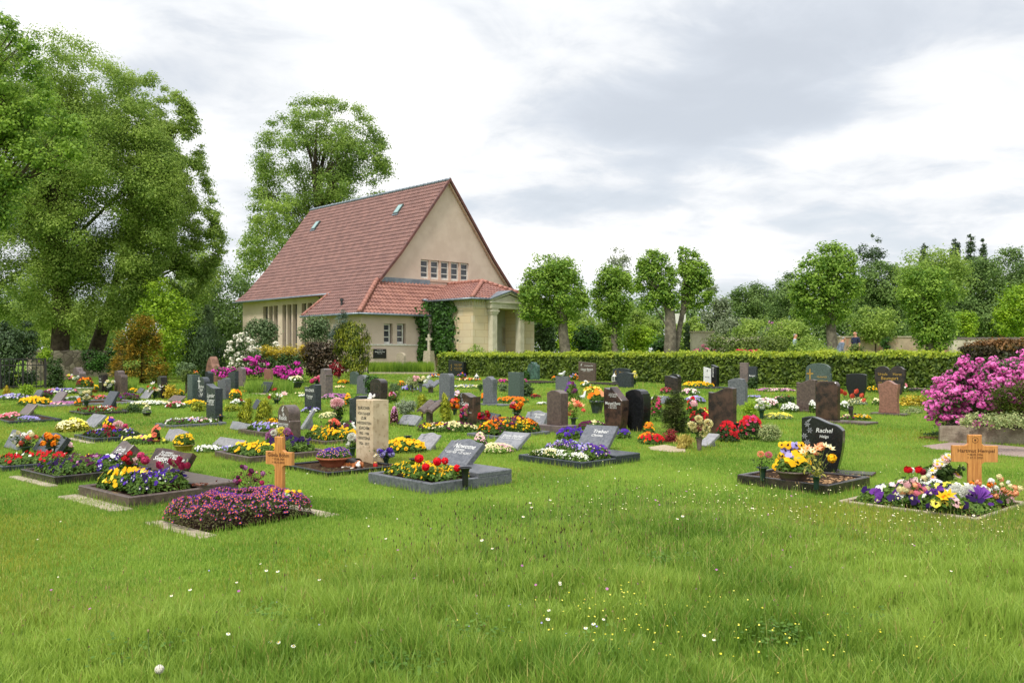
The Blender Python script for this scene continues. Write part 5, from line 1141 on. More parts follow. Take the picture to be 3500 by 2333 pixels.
def bouquet(p, z0, label, heads, spread=.1, hh=.2, leafn=120, leafm=None, scale=1., name='bouquet', cat='bouquet', front=True):
    """heads: list of (kind, colour, dx, dz) relative to the vase mouth; dx across, dz up"""
    t = thing(name, label, cat, (p[0], p[1], p[2] + z0), 0, 'bouquets'); mb = MB(); i = 0
    for kind, col, dx, dz in heads:
        dy = rs.uniform(-.6, .2) * spread; q = Vector((dx, dy, dz))
        mb.path([(dx * .1, dy * .1, -.05), (dx * .5, dy * .5, dz * .5), tuple(q)], [.003, .003, .0025], 4)
        o = link('flower_head', head_mesh(kind, col), t); o.location = q
        d = Vector((dx * 2.2, -.55 - abs(dy), .75 if kind != 'pansy' else .25)); o.rotation_euler = d.to_track_quat('Z', 'Y').to_euler(); s = scale * rs.uniform(.85, 1.15); o.scale = (s, s, s); i += 1
    mb.build('stem', stem_m, t)
    n = leafn; u = rs.rand(n); C = np.stack([rs.normal(size=n) * spread * (.25 + .6 * u), rs.normal(size=n) * spread * (.25 + .5 * u), u * hh * .85], 1)
    link('foliage', np_mesh('foliage', [(kites(C, unit(rdir(n) + [0, 0, .4]), .05 * scale, .45, np.tile([0, 0, .8], (n, 1))), 4, 0)], [leafm or leaf_d]), t)
    return t
def spray(kinds, cols, n, wx, z0, z1): return [(kinds[rs.randint(len(kinds))], cols[rs.randint(len(cols))], wx * (2 * (i + .5) / n - 1) * .95 * rs.uniform(.7, 1.05), rs.uniform(z0, z1) * (1 - .25 * abs(2 * (i + .5) / n - 1))) for i in range(n)]
def vb(px, py, h, r, vlabel, blabel, heads, mat=greenpl, z0=0., **kw):
    D = F * (EYE - z0) / (py - H + F * SL); p = Vector(((px - CX) / F * D, D, SL * D + z0))
    vase(p, h, r, vlabel, mat, kw.pop('flare', 1.5)); bouquet(p, h * .95, blabel, heads, **kw)
def pot(px, py, h, r, label, cols, fh, mat=None, kind='flower_pot', size=.05, eye=None, z0=0, den=1.3, cat='potted flowers', lf=.04, leaf=None):
    """bowl or pot with its planting, one thing"""
    D = F * (EYE - z0) / (py - H + F * SL); p = Vector(((px - CX) / F * D, D, SL * D + z0))
    t = thing(kind, label, cat, p, 0, 'potted flowers'); mat = mat or terra
    MB().lathe([(r * .62, 0), (r * .8, h * .45), (r * .97, h * .82), (r * 1.04, h * .83), (r * 1.05, h), (r * .96, h), (r * .93, h * .8), (0, h * .78)], n=28).build('pot', mat, t, True)
    b = bed(0, 0, py, fh, 2.0 * r, cols, 'x', at=Vector((0, 0, h * .8)), wm=2.0 * r, size=size, eye=eye, den=den, lf=lf, leaf=leaf)
    for ch in list(b.children): ch.parent = t; ch.location = (0, 0, h * .8)
    bpy.data.objects.remove(b); foot(p, 0, r, r); return t
# around the left wooden cross and the polished kerb
vb(975, 1765, .15, .05, 'black plastic vase sunk beside the left wooden cross', 'wilted yellow and white bouquet in front of the left wooden cross', [('lily', 'Y', -.17, .06), ('lily', 'Y', -.12, .09), ('daisy', 'W', -.03, .02), ('daisy', 'O', -.05, .03), ('rose', 'k', .0, .03), ('daisy', 'Y', .03, .10), ('daisy', 'Y', .07, .09), ('daisy', 'Y', .14, .10), ('ball', 'W', .015, .05)], blackpl, hh=.12, leafn=50, leafm=leaf_l)
bouquet(G(855, 1722), .12, 'dried mauve statice sprays behind the purple and orange violas', spray(['daisy', 'ball'], 'ppXm', 14, .2, .12, .3), .14, .26, 160, leaf_r, .6, front=False)
vb(608, 1665, .16, .045, 'black vase in the polished kerb', 'drooping pink and white tulips over the polished kerb', [('tulip', 'm', -.17, .06), ('tulip', 'm', -.06, .10), ('tulip', 'm', -.02, .07), ('tulip', 'm', .05, .05), ('tulip', 'm', .04, .13), ('tulip', 'm', .12, .07), ('tulip', 'm', .0, -.15)], blackpl, z0=.10, hh=.16, leafn=16, leafm=leaf_v, scale=1.5)
bouquet(G(450, 1640), .16, 'dark red and rose blooms behind the yellow pansies', [('rose', 'R', -.06, .10), ('rose', 'D', .0, .06), ('rose', 'R', -.02, .15), ('rose', 'm', .12, .13), ('ball', 'k', .05, .08), ('ball', 'm', .17, .08)], .1, .18, 80, None, 1.2)
# bowls and vases, left
vb(88, 1565, .16, .06, 'dark green vase by the curved grey plate', 'white red and green bouquet at the far left', spray(['rose', 'tulip', 'ball'], 'WwWSw', 16, .2, .03, .24), hh=.2, scale=1.1, spread=.14)
vb(176, 1572, .18, .055, 'dark green vase before the crested plate', 'orange and yellow rose bouquet before the crested plate', spray(['rose'], 'OYOmO', 11, .12, .06, .2), hh=.18, scale=1.3)
pot(222, 1555, .09, .11, 'pink begonias in a dark tray right of the orange bouquet', dict(K=1, k=2), .10, blackpl)
pot(130, 1572, .06, .05, 'small white cup planter between the left bouquets', dict(k=1), .03, white_p) if 0 else None
vb(395, 1500, .10, .05, 'dark vase hidden behind the coral carnations', 'coral and red roses around a big blush chrysanthemum', [('mum', 'k', .05, .14), ('rose', 'R', -.1, .1), ('rose', 'S', -.16, .12), ('rose', 'S', -.06, .06), ('rose', 'R', .0, .09), ('rose', 'm', .1, .05), ('rose', 'm', .18, .13), ('rose', 'm', .12, .0), ('rose', 'm', .03, -.02)], hh=.16, leafn=160, scale=1.25, spread=.13)
pot(533, 1517, .07, .06, 'salmon begonia in a terracotta pot before the pale plate', dict(S=1), .22, terra, size=.09, leaf=leaf_d)
pot(628, 1541, .10, .15, 'golden glazed bowl of yellow and plum pansies', dict(Y=3, X=1, W=1), .18, P('ochre_glaze', (170, 146, 60), (140, 118, 44), 6, .4), size=.05)
pot(375, 1480, .07, .11, 'dark pot of violet and pink pansies left of the blush chrysanthemum', dict(V=2, K=1, Y=.4, W=.6), .22, blackpl, size=.05)
pot(290, 1346, .22, .26, 'white planter with a ball of bronze chrysanthemums', dict(O=1, D=.5, Y=.6), .36, white_p, size=.05, den=1.6)
vb(246, 1330, .3, .08, 'grey vase at the left stepped stone', 'yellow white and pink roses at the left stepped stone', spray(['rose'], 'wyKW', 9, .25, .05, .26), GR['anth'], hh=.25, scale=1.9, leafm=leaf_g, spread=.16)
pot(318, 1342, .1, .16, 'small pot of yellow and pink begonias beside the white planter', dict(Y=1, K=1), .18, terra, size=.08)
vb(375, 1342, .14, .08, 'dark vase between the small brown stone and the stepped stone', 'white roses behind the mauve pansies', spray(['rose'], 'WWw', 9, .18, .04, .3), hh=.25, scale=1.8)
vb(530, 1363, .16, .07, 'dark vase left of the round golden bush', 'cluster of white lilies with a few red ones', spray(['lily'], 'WWWwR', 10, .26, .05, .35), hh=.3, scale=1.6, leafm=leaf_g, spread=.16)
vb(755, 1447, .15, .05, 'empty looking black vase at the swooping dark stone', 'tiny dry sprig in the black vase of the swooping stone', [('daisy', 'X', 0, .03)], blackpl, leafn=12, hh=.05)
vb(295, 1392, .16, .07, 'dark vase left of the dark wedge plate', 'cream and white stock flowers left of the dark wedge plate', spray(['ball'], 'wWw', 9, .08, .02, .32), hh=.25, scale=1.3)
pot(268, 1388, .04, .09, 'small orange pansy tray above the dark red pansies', dict(O=3, S=1), .14, terra, size=.08)
pot(502, 1423, .09, .09, 'small black pot with a spiky green succulent', dict(w=.3), .16, blackpl, den=.5, leaf=leaf_s)
pot(664, 1320, .15, .2, 'terracotta pot with straggly apricot azalea behind the green grey pillar', dict(O=1, K=.4), .5, terra, size=.05, den=.5)
# centre
vb(1143, 1508, .26, .045, 'tall black funeral vase with apricot roses', 'apricot roses in the tall black funeral vase', spray(['rose'], 'SAS', 9, .08, .03, .12), blackpl, hh=.10, scale=1.1, leafn=150)
vb(1158, 1455, .14, .05, 'small dark vase left of the blue grey wavy stone', 'huge blush white chrysanthemum on dark leaves', [('mum', 'k', -.03, .3), ('mum', 'k', .02, .33), ('mum', 'k', -.06, .33), ('mum', 'k', -.02, .35)], hh=.3, scale=1.35, leafn=200)
pot(1141, 1600, .15, .215, 'wide terracotta bowl of purple and yellow violas', dict(V=3, P=1, Y=.5), .15, terra, size=.03, eye='Y', den=1.6, lf=.03)
vb(1205, 1566, .15, .045, 'dark vase against the left side of the travertine block', 'pink and white chrysanthemums left of the travertine block', spray(['ball', 'mum'], 'kWp', 7, .1, .05, .17), scale=.85, hh=.15)
vb(1320, 1596, .12, .04, 'dark green vase at the right corner of the travertine block', 'blue hyacinths and white gypsophila right of the travertine block', spray(['ball'], 'VLVL', 12, .11, .06, .18) + [('daisy', 'W', -.14 + .02 * i, .04 + .02 * (i % 4)) for i in range(6)], hh=.14, leafn=120, flare=1.1)
vb(953, 1545, .1, .05, 'dark vase behind the left wooden cross', 'white yellow and mauve chrysanthemums above the left wooden cross', [('mum', 'w', -.01, .22), ('mum', 'W', -.06, .2), ('mum', 'y', .05, .24), ('mum', 'p', -.14, .17), ('mum', 'p', -.1, .22), ('mum', 'p', .13, .22), ('mum', 'm', .16, .16), ('mum', 'p', -.15, .12)], hh=.2, scale=.75, leafn=120)
vb(932, 1480, .12, .05, 'dark vase left of the tall brown round-headed stone', 'yellow roses behind the lavender pansies', spray(['rose'], 'YY', 8, .12, .06, .14), scale=1.3)
vb(1395, 1520, .15, .045, 'empty black cone vase behind the yellow pansies', 'few green stalks in the cone vase behind the yellow pansies', [('daisy', 'y', .0, .02)], blackpl, hh=.03, leafn=5) if 0 else vase(G(1395, 1522), .15, .04, 'empty black cone vase left of the pinkish grey plate', blackpl)
vase(G(1414, 1606), .145, .04, 'empty black cone vase at the back corner of the granite kerb', blackpl)
p_ = Vector(((1590 - CX) / F * 10.05, 10.05, SL * 10.05 + .05)); vase(p_, .21, .048, 'black cone vase standing in the granite kerb before the plate', blackpl)
q_ = Vector(((1480 - CX) / F * 10.2, 10.2, SL * 10.2 + .1))
bouquet(q_, 0, 'red geranium plant in the granite kerb', [('ball', 'G', -.155, .24), ('ball', 'G', .055, .22), ('ball', 'G', .13, .21), ('ball', 'G', .27, .14), ('ball', 'G', -.07, .16)], .2, .14, 300, leaf_g, 1.15, name='geranium', cat='flowering plant')
vb(1555, 1418, .14, .06, 'dark vase left of the brown script stone', 'red orange carnations above salmon roses', spray(['ball', 'rose'], 'RSO', 14, .12, .0, .26), scale=1.5, hh=.22)
vb(1596, 1450, .14, .06, 'dark vase under the brown script stone', 'magenta and rose bouquet under the brown script stone', spray(['ball', 'rose'], 'mmPK', 14, .15, .04, .28), scale=1.4, hh=.24, leafm=leaf_g)
vb(1655, 1462, .14, .06, 'dark vase left of the orange viola mound', 'red pink and magenta carnations left of the orange viola mound', spray(['ball'], 'MSRRm', 12, .13, .05, .24), scale=1.2, hh=.22)
vb(1765, 1440, .18, .06, 'grey vase behind the orange viola mound', 'pink orange and red roses behind the orange viola mound', spray(['rose'], 'MOSRK', 9, .15, .12, .26), GR['anth'], scale=1.6, hh=.26, leafn=140)
vb(1437, 1338, .26, .07, 'grey stone vase on the long slab', 'white and blush roses above the open book', spray(['rose'], 'WkwW', 10, .3, .1, .3), GR['grey'], scale=2.0, hh=.25, z0=.08)
vb(1960, 1456, .16, .06, 'dark grey vase right of the brown arched stone', 'orange lilies and apricot roses right of the brown arched stone', spray(['lily', 'rose'], 'AOAS', 11, .22, .1, .38), GR['anth'], scale=1.5, hh=.34, leafm=leaf_l)
vb(2390, 1540, .2, .05, 'rusty grey grave vase before the pale book plate', 'cream carnations with red and green hydrangea in the rusty vase', spray(['mum', 'ball'], 'wwDmw', 12, .17, .08, .32), P('rusty_zinc', (112, 96, 88), (82, 66, 58), 14, .7), scale=1.0, hh=.28, leafn=160, flare=1.05)
vb(2370, 1480, .12, .05, 'dark vase hidden behind the rusty one', 'single blush rose rising over the red azalea', [('rose', 'k', 0, .42)], scale=1.8, hh=.35, leafn=40)
vb(2520, 1492, .24, .05, 'black vase between the two crimson azaleas', 'short green stalks between the crimson azaleas', [('daisy', 'R', 0, .02)], blackpl, hh=.04, leafn=8)
vb(2603, 1432, .2, .06, 'dark vase right of the round green bush', 'white daisies right of the round green bush', spray(['daisy', 'rose'], 'WW', 11, .18, .04, .26), scale=1.7, hh=.2, leafm=leaf_l)
vb(2908, 1436, .30, .06, 'tall dark brown vase on the brown base slab', 'red tulips in the tall brown vase', [('tulip', 'S', -.2, .3), ('tulip', 'S', -.13, .26), ('tulip', 'S', .09, .3), ('tulip', 'S', .02, .2), ('tulip', 'S', .2, .22), ('tulip', 'S', .24, .12)], GR['dbrown'], scale=1.9, hh=.25, leafn=30, leafm=leaf_v, flare=.9)
vb(2032, 1300, .4, .1, 'black vase against the dove script stone', 'pink and orange hydrangeas against the dove script stone', [('mum', 'K', -.14, .16), ('mum', 'k', -.06, .22), ('mum', 'A', .1, .32), ('mum', 'K', -.2, .1)], blackpl, scale=1.8, hh=.2)
vb(1970, 1296, .1, .08, 'dark vase left of the dove script stone', 'faded red and salmon flowers left of the dove script stone', spray(['ball'], 'SK', 8, .2, .3, .45), hh=.4, scale=2.)
vb(2168, 1316, .14, .08, 'dark vase right of the plain dark arched stone', 'cream yellow gladioli right of the plain dark arched stone', spray(['ball'], 'yw', 12, .07, .1, .42), hh=.4, scale=1.8)
vb(2700, 1376, .12, .06, 'black grave vase left of the brown wave stone', 'coral rose in the black vase left of the brown wave stone', [('rose', 'S', -.03, .03)], blackpl, scale=1.6, hh=.05, leafn=10)
pot(1010, 1326, .24, .28, 'dark planter of white and cream flowers behind the yellow pansies', dict(W=1, w=1, K=.4), .24, GR['anth'], size=.08)
vb(1085, 1330, .2, .09, 'dark vase left of the tiered pillar', 'crimson and pink flowers left of the tiered pillar', spray(['ball', 'rose'], 'mKmM', 10, .3, .1, .3), scale=2., hh=.25)
vb(945, 1380, .12, .08, 'dark vase by the small green bush', 'white and dark red lilies by the small green bush', spray(['lily'], 'WWkD', 10, .28, .0, .3), scale=1.7, hh=.25, leafm=leaf_l, spread=.16)
pot(2040, 1412, .3, .17, 'square dark planter of orange lilies', dict(O=3, A=.3), .26, GR['anth'], size=.14, den=1.4)
# the black stone's grave
vb(2607, 1642, .15, .045, 'green cone vase at the left of the bare soil kerb', 'one apricot and one pink carnation in the green vase', [('mum', 'A', -.03, .16), ('mum', 'K', .055, .155)], z0=.07, hh=.14, leafn=120, scale=.55)
pot(2712, 1647, .13, .18, 'brown bowl of leafy pansies on the bare soil', dict(Y=3, L=2), .2, P('brown_plastic', (104, 90, 80), (84, 72, 64), 5, .5), size=.085, eye='B', z0=.07, den=.8, lf=.05)
bouquet(Vector(((2704 - CX) / F * 10.5, 10.5, .3)), 0, 'big yellow and pale blue pansies crowding the brown bowl', [('pansy', 'L' if abs(dx) < .09 and k % 3 else 'Y', dx, dz) for k, (dx, dz) in enumerate([(-.17 + .068 * i + .034 * (j % 2), .04 + .062 * j) for j in range(5) for i in range(6) if abs(-.17 + .068 * i) < .2 - .02 * j])], .1, .22, 160, leaf_g, 1.5)
vb(2790, 1672, .14, .04, 'green cone vase right of the pansy bowl', 'wilting peach lilies with long yellowing leaves', [('lily', 'A', -.09, .3), ('lily', 'w', -.05, .27), ('lily', 'A', .0, .3), ('lily', 'w', .08, .33), ('lily', 'A', -.01, .24), ('lily', 'w', .14, .3), ('ball', 'A', .05, .32), ('ball', 'Y', .15, .2), ('lily', 'w', -.13, .26)], z0=.07, hh=.3, leafn=90, leafm=LM('leaf_wilted', (186, 178, 90), (150, 150, 60)), scale=1.1, spread=.12)
# bouquets of the right wooden cross
vb(3118, 1738, .14, .045, 'green cone vase at the left of the right wooden cross grave', 'peach and pink spray roses with red and white roses above', spray(['rose'], 'AkAKw', 16, .16, .02, .14) + [('rose', 'R', -.06, .25), ('rose', 'R', .07, .24), ('rose', 'D', .1, .22), ('rose', 'W', -.01, .24), ('rose', 'w', .1, .17), ('rose', 'W', .14, .2)], hh=.2, scale=1.05)
vb(3220, 1690, .12, .045, 'dark pot behind the peach roses', 'blush white daisy chrysanthemums and a calla at the right wooden cross', [('daisy', 'W' if i % 3 else 'k', -.13 + .26 * ((i * 7) % 16) / 15, .08 + .22 * ((i * 5) % 11) / 10) for i in range(22)], blackpl, hh=.22, scale=1.9, leafn=200, spread=.12)
bouquet(G(3285, 1745), .1, 'white chrysanthemum cushion before the right wooden cross', [('mum', 'W', -.08 + .04 * i, .06 + .03 * (i % 2)) for i in range(6)] + [('mum', 'W', -.04, .0), ('mum', 'W', -.03, -.04), ('mum', 'W', -.06, .04), ('mum', 'W', .1, .09)], .1, .1, 60, None, 1.)
bouquet(G(3225, 1762), .08, 'yellow and lemon lilies and pansies in the middle of the right grave', [('lily', 'Y', .02, .12), ('lily', 'Y', -.04, .1), ('pansy', 'y', -.1, .05), ('pansy', 'y', -.06, .03), ('pansy', 'y', -.02, .05), ('pansy', 'k', .08, .06), ('pansy', 'L', .1, .08), ('pansy', 'y', .12, .04), ('pansy', 'Y', .2, .02), ('pansy', 'w', .22, -.04), ('pansy', 'w', .18, -.05), ('pansy', 'y', .25, -.02), ('pansy', 'y', .14, .0)], .12, .1, 120, leaf_g, 1.4)
bouquet(G(3400, 1735), .06, 'cream and orange button flowers at the right end of the right grave', spray(['rose', 'ball'], 'wWOwA', 30, .28, .06, .26), .2, .2, 160, leaf_g, .7)
mb = MB()
for i in range(7):
    a = -1.2 + i * .4; c, s = math.sin(a), math.cos(a)
    mb.add([(0, 0, 0), (c * .10 - .03, -.02 * (i % 3), s * .13), (c * .13, .02 * (i % 2), s * .15), (c * .10 + .03, -.03, s * .11)], [(0, 1, 2), (0, 2, 3)])
rb = mb.build('ribbon', LM('purple_ribbon', (150, 90, 190), (110, 60, 160), .35, .4), None); rb.location = G(3345, 1752) + Vector((0, 0, .12)); tag(rb, 'translucent purple ribbon bow among the pansies of the right grave', 'ribbon')
# ================================================================== trees, shrubs, hedges
bark = P('bark', (92, 82, 70), (58, 52, 44), 6, .95, .1, .8, .03); bark_d = P('bark_dark', (92, 82, 68), (64, 56, 46), 6, .95, .1, .8, .03)
bark_g = P('bark_grey', (128, 120, 106), (94, 88, 78), 5, .95, .1, .7, .03)
TL = dict(
    lime=LM('tree_leaf', (170, 192, 90), (112, 142, 60), .52, ns=.5), far=LM('tree_leaf_far', (128, 154, 80), (86, 114, 58), .38, ns=.4), dark=LM('tree_leaf_dark', (78, 106, 48), (46, 70, 32), .28, ns=.6),
    fresh=LM('tree_leaf_fresh', (168, 196, 50), (112, 150, 36), .42, ns=.6), maple=LM('tree_leaf_maple', (160, 190, 74), (92, 130, 44), .45, ns=1.2), conf=LM('needle_dark', (80, 104, 58), (46, 66, 40), .15, ns=1.),
    blue=LM('needle_blue', (128, 150, 136), (82, 106, 94), .12, ns=1.), gold=LM('needle_gold', (226, 196, 58), (142, 138, 42), .25, ns=2.2), thuja=LM('needle_thuja', (186, 188, 52), (92, 114, 34), .2, ns=2.5),
    orange=LM('needle_orange', (202, 164, 60), (58, 88, 36), .2, ns=3.), grey=LM('leaf_greygreen', (126, 146, 100), (72, 96, 54), .25, ns=1.), red=LM('leaf_copper', (84, 66, 46), (52, 48, 34), .2, ns=1.5),
    redm=LM('leaf_japmaple', (168, 46, 58), (106, 30, 38), .3, ns=1.5), ivy=LM('leaf_ivy', (70, 112, 36), (32, 56, 22), .2, ns=1.5), hedge=LM('leaf_hedge', (118, 138, 48), (64, 86, 30), .3, ns=2.),
    hedget=LM('leaf_hedge_young', (186, 196, 64), (140, 164, 50), .4, ns=2.), silver=LM('leaf_blossom_grey', (150, 160, 126), (96, 112, 76), .3, ns=.8), brown=LM('leaf_brown_hedge', (72, 60, 32), (42, 40, 24), .15, ns=1.5),
    arb=LM('leaf_arbour', (122, 140, 60), (66, 88, 34), .3, ns=.8))
def rowf(rows, py, k): 
    ys = [r[0] for r in rows]; return np.interp(py, ys, [r[k] for r in rows])
def plant(name, label, cat, rows, D, leaf, lpx=7, cover=4.5, depth=.8, nb=60, br=.16, trunk=None, limbs=0, barkm=None, flat=.75, grp=None, mode=None, blossom=None, base=None, asp=.6, jitter=1., crown='crown', shell=.35, ground=True):
    """plant whose crown outline is given by rows (image row, left, right) at distance D"""
    rows = sorted(rows)
    if name == 'pollarded_lime': rows = [(rows[0][0] + (r[0] - rows[0][0]) * .92, r[1], r[2]) for r in rows]
    k = D / F; pt, pb = rows[0][0], rows[-1][0]
    cx = np.mean([(r[1] + r[2]) / 2 for r in rows]) if base is None else base
    o = XD(cx, D); root = thing(name, label, cat, o, 0, grp)
    wd = np.array([rowf(rows, y, 2) - rowf(rows, y, 1) for y in np.linspace(pt, pb, 40)]); ys = np.linspace(pt, pb, 40)
    pr = np.maximum(wd, 1) ** (.6 if name in ('spruce', 'cypress') else 1.3); pr /= pr.sum(); mw = wd.max()
    B = []
    for i in range(nb):
        y = ys[rs.choice(40, p=pr)] + rs.uniform(-.5, .5) * (pb - pt) / 40; xl, xr = rowf(rows, y, 1), rowf(rows, y, 2); c, hw = (xl + xr) / 2, (xr - xl) / 2
        r = br * mw * rs.uniform(.55, 1.15); r = min(r, max(hw * .7, mw * .04)); hh = max(0, hw - r * .7); fx = rs.uniform(-1, 1) if (i % 3 or name == 'woodland') else (1 if rs.rand() < .5 else -1) * rs.uniform(.85, 1.)
        x = c + hh * fx; dy = hh * math.sqrt(1 - fx * fx) * rs.uniform(-1, .8) * depth
        y2 = min(max(y, pt + r * flat * .8), pb - r * flat * .5)
        B.append((x, dy, y2, r))
    for i in range(0 if name == 'woodland' else max(3, nb // 6)):      # heart of the crown
        y = pt + (pb - pt) * rs.uniform(.18, .85); xl, xr = rowf(rows, y, 1), rowf(rows, y, 2); c, hw = (xl + xr) / 2, (xr - xl) / 2; r = min(br * mw * 1.5, hw * .7)
        B.append((c + (hw - r) * rs.uniform(-.6, .6), (hw - r) * rs.uniform(-.5, .5), min(max(y, pt + r), pb - r * .6), r))
    area = (wd.sum() * (pb - pt) / 40); nl = int(cover * area / (.5 * asp * lpx * lpx)); s = np.array([b[3] ** 2 for b in B]); cnt = np.maximum(8, (nl * s / s.sum())).astype(int)
    Cs, Ns, Bi = [], [], []
    for (x, dy, y, r), n in zip(B, cnt):
        d = rdir(n); q = (shell + (1 - shell) * rs.rand(n) ** .6) * (1 + .16 * np.clip(rs.normal(size=n), -2, 1.6)) * (1 + .3 * np.sin(d[:, 0] * 5 + x) * np.sin(d[:, 2] * 6 + y)) * np.where(rs.rand(n) < .1, rs.uniform(1, 1.5, n), 1); R = r * k
        c = np.array([(x - CX) * k - o.x, dy * k, hz(y, D) - o.z]); Cs.append(c + d * q[:, None] * R * np.array([1, 1, flat])); Ns.append(unit(d * .8 + rdir(n) * .55 + [0, 0, .45]))
    C = np.concatenate(Cs); N = np.concatenate(Ns)
    if ground: C[:, 2] = np.maximum(C[:, 2], .03)
    out = unit(C * [1, 1, 0] + [1e-4, 0, 0])
    dv = None
    if mode == 'up': dv = np.array([0, 0, 2.4]) + out * .5; N = unit(out + rdir(len(C)) * .5)
    if mode == 'out': dv = out * 2 + np.array([0, 0, -.3]); N = unit(np.array([0, 0, 1.]) + rdir(len(C)) * .5)
    if mode == 'droop': dv = out * .8 + np.array([0, 0, -1.6])
    g = [(kites(C, N, lpx * k, asp, dv), 4, 0)]
    link(crown, np_mesh(crown, g, [leaf]), root)
    if blossom:
        col, bpx, frac, top = blossom; m = int(area * frac / (.6 * bpx * bpx)); cl = max(12, m // 14)
        idx = rs.randint(0, len(C), cl * 3); sc = N[idx, 1] * -.9 + N[idx, 2] * top + rs.rand(cl * 3) * .8; idx = idx[np.argsort(-sc)[:cl]]
        cc = np.repeat(C[idx], 14, 0); dd = rdir(len(cc)); P_ = cc + out[np.repeat(idx, 14)] * bpx * k * .5 + dd * bpx * k * np.array([1.2, 1.2, .7])
        link('blossom', np_mesh('blossom', [(kites(P_, unit(dd + [0, -.4, .5]), bpx * k, .85), 4, 0)], [col]), root)
    if trunk:
        tx, ty0, tx1, ty1, tw = trunk      # base x, base row, top x, top row, width px
        b0 = Vector(((tx - CX) * k - o.x, 0, -.1)); b1 = Vector(((tx1 - CX) * k - o.x, 0, hz(ty1, D) - o.z)); r0 = tw * k / 2
        mb = MB(); pts = [b0 + (b1 - b0) * t + Vector((rs.uniform(-1, 1), rs.uniform(-1, 1), 0)) * r0 * .25 * (t > 0) for t in (0, .06, .3, .55, .8, 1)]
        mb.path(pts, [r0 * 1.35, r0 * 1.05, r0 * .92, r0 * .7, r0 * .42, r0 * .15] if limbs > 20 else [r0 * 1.35, r0 * 1.05, r0 * .95, r0 * .85, r0 * .7, r0 * .4], 10)
        mb.build('trunk', barkm or bark, root, True)
        if limbs:
            mb = MB(); order = sorted(B, key=lambda b: -b[3])[:limbs * 2]; 
            for i in range(min(limbs, len(order))):
                x, dy, y, r = order[rs.randint(len(order))] if i > limbs // 2 else order[i]
                e = Vector(((x - CX) * k - o.x, dy * k, hz(y, D) - o.z)); zt = min(.95, max(.3, (e.z * .55) / max(.1, b1.z))); s_ = b0 + (b1 - b0) * zt
                if e.z < s_.z: s_ = b0 + (b1 - b0) * .4
                md = s_ + (e - s_) * .5 + Vector((rs.uniform(-.1, .1), rs.uniform(-.1, .1), .12)) * (e - s_).length; rr = min(r0 * .42, .013 * (e - s_).length + r0 * .06)
                mb.path([s_, s_ + (md - s_) * .5 + Vector((0, 0, .03)) * (e - s_).length, md, e], [rr, rr * .8, rr * .6, rr * .2], 6)
                for j in range(3):
                    e2 = e + Vector(rs.normal(size=3)) * r * k * .35; mb.path([md, (md + e2) / 2, e2], [rr * .45, rr * .3, rr * .1], 5)
            mb.build('limb', barkm or bark, root, True)
    return root
def EL(x0, x1, y0, y1, n=9, sq=2.):
    """rows of an ellipse-like crown"""
    c, hw = (x0 + x1) / 2, (x1 - x0) / 2; return [(y0 + (y1 - y0) * t, c - hw * max(.08, (1 - abs(2 * t - 1) ** sq) ** .5), c + hw * max(.08, (1 - abs(2 * t - 1) ** sq) ** .5)) for t in [i / (n - 1) for i in range(n)]]
def CO(x0, x1, y0, y1, top=.06, p=.8):
    c, hw = (x0 + x1) / 2, (x1 - x0) / 2; return [(y0 + (y1 - y0) * t, c - hw * (top + (1 - top) * t ** p), c + hw * (top + (1 - top) * t ** p)) for t in (0, .15, .35, .6, .85, 1)]
# the big trees on the left
plant('lime_tree', 'huge spreading lime tree filling the upper left behind the old wall', 'tree', [(95, 60, 150), (150, -60, 320), (250, -140, 470), (400, -200, 560), (560, -200, 640), (720, -180, 640), (860, -150, 600), (1000, -100, 520), (1120, 20, 420)], 43, TL['lime'], 7.5, 8.5, .8, 620, .07, (205, 1195, 190, 500, 62), 46, bark_d, .72, 'trees on the left', shell=.15)
plant('lime_tree', 'forked leaning lime tree left of the chapel', 'tree', [(245, 440, 520), (330, 400, 640), (420, 380, 690), (520, 400, 700), (640, 420, 730), (760, 440, 770), (860, 440, 780), (960, 430, 720), (1060, 420, 640)], 46, TL['lime'], 7.5, 6.5, .8, 380, .08, (305, 1188, 440, 780, 50), 34, bark_d, .72, 'trees on the left', shell=.15)
plant('maple_branches', 'near maple crown reaching in from the upper left edge', 'tree', [(45, -120, 40), (150, -160, 130), (300, -180, 190), (430, -160, 300), (520, -160, 310), (620, -150, 90), (760, -160, 60), (900, -160, 20)], 24, TL['maple'], 12, 4.5, .5, 130, .11, (-190, 1300, -170, 500, 80), 20, bark_d, .6, 'trees on the left', base=-160, shell=.2)
plant('lime_tree', 'tall airy tree rising behind the chapel roof', 'tree', [(330, 1040, 1130), (370, 960, 1250), (450, 880, 1320), (540, 860, 1340), (620, 870, 1350), (700, 850, 1330), (800, 830, 1250), (880, 800, 1150), (960, 790, 1050)], 92, LM('tree_leaf_airy', (158, 182, 84), (106, 136, 58), .45, ns=.3), 7, 4.2, .8, 340, .08, (1085, 1230, 1080, 420, 26), 40, bark_d, .6, 'tall trees behind', shell=.15)
plant('lime_tree', 'dense green tree against the chapel end under the airy one', 'tree', [(690, 900, 1010), (760, 850, 1000), (840, 810, 960), (930, 800, 900), (1000, 790, 860)], 84, TL['lime'], 8, 3., .8, 50, .18, None, 0, None, .7, 'tall trees behind', ground=False)
plant('shade_tree', 'dark green tree between the left trees and the chapel', 'tree', [(900, 640, 780), (950, 560, 860), (1020, 520, 880), (1100, 520, 860), (1180, 540, 840), (1230, 560, 820)], 74, TL['far'], 8, 4.5, .7, 70, .14, (700, 1240, 700, 1000, 30), 8, bark_d, .7, 'trees on the left')
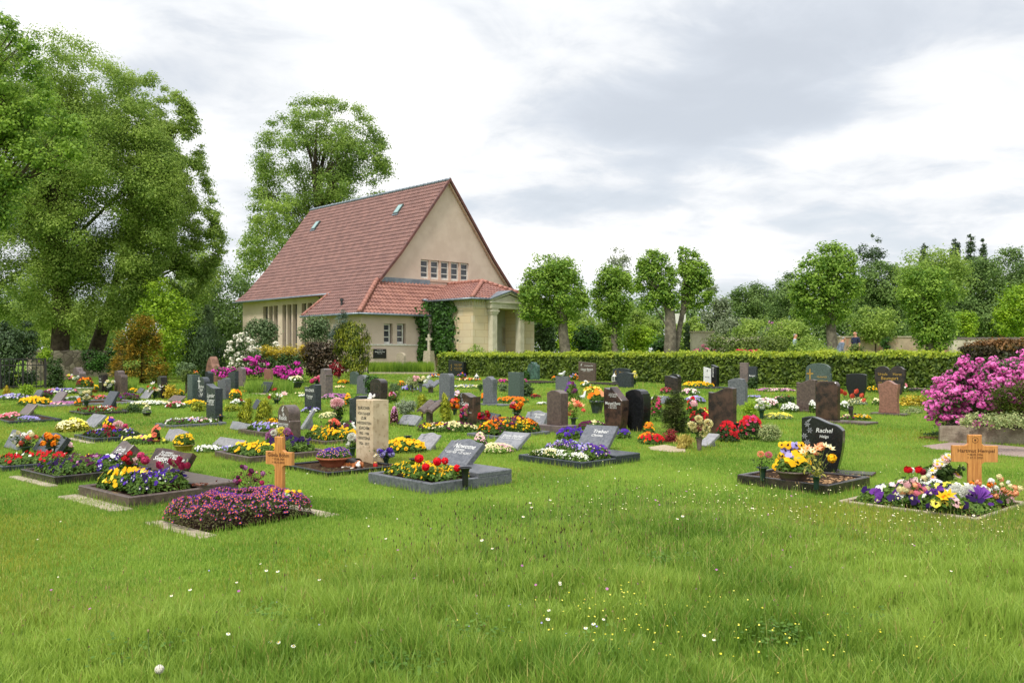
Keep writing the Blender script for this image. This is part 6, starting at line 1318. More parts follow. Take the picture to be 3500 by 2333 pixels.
plant('shade_tree', 'leafy tree behind the forked lime tree', 'tree', EL(560, 760, 830, 1060), 66, TL['lime'], 8, 3.2, .7, 40, .2, None, 0, None, .7, 'trees on the left', ground=False)
plant('shade_tree', 'low bright understorey tree behind the old wall', 'tree', EL(-40, 420, 1020, 1215), 52, TL['lime'], 8, 3.2, .5, 60, .12, None, 0, None, .7, 'trees on the left')
# pollarded limes behind the hedge
PG = 'pollarded limes behind the hedge'
plant('pollarded_lime', 'broad mushroom-shaped pollarded lime nearest the chapel porch', 'tree', [(868, 1835, 1880), (890, 1810, 1960), (950, 1790, 1990), (1010, 1770, 2015), (1060, 1765, 2020), (1100, 1780, 1990), (1125, 1840, 1930)], 56, TL['maple'], 9, 9, .8, 110, .13, (1938, 1215, 1915, 1020, 40), 12, bark_g, .8, PG)
plant('pollarded_lime', 'ivy-trunked pollarded lime, second from the porch', 'tree', [(905, 2060, 2110), (940, 2030, 2160), (1000, 2015, 2170), (1060, 2020, 2165), (1110, 2050, 2150), (1160, 2075, 2130), (1210, 2080, 2125)], 60, TL['maple'], 8, 9, .8, 80, .16, (2105, 1215, 2100, 1050, 26), 6, bark_g, .8, PG)
plant('pollarded_lime', 'pollarded lime with a thick straight grey trunk', 'tree', [(850, 2230, 2260), (880, 2185, 2290), (930, 2170, 2310), (1000, 2165, 2320), (1050, 2175, 2330), (1072, 2190, 2290)], 52, TL['maple'], 9, 8.5, .8, 80, .16, (2292, 1220, 2288, 980, 46), 10, bark_g, .8, PG, base=2292)
plant('pollarded_lime', 'narrow pollarded lime crown right of the thick straight grey trunk', 'tree', [(840, 2320, 2335), (860, 2318, 2385), (920, 2315, 2425), (980, 2310, 2440), (1040, 2320, 2440), (1070, 2340, 2400)], 52.5, TL['maple'], 9, 8.5, .8, 70, .16, (2297, 1220, 2350, 970, 22), 8, bark_g, .8, PG, base=2297)
plant('pollarded_lime', 'pollarded lime with forked bare trunk beside the walkers', 'tree', [(830, 2810, 2860), (870, 2760, 2920), (930, 2710, 2945), (1000, 2695, 2950), (1060, 2700, 2940), (1100, 2720, 2900), (1130, 2780, 2860)], 47, TL['maple'], 10, 8, .8, 110, .13, (2850, 1225, 2840, 1000, 40), 14, bark_g, .8, PG)
plant('pollarded_lime', 'ivy-covered pollarded lime nearest the rhododendron bed', 'tree', [(905, 3120, 3210), (950, 3080, 3250), (1010, 3060, 3275), (1070, 3090, 3280), (1130, 3110, 3270), (1180, 3120, 3260), (1220, 3140, 3230)], 43, TL['maple'], 10, 8, .8, 100, .15, (3180, 1235, 3175, 1080, 30), 6, bark_g, .8, PG)
# trees beyond the hedge
BG = 'trees beyond the cemetery'
for nm, lab, rows, D_, lf_, lp, cv, nb_, br_ in [
 ('birch', 'thin airy birch top between two pollarded limes', [(830, 2100, 2115), (870, 2080, 2150), (930, 2070, 2165), (1000, 2070, 2170)], 75, TL['silver'], 7, 1.0, 22, .2),
 ('grey_willow', 'pale grey green tree right of the twin-crowned lime', EL(2395, 2500, 960, 1180), 95, TL['silver'], 8, 3.6, 34, .22),
 ('shade_tree', 'far tree with layered branches left of the forked lime', [(960, 2520, 2560), (1000, 2495, 2650), (1060, 2490, 2680), (1130, 2490, 2680), (1180, 2500, 2680)], 100, TL['far'], 8, 4, 50, .16),
 ('shade_tree', 'far dark tree behind the forked lime, left side', [(930, 2670, 2710), (980, 2620, 2760), (1060, 2610, 2800), (1150, 2620, 2800)], 90, TL['far'], 8, 4, 50, .17),
 ('larch', 'bare-armed larch top rising right of the forked lime', [(800, 2975, 3000), (840, 2930, 3025), (880, 2920, 3035), (940, 2940, 3010), (1000, 2950, 3000)], 110, TL['conf'], 7, 1.5, 30, .16),
 ('shade_tree', 'broad green tree between the forked lime and the ivy-covered lime', [(890, 2980, 3060), (930, 2930, 3090), (1000, 2900, 3100), (1080, 2890, 3110), (1160, 2900, 3110)], 85, TL['far'], 9, 4.2, 60, .15),
 ('shade_tree', 'yellow green tree behind the ivy-covered lime', [(850, 3150, 3230), (870, 3090, 3290), (930, 3060, 3320), (1010, 3070, 3320)], 70, TL['lime'], 9, 4, 45, .17),
 ('spruce', 'dark spruce tip, leftmost of the three over the right trees', CO(3130, 3190, 830, 960, .25), 120, TL['conf'], 6, 3.4, 56, .15),
 ('spruce', 'dark spruce tip in the middle of the three over the right trees', CO(3230, 3300, 812, 960, .25), 120, TL['conf'], 6, 3.4, 60, .15),
 ('spruce', 'tallest dark spruce tip over the right trees', CO(3285, 3350, 800, 960, .25), 118, TL['conf'], 6, 3.4, 60, .15),
 ('spruce', 'slender spruce tip right of the tallest', CO(3335, 3385, 815, 960, .25), 121, TL['conf'], 6, 3.2, 56, .15),
 ('shade_tree', 'tall green tree at the right behind the rhododendron', [(880, 3250, 3370), (940, 3200, 3440), (1020, 3200, 3470), (1100, 3220, 3480), (1170, 3230, 3480)], 88, TL['far'], 9, 4.4, 70, .14),
 ('robinia', 'feathery tree with upswept boughs at the right edge', [(825, 3430, 3450), (870, 3400, 3500), (930, 3380, 3560), (1000, 3380, 3600), (1060, 3400, 3600)], 90, TL['far'], 8, 3.2, 50, .15),
 ('shade_tree', 'yellow green shrubby tree cut by the right edge', EL(3400, 3620, 960, 1180), 65, TL['fresh'], 9, 3.8, 50, .16),
 ('shade_tree', 'low yellow green tree above the right brick wall', EL(3260, 3345, 1055, 1160), 60, TL['fresh'], 8, 4, 26, .22),
 ('shade_tree', 'rounded light green bush tree left of the ivy-covered lime', EL(2905, 3080, 1045, 1170), 58, TL['lime'], 9, 4, 40, .18),
 ('shade_tree', 'pale flowering tree behind the ivy wall', EL(2440, 2600, 1085, 1170), 75, TL['silver'], 8, 4, 34, .18),
 ('shade_tree', 'soft green tree left of the twin-crowned trunk', EL(2130, 2260, 1040, 1215), 66, TL['lime'], 8, 4, 44, .18),
 ('shade_tree', 'dark rounded tree right of the chapel porch', EL(1825, 1900, 1080, 1222), 60, TL['dark'], 8, 5, 34, .22),
 ('shade_tree', 'glossy dark bush tree between the first two pollarded limes', EL(1950, 2060, 1110, 1222), 60, TL['ivy'], 8, 5, 40, .2),
 ('shade_tree', 'light green bush tree above the glossy dark one', EL(1940, 2050, 1060, 1160), 68, TL['lime'], 8, 4, 30, .22),
 ('shade_tree', 'green bush tree left of the straight grey trunk', EL(2225, 2300, 1140, 1222), 56, TL['ivy'], 8, 5, 26, .24),
 ('hazel_bush', 'spreading bright hazel bush right of the porch, above the hedge', EL(1900, 2010, 1095, 1226), 64, TL['fresh'], 8, 5, 36, .2),
 ('hazel_bush', 'green hazel bush behind the ivy-trunked lime', EL(2010, 2150, 1090, 1226), 70, TL['lime'], 8, 5, 44, .2),
 ('hazel_bush', 'low green bush under the straight grey trunk, left side', EL(2130, 2250, 1110, 1226), 62, TL['fresh'], 8, 5, 40, .2),
 ('hazel_bush', 'green bush behind the slim columnar cypress', EL(2320, 2420, 1080, 1226), 72, TL['lime'], 8, 5, 40, .2),
 ('elder_bush', 'light green elder bush behind the creeper heap', EL(2500, 2640, 1080, 1200), 72, TL['lime'], 8, 5, 44, .2),
 ('elder_bush', 'mid green elder bush left of the walkers', EL(2600, 2780, 1090, 1222), 56, TL['lime'], 8, 5, 50, .2),
 ('cypress', 'slim dark columnar cypress right of the straight grey trunk', [(1085, 2346, 2352), (1110, 2338, 2358), (1160, 2336, 2362), (1215, 2338, 2362)], 55, TL['conf'], 6, 5, 30, .34),
 ('cypress', 'small dark cypress left of the forked lime', [(1080, 2692, 2700), (1110, 2686, 2708), (1150, 2688, 2706)], 60, TL['blue'], 6, 5, 14, .4),
]:
    plant(nm, lab, 'tree', rows, D_, lf_, lp, cv * 1.6, .8, nb_, br_, ((rows[-1][1] + rows[-1][2]) / 2, 0, (rows[-1][1] + rows[-1][2]) / 2, rows[0][0] + 6 if nm == 'spruce' else min(rows[-1][0], 1200) - 30, 6), 4, bark_d, .75, BG, mode='up' if nm == 'cypress' else None)
# far woodland closing the view
plant('woodland', 'x', 'trees', [(1010, -500, 4200), (1060, -600, 4300), (1130, -600, 4300), (1220, -600, 4300)], 135, TL['far'], 11, 6, .02, 520, .015, None, 0, None, .9, ground=True, crown='woodland_crown')
plant('woodland', 'y', 'trees', [(905, 3080, 3500), (950, 2950, 3640), (1010, 2720, 3800), (1080, 2600, 3900), (1200, 2600, 3900)], 126, TL['far'], 10, 4, .05, 200, .035, None, 0, None, .9, crown='woodland_crown')
bpy.data.objects['woodland.001']['kind'] = 'stuff'; bpy.data.objects['woodland.001']['label'] = 'taller mixed woodland rising behind the right-hand walls'
w_ = bpy.data.objects['woodland']; w_['kind'] = 'stuff'; w_['label'] = 'hazy far woodland closing the view behind the cemetery'
# ------------------------------------------------------------------ shrubs
SG = 'shrubs of the cemetery'
for a in [
 ('yew_bush', 'broad dark drooping yew behind the iron fence', [(1095, 10, 110), (1140, -40, 125), (1230, -60, 128), (1330, -60, 128)], 34, TL['conf'], 8, 5, 70, .16, 'droop'),
 ('holly_bush', 'small dark upright bush right of the iron fence', [(1215, 170, 210), (1250, 160, 215), (1325, 158, 218)], 34, TL['dark'], 7, 5, 36, .24, None),
 ('shrub', 'yellow green climber clump on the old wall end', EL(125, 180, 1188, 1240), 36, TL['fresh'], 8, 3, 16, .28, None),
 ('dwarf_thuja', 'tiny golden thuja at the far left', CO(8, 42, 1308, 1352), 27, TL['gold'], 6, 5, 16, .3, 'up'),
 ('dwarf_thuja', 'spreading light green juniper at the far left', EL(60, 118, 1315, 1350), 27, TL['fresh'], 6, 5, 16, .3, None),
 ('golden_yew', 'big orange-tipped dark yew left of centre', [(1075, 470, 500), (1110, 430, 540), (1160, 385, 550), (1210, 400, 565), (1260, 370, 580), (1300, 400, 570), (1318, 430, 540)], 38, TL['orange'], 8, 5, 110, .12, 'out'),
 ('maple_shrub', 'bright yellow green maple behind the orange-tipped yew', [(945, 540, 570), (1000, 480, 620), (1060, 470, 660), (1110, 450, 680), (1160, 440, 690), (1220, 480, 660), (1270, 520, 620)], 42, TL['fresh'], 9, 2.8, 90, .13, None),
 ('cypress', 'tall slim blue green cypress behind the boulder memorial', [(1040, 700, 720), (1100, 690, 740), (1160, 680, 750)], 52, TL['grey'], 7, 4.5, 30, .3, 'up'),
 ('juniper_bush', 'broad dark green juniper with upswept sprays behind the boulder memorial', [(1120, 650, 720), (1150, 640, 770), (1200, 620, 790), (1255, 630, 785), (1280, 650, 770)], 42, TL['conf'], 8, 5.5, 80, .15, 'up'),
 ('shrub', 'grey green rounded shrub left of the boulder memorial', EL(600, 672, 1240, 1290), 33, TL['grey'], 7, 5, 26, .22, None),
 ('shrub', 'low bronze shrub with pale shoots above the green grey pillar', EL(612, 660, 1262, 1302), 30, TL['arb'], 7, 4, 20, .25, None),
 ('rhododendron', 'grey green rhododendron above the white azalea', EL(830, 955, 1085, 1195), 45, TL['grey'], 8, 4.5, 60, .16, None),
 ('spindle_tree', 'small grey green multi-stemmed tree before the chapel', EL(1015, 1140, 1075, 1180), 43, TL['grey'], 7, 3.6, 60, .16, None),
 ('blue_spruce', 'young blue spruce in front of the chapel annex', [(1035, 1166, 1172), (1080, 1150, 1190), (1130, 1130, 1205), (1180, 1115, 1200)], 42, TL['blue'], 7, 4, 50, .18, 'out'),
 ('copper_shrub', 'dark copper brown shrub behind the tiered pillar', [(1165, 1050, 1150), (1200, 1030, 1165), (1250, 1035, 1160), (1290, 1050, 1140)], 39, TL['red'], 8, 5.5, 70, .16, None),
 ('thuja_bush', 'big egg-shaped golden green thuja before the chapel windows', [(1100, 1180, 1245), (1130, 1145, 1265), (1180, 1135, 1275), (1230, 1160, 1270), (1265, 1180, 1250), (1290, 1185, 1235)], 37, LM('needle_thuja_dark', (150, 156, 44), (52, 74, 28), .15, ns=2.5), 9, 5.5, 120, .13, 'up'),
 ('golden_juniper', 'flat-topped golden juniper over the magenta azaleas', [(1182, 890, 1050), (1195, 885, 1060), (1215, 900, 1058), (1250, 920, 1045)], 39, TL['gold'], 8, 5.5, 80, .12, 'out'),
 ('box_bush', 'dark green clump under the flat-topped golden juniper', EL(905, 1040, 1205, 1290), 38.5, TL['dark'], 8, 5, 50, .18, None),
 ('dwarf_thuja', 'left of two golden cone thujas on the lawn', [(1362, 840, 856), (1385, 826, 862), (1420, 812, 866), (1448, 812, 866)], 17.6, TL['thuja'], 8, 5.5, 60, .2, 'up'),
 ('dwarf_thuja', 'right of two golden cone thujas on the lawn', [(1362, 900, 918), (1385, 884, 928), (1420, 872, 932), (1452, 870, 930)], 17.4, TL['thuja'], 8, 5.5, 70, .2, 'up'),
 ('box_bush', 'round golden bush beside the wavy dark brown stone', EL(560, 610, 1312, 1362), 27, TL['gold'], 7, 5, 26, .25, None),
 ('box_bush', 'clipped low golden green bush left of the swooping stone', EL(652, 706, 1368, 1412), 22, TL['thuja'], 7, 5, 22, .28, None),
 ('box_bush', 'low golden green cushion right of the swooping stone', EL(760, 826, 1380, 1408), 22, TL['thuja'], 7, 5, 20, .28, None),
 ('box_bush', 'round dark green cushion in the lawn at left', EL(430, 488, 1382, 1418), 21.5, TL['dark'], 7, 5, 22, .25, None),
 ('box_bush', 'clipped round green bush between the slant-edged and glossy stones', EL(1245, 1304, 1276, 1350), 28.5, TL['ivy'], 7, 5, 30, .26, None),
 ('shrub', 'leafy green clump right of the glossy dark brown stone', EL(1325, 1368, 1338, 1372), 26, TL['lime'], 7, 5, 20, .26, None),
 ('lavender_bush', 'grassy green lavender clump right of the glossy stone', EL(1325, 1372, 1310, 1352), 28, TL['grey'], 7, 4, 20, .26, 'up'),
 ('variegated_bush', 'cream variegated spindle mound behind the lavender violas', EL(1384, 1436, 1290, 1330), 31, leaf_v, 7, 5, 24, .26, None),
 ('cushion_bush', 'silver grey santolina mound behind the pillow stone', EL(1350, 1425, 1362, 1412), 21, leaf_s, 6, 5, 30, .22, None),
 ('dwarf_yew', 'left golden green dwarf yew of the pair at the brown book', [(1346, 1434, 1450), (1362, 1426, 1460), (1410, 1424, 1464)], 19.5, TL['thuja'], 7, 5.5, 40, .28, 'up'),
 ('dwarf_yew', 'right narrow golden green dwarf yew of the pair at the brown book', [(1343, 1514, 1526), (1365, 1508, 1538), (1400, 1505, 1542), (1442, 1502, 1544)], 18.6, TL['thuja'], 7, 5.5, 50, .3, 'up'),
 ('dwarf_conifer', 'dark dwarf conifer right of the mottled oblong stone', EL(1783, 1826, 1308, 1358), 28, TL['conf'], 7, 5.5, 30, .28, None),
 ('shrub', 'small green cushion left of the waisted stone', EL(1634, 1650, 1312, 1336), 31, TL['dark'], 6, 5, 14, .35, None),
 ('shrub', 'dark green cushion right of the waisted stone', EL(1698, 1738, 1312, 1340), 31, TL['grey'], 6, 5, 20, .3, None),
 ('fern_clump', 'green fern at the foot of the hedge', EL(1660, 1705, 1240, 1292), 42, TL['hedge'], 7, 4, 20, .28, 'up'),
 ('shrub', 'ivy mound left of the serpentine stone', EL(1785, 1812, 1268, 1302), 41, TL['ivy'], 6, 5, 16, .35, None),
 ('dwarf_spruce', 'dark green dwarf spruce with brownish tip, centre right', [(1333, 2296, 2322), (1355, 2275, 2345), (1400, 2262, 2352), (1450, 2260, 2352), (1484, 2285, 2340)], 16.6, LM('needle_spruce', (98, 106, 56), (48, 64, 34), .1, ns=3.), 7, 6, 110, .18, 'out'),
 ('grass_clump', 'straw yellow ornamental grass beside the rusty vase', EL(2300, 2372, 1485, 1535), 14.2, LM('straw_blade', (214, 196, 110), (176, 160, 76), .3), 12, 4, 20, .35, 'up'),
 ('barberry', 'small wine red barberry behind the straw grass', EL(2266, 2322, 1466, 1520), 15, TL['redm'], 6, 3.4, 26, .26, None),
 ('variegated_bush', 'cream green variegated euonymus right of the crimson azalea', EL(2588, 2668, 1448, 1508), 15.2, leaf_v, 6, 5.5, 40, .22, None),
 ('shrub', 'bright green bushy plant left of the white daisies', EL(2528, 2592, 1370, 1430), 20.5, TL['fresh'], 7, 5, 34, .25, None),
 ('shrub', 'small green shrub before the shorter twin slab', EL(2556, 2590, 1284, 1332), 33, TL['dark'], 7, 4, 22, .3, None),
 ('dwarf_conifer', 'low dark mound with coral bloom left of the brown wave stone', EL(2650, 2722, 1352, 1378), 25, TL['dark'], 6, 5, 22, .25, None),
 ('golden_bush', 'flat yellow bush right of the red granite stone', [(1346, 3090, 3150), (1356, 3078, 3160), (1375, 3075, 3165), (1398, 3082, 3150)], 24, TL['gold'], 8, 5.5, 36, .2, None),
 ('shrub', 'pale trailing periwinkle right of the red granite stone', EL(3075, 3160, 1395, 1418), 21.5, leaf_v, 6, 4, 24, .2, None),
 ('shrub', 'spiky light green young tree behind the hedge at the porch', [(1170, 1620, 1628), (1190, 1600, 1650), (1215, 1590, 1665)], 50, TL['lime'], 7, 2.5, 18, .25, None),
 ('long_grass', 'tall herb clump with iris leaves beside the dove slab', EL(1945, 1990, 1345, 1372), 25, leaf_g, 9, 5, 18, .3, 'up'),
 ('shrub', 'yellow green shrub top just over the hedge middle', EL(2730, 2865, 1188, 1225), 38, TL['lime'], 8, 5, 34, .18, None),
 ('shrub', 'reddish spiky shrub beside the walkers', EL(2895, 2950, 1172, 1222), 38, TL['arb'], 8, 4, 26, .24, None),
 ('shrub', 'soft green foliage between the forked lime and the arbour', EL(2696, 2820, 1148, 1222), 44.5, TL['lime'], 8, 4, 40, .2, None),
 ('arbour_bush', 'yellow green creeper heaped on the left pale wall', [(1140, 2420, 2560), (1165, 2400, 2700), (1200, 2470, 2710), (1222, 2480, 2700)], 50, TL['arb'], 8, 4.5, 80, .12, None),
 ('shrub', 'green bush under the white far building', EL(2296, 2350, 1098, 1222), 66, TL['lime'], 8, 5, 26, .25, None),
 ('lilac_bush', 'lilac bush above the creeper heap', EL(2590, 2700, 1112, 1170), 60, TL['grey'], 8, 4, 30, .2, None),
 ('ground_ivy', 'ivy mound left of the granite wall end', EL(3130, 3215, 1500, 1515), 15.6, LM('leaf_dead', (156, 116, 76), (110, 88, 56), .1), 6, 2, 12, .2, None),
 ('climbing_ivy', 'ivy patch on the far brick wall', EL(3010, 3045, 1150, 1195), 56, TL['ivy'], 7, 4, 16, .3, None),
]:
    nm, lab, rows, D_, lf_, lp, cv, nb_, br_, md = a
    plant(nm, lab, 'shrub', rows, D_, lf_, lp, cv * 1.4, .8, nb_, br_, ((rows[-1][1] + rows[-1][2]) / 2, 0, (rows[0][1] + rows[0][2]) / 2, rows[0][0] * .5 + rows[-1][0] * .5, 7), 5 if md is None else 0, bark_d, .85, SG, mode=md, crown='foliage', asp=.38 if md in ('up', 'out') else .6)
# flowering shrubs
mag = LM('azalea_magenta', (222, 66, 182), (176, 30, 140), .2, .6, 3); rho = LM('rhododendron_pink', (238, 130, 200), (206, 84, 164), .25, .6, 3); whi = LM('azalea_white', (244, 240, 226), (224, 216, 196), .25, .6, 3)
AG = 'flowering azaleas and rhododendrons'
for lab, rows, D_, bl, cv, nb_ in [
 ('white azalea beside the chapel wall', [(1125, 800, 850), (1160, 790, 900), (1200, 770, 960), (1240, 780, 950), (1280, 790, 900)], 41, (whi, 8, .9, .3), 3, 60),
 ('magenta azalea in front of the white one', EL(840, 935, 1190, 1275), 38.5, (mag, 8, .8, .3), 2, 34),
 ('magenta azalea mound right of the reddish flat stone', [(1235, 985, 1015), (1255, 965, 1030), (1280, 960, 1040), (1300, 970, 1048)], 36, (mag, 8, 1.6, .3), 2, 46),
 ('small magenta azalea left of the bigger mound', EL(930, 985, 1250, 1285), 36.5, (mag, 8, 1.6, .3), 2, 24),
 ('low magenta azalea left of the grey brown arched stone', EL(728, 812, 1250, 1288), 35.5, (mag, 8, 1.6, .3), 2, 34),
 ('sliver of magenta azalea right of the grey brown arched stone', EL(838, 872, 1258, 1278), 35.5, (mag, 8, 1.5, .3), 2, 14),
 ('pink azalea bank behind the hedge', EL(2355, 2450, 1190, 1218), 50, (LM('azalea_pink', (216, 84, 140), (176, 56, 104), .2), 7, 1.2, .4), 2, 34),
 ('crimson flowers rising behind the hedge', EL(2515, 2580, 1192, 1222), 47, (C_['R'] if 0 else LM('azalea_crimson', (228, 34, 92), (190, 20, 60), .2), 8, 1.2, .4), 2, 24),
 ('faint pink rhododendron beyond the creeper heap', EL(2600, 2690, 1108, 1135), 64, (C_['p'], 7, .8, .4), 2.5, 20),
 ('crimson Japanese maple under the thuja', EL(1130, 1190, 1228, 1285), 37.5, (C_['D'], 7, .8, .4), 3, 30),
]:
    plant('azalea', lab, 'shrub', rows, D_, TL['redm'] if 'maple' in lab else TL['dark'], 8, cv, .8, nb_, .2, None, 0, None, .8, AG, blossom=(bl[0], bl[1], bl[2] * 2.6, bl[3]), crown='foliage')
bpy.data.objects  # the big rhododendron on its raised bed
RH = plant('rhododendron', 'large bright pink rhododendron on the raised granite bed', 'shrub', [(1222, 3290, 3480), (1245, 3250, 3540), (1290, 3215, 3600), (1330, 3185, 3640), (1380, 3165, 3640), (1415, 3180, 3600), (1440, 3200, 3560)], 15.4, TL['dark'], 11, 6, .75, 130, .12, None, 0, None, .8, AG, blossom=(rho, 11, 13, .35), crown='foliage', ground=False)
plant('juniper_bush', 'green juniper under the right side of the rhododendron', 'shrub', EL(3380, 3620, 1300, 1455), 14.6, TL['hedge'], 10, 4, .5, 60, .16, None, 0, None, .8, SG, mode='out', crown='foliage', asp=.35, ground=False)
plant('ground_ivy', 'variegated ivy spilling over the granite bed', 'plant', EL(3270, 3620, 1408, 1460), 13.7, leaf_v, 9, 3.4, .25, 50, .08, None, 0, None, .6, SG, crown='foliage', ground=False)
# ------------------------------------------------------------------ hedges
def surf_leaves(rects, size, n_per, jit=.05):
    Cs, Ns = [], []
    for o, u, v, nrm in rects:
        o, u, v, nrm = map(np.array, (o, u, v, nrm)); n = int(n_per * np.linalg.norm(u) * np.linalg.norm(v)); a = rs.rand(n, 2)
        w = np.sin(a[:, 0] * np.linalg.norm(u) * 2.2) * .03 + np.sin(a[:, 0] * np.linalg.norm(u) * 5.1 + a[:, 1] * 4) * .025
        Cs.append(o + a[:, :1] * u + a[:, 1:] * v + nrm * (rs.normal(size=(n, 1)) * jit + w[:, None])); Ns.append(unit(nrm + rdir(n) * .75 + np.array([0, 0, .25])))
    return np.concatenate(Cs), np.concatenate(Ns)
def hedge(name, label, A, L, thick, h, leaf, top, size, dens, core, ang=RZ):
    r = thing(name, label, 'hedge', A, ang)           # local x runs along the hedge towards the viewer's right, y away
    MB().box(.06, L - .06, .08, thick - .08, -.05, h - .08).build('inner_core', core, r)  # solid dark box filling the hedge behind its leaf shell
    C, N = surf_leaves([((0, 0, 0), (L, 0, 0), (0, 0, h), (0, -1., 0)), ((0, 0, 0), (0, thick, 0), (0, 0, h), (-1., 0, 0)), ((L, 0, 0), (0, thick, 0), (0, 0, h), (1., 0, 0))], size, dens)
    link('foliage', np_mesh('foliage', [(kites(C, N, size, .6, np.array([0, 0, -.5]) + rdir(len(C))), 4, 0)], [leaf]), r)
    C, N = surf_leaves([((0, 0, h), (L, 0, 0), (0, thick, 0), (0, 0, 1.)), ((0, -.02, h - .1), (L, 0, 0), (0, 0, .12), (0, -1., 0))], size, dens)
    C[:, 2] += np.abs(rs.normal(size=len(C))) * .05 * (rs.rand(len(C)) < .3) + .02
    link('young_shoots', np_mesh('young_shoots', [(kites(C, N, size, .5, np.array([0, 0, 1.6]) + rdir(len(C))), 4, 0)], [top]), r)
    c, s = math.cos(ang), math.sin(ang); FOOT.append((A[0] + c * L / 2 - s * thick / 2, A[1] + s * L / 2 + c * thick / 2, c, s, L / 2, thick / 2)); return r
core = P('hedge_core', (34, 40, 20), (22, 26, 14), 8, 1)
HA = G(1484, 1283) + Vector((.2, .25, 0)); hedge('hedge', 'long clipped hornbeam hedge crossing behind the gravestones', HA, 26.4, .9, 1.04, TL['hedge'], TL['hedget'], .13, 760, core, math.atan2(30 - 47.5, 13.9 + 4.1))
HB = Vector((XD(3405, 22)[0], 22, .26)); hedge('yew_hedge', 'dark brown green clipped block hedge at the right edge', HB, 6, 2.2, hz(1183, 22) - .26, TL['brown'], LM('hedge_brown_top', (136, 96, 52), (88, 72, 40), .15), .09, 1300, core, math.radians(-6))
# ------------------------------------------------------------------ walls
def rubble():
    m, nt, b = newmat('rubble_masonry'); tc = nt.nodes.new('ShaderNodeTexCoord').outputs['Object']
    v = nt.nodes.new('ShaderNodeTexVoronoi'); v.inputs['Scale'].default_value = 3.2; nt.links.new(tc, v.inputs['Vector'])
    n = noise(nt, .8, 5, .6, tc); c = mix(nt, mrange(nt, v.outputs['Color'], .2, .9), lin((176, 162, 142)), lin((108, 96, 84)))
    c = mix(nt, mrange(nt, n.outputs[0], .5, .66, 0, .8), c, lin((160, 146, 122))); v2 = nt.nodes.new('ShaderNodeTexVoronoi'); v2.feature = 'DISTANCE_TO_EDGE'; v2.inputs['Scale'].default_value = 3.2; nt.links.new(tc, v2.inputs['Vector'])
    c = mix(nt, mrange(nt, v2.outputs[0], 0, .06, .9, 0), c, lin((78, 68, 58))); nt.links.new(c, b.inputs['Base Color']); b.inputs['Roughness'].default_value = .95
    bump(nt, b, v2.outputs[0], .6, .05); return m
rub = rubble(); plaster = P('old_plaster', (176, 158, 134), (140, 122, 102), .7, .95, .1, .4, .02, fine=(1.3, (176, 116, 92), .6)); concw = P('pale_wall', (196, 186, 168), (168, 156, 138), .9, .9, .1, .3, .01)
def wall_box(name, label, p0, p1, h, th, mat, cap=None, cat='wall'):
    p0 = Vector(p0); p1 = Vector(p1); d = p1 - p0; L = math.hypot(d.x, d.y); r = thing(name, label, cat, p0, math.atan2(d.y, d.x))
    mb = MB(); n = max(2, int(L / .5)); 
    vs = []; 
    for i in range(n + 1):
        x = L * i / n; zt = h + .03 * math.sin(i * 1.7) * (0 if cap else 1); vs += [(x, 0, -.3), (x, 0, zt), (x, th, zt), (x, th, -.3)]
    fs = [(4 * i + k, 4 * i + (k + 1) % 4, 4 * i + 4 + (k + 1) % 4, 4 * i + 4 + k) for i in range(n) for k in range(4)] + [(0, 1, 2, 3), (4 * n + 3, 4 * n + 2, 4 * n + 1, 4 * n)]
    mb.add(vs, fs); mb.build('masonry', mat, r)
    if cap: MB().box(-.05, L + .05, -.05, th + .05, h, h + .09).build('coping', cap, r)
    return r
def W2(x, D): p = XD(x, D); return (p.x, p.y, p.z)
wall_box('stone_wall', 'old rubble stone wall below the big lime trees', W2(110, 40), W2(420, 44), hz(1196, 42) - .5, .4, rub)
plant('wall_ivy', 'ivy blanket over the right part of the old rubble wall', 'ivy', [(1190, 275, 400), (1215, 270, 410), (1250, 285, 400), (1268, 300, 380)], 41.4, TL['ivy'], 7, 5, .06, 60, .12, None, 0, None, .8, SG, crown='foliage')
wall_box('old_wall', 'weathered plaster and brick wall right of the walkers', W2(2870, 58), W2(3260, 58), hz(1153, 58) - gz(0, 58), .4, plaster, GR['conc'])
wall_box('old_wall', 'long pale concrete-capped wall behind the block hedge', W2(3255, 52), W2(3700, 52), hz(1158, 52) - gz(0, 52), .4, concw, GR['pgrey'])
wall_box('old_wall', 'pale rendered wall with coping left of the creeper heap', W2(2366, 54), W2(2440, 54), hz(1136, 54) - gz(0, 54), .6, concw, GR['conc'])
wall_box('old_wall', 'lower rendered wall running behind the creeper heap', W2(2430, 55), W2(2600, 55), hz(1152, 55) - gz(0, 55), .4, concw)
wall_box('far_house', 'white far building glimpsed beside the straight grey trunk', W2(2300, 110), W2(2344, 110), hz(1072, 110) - .96, 6, white_p, None, 'building')
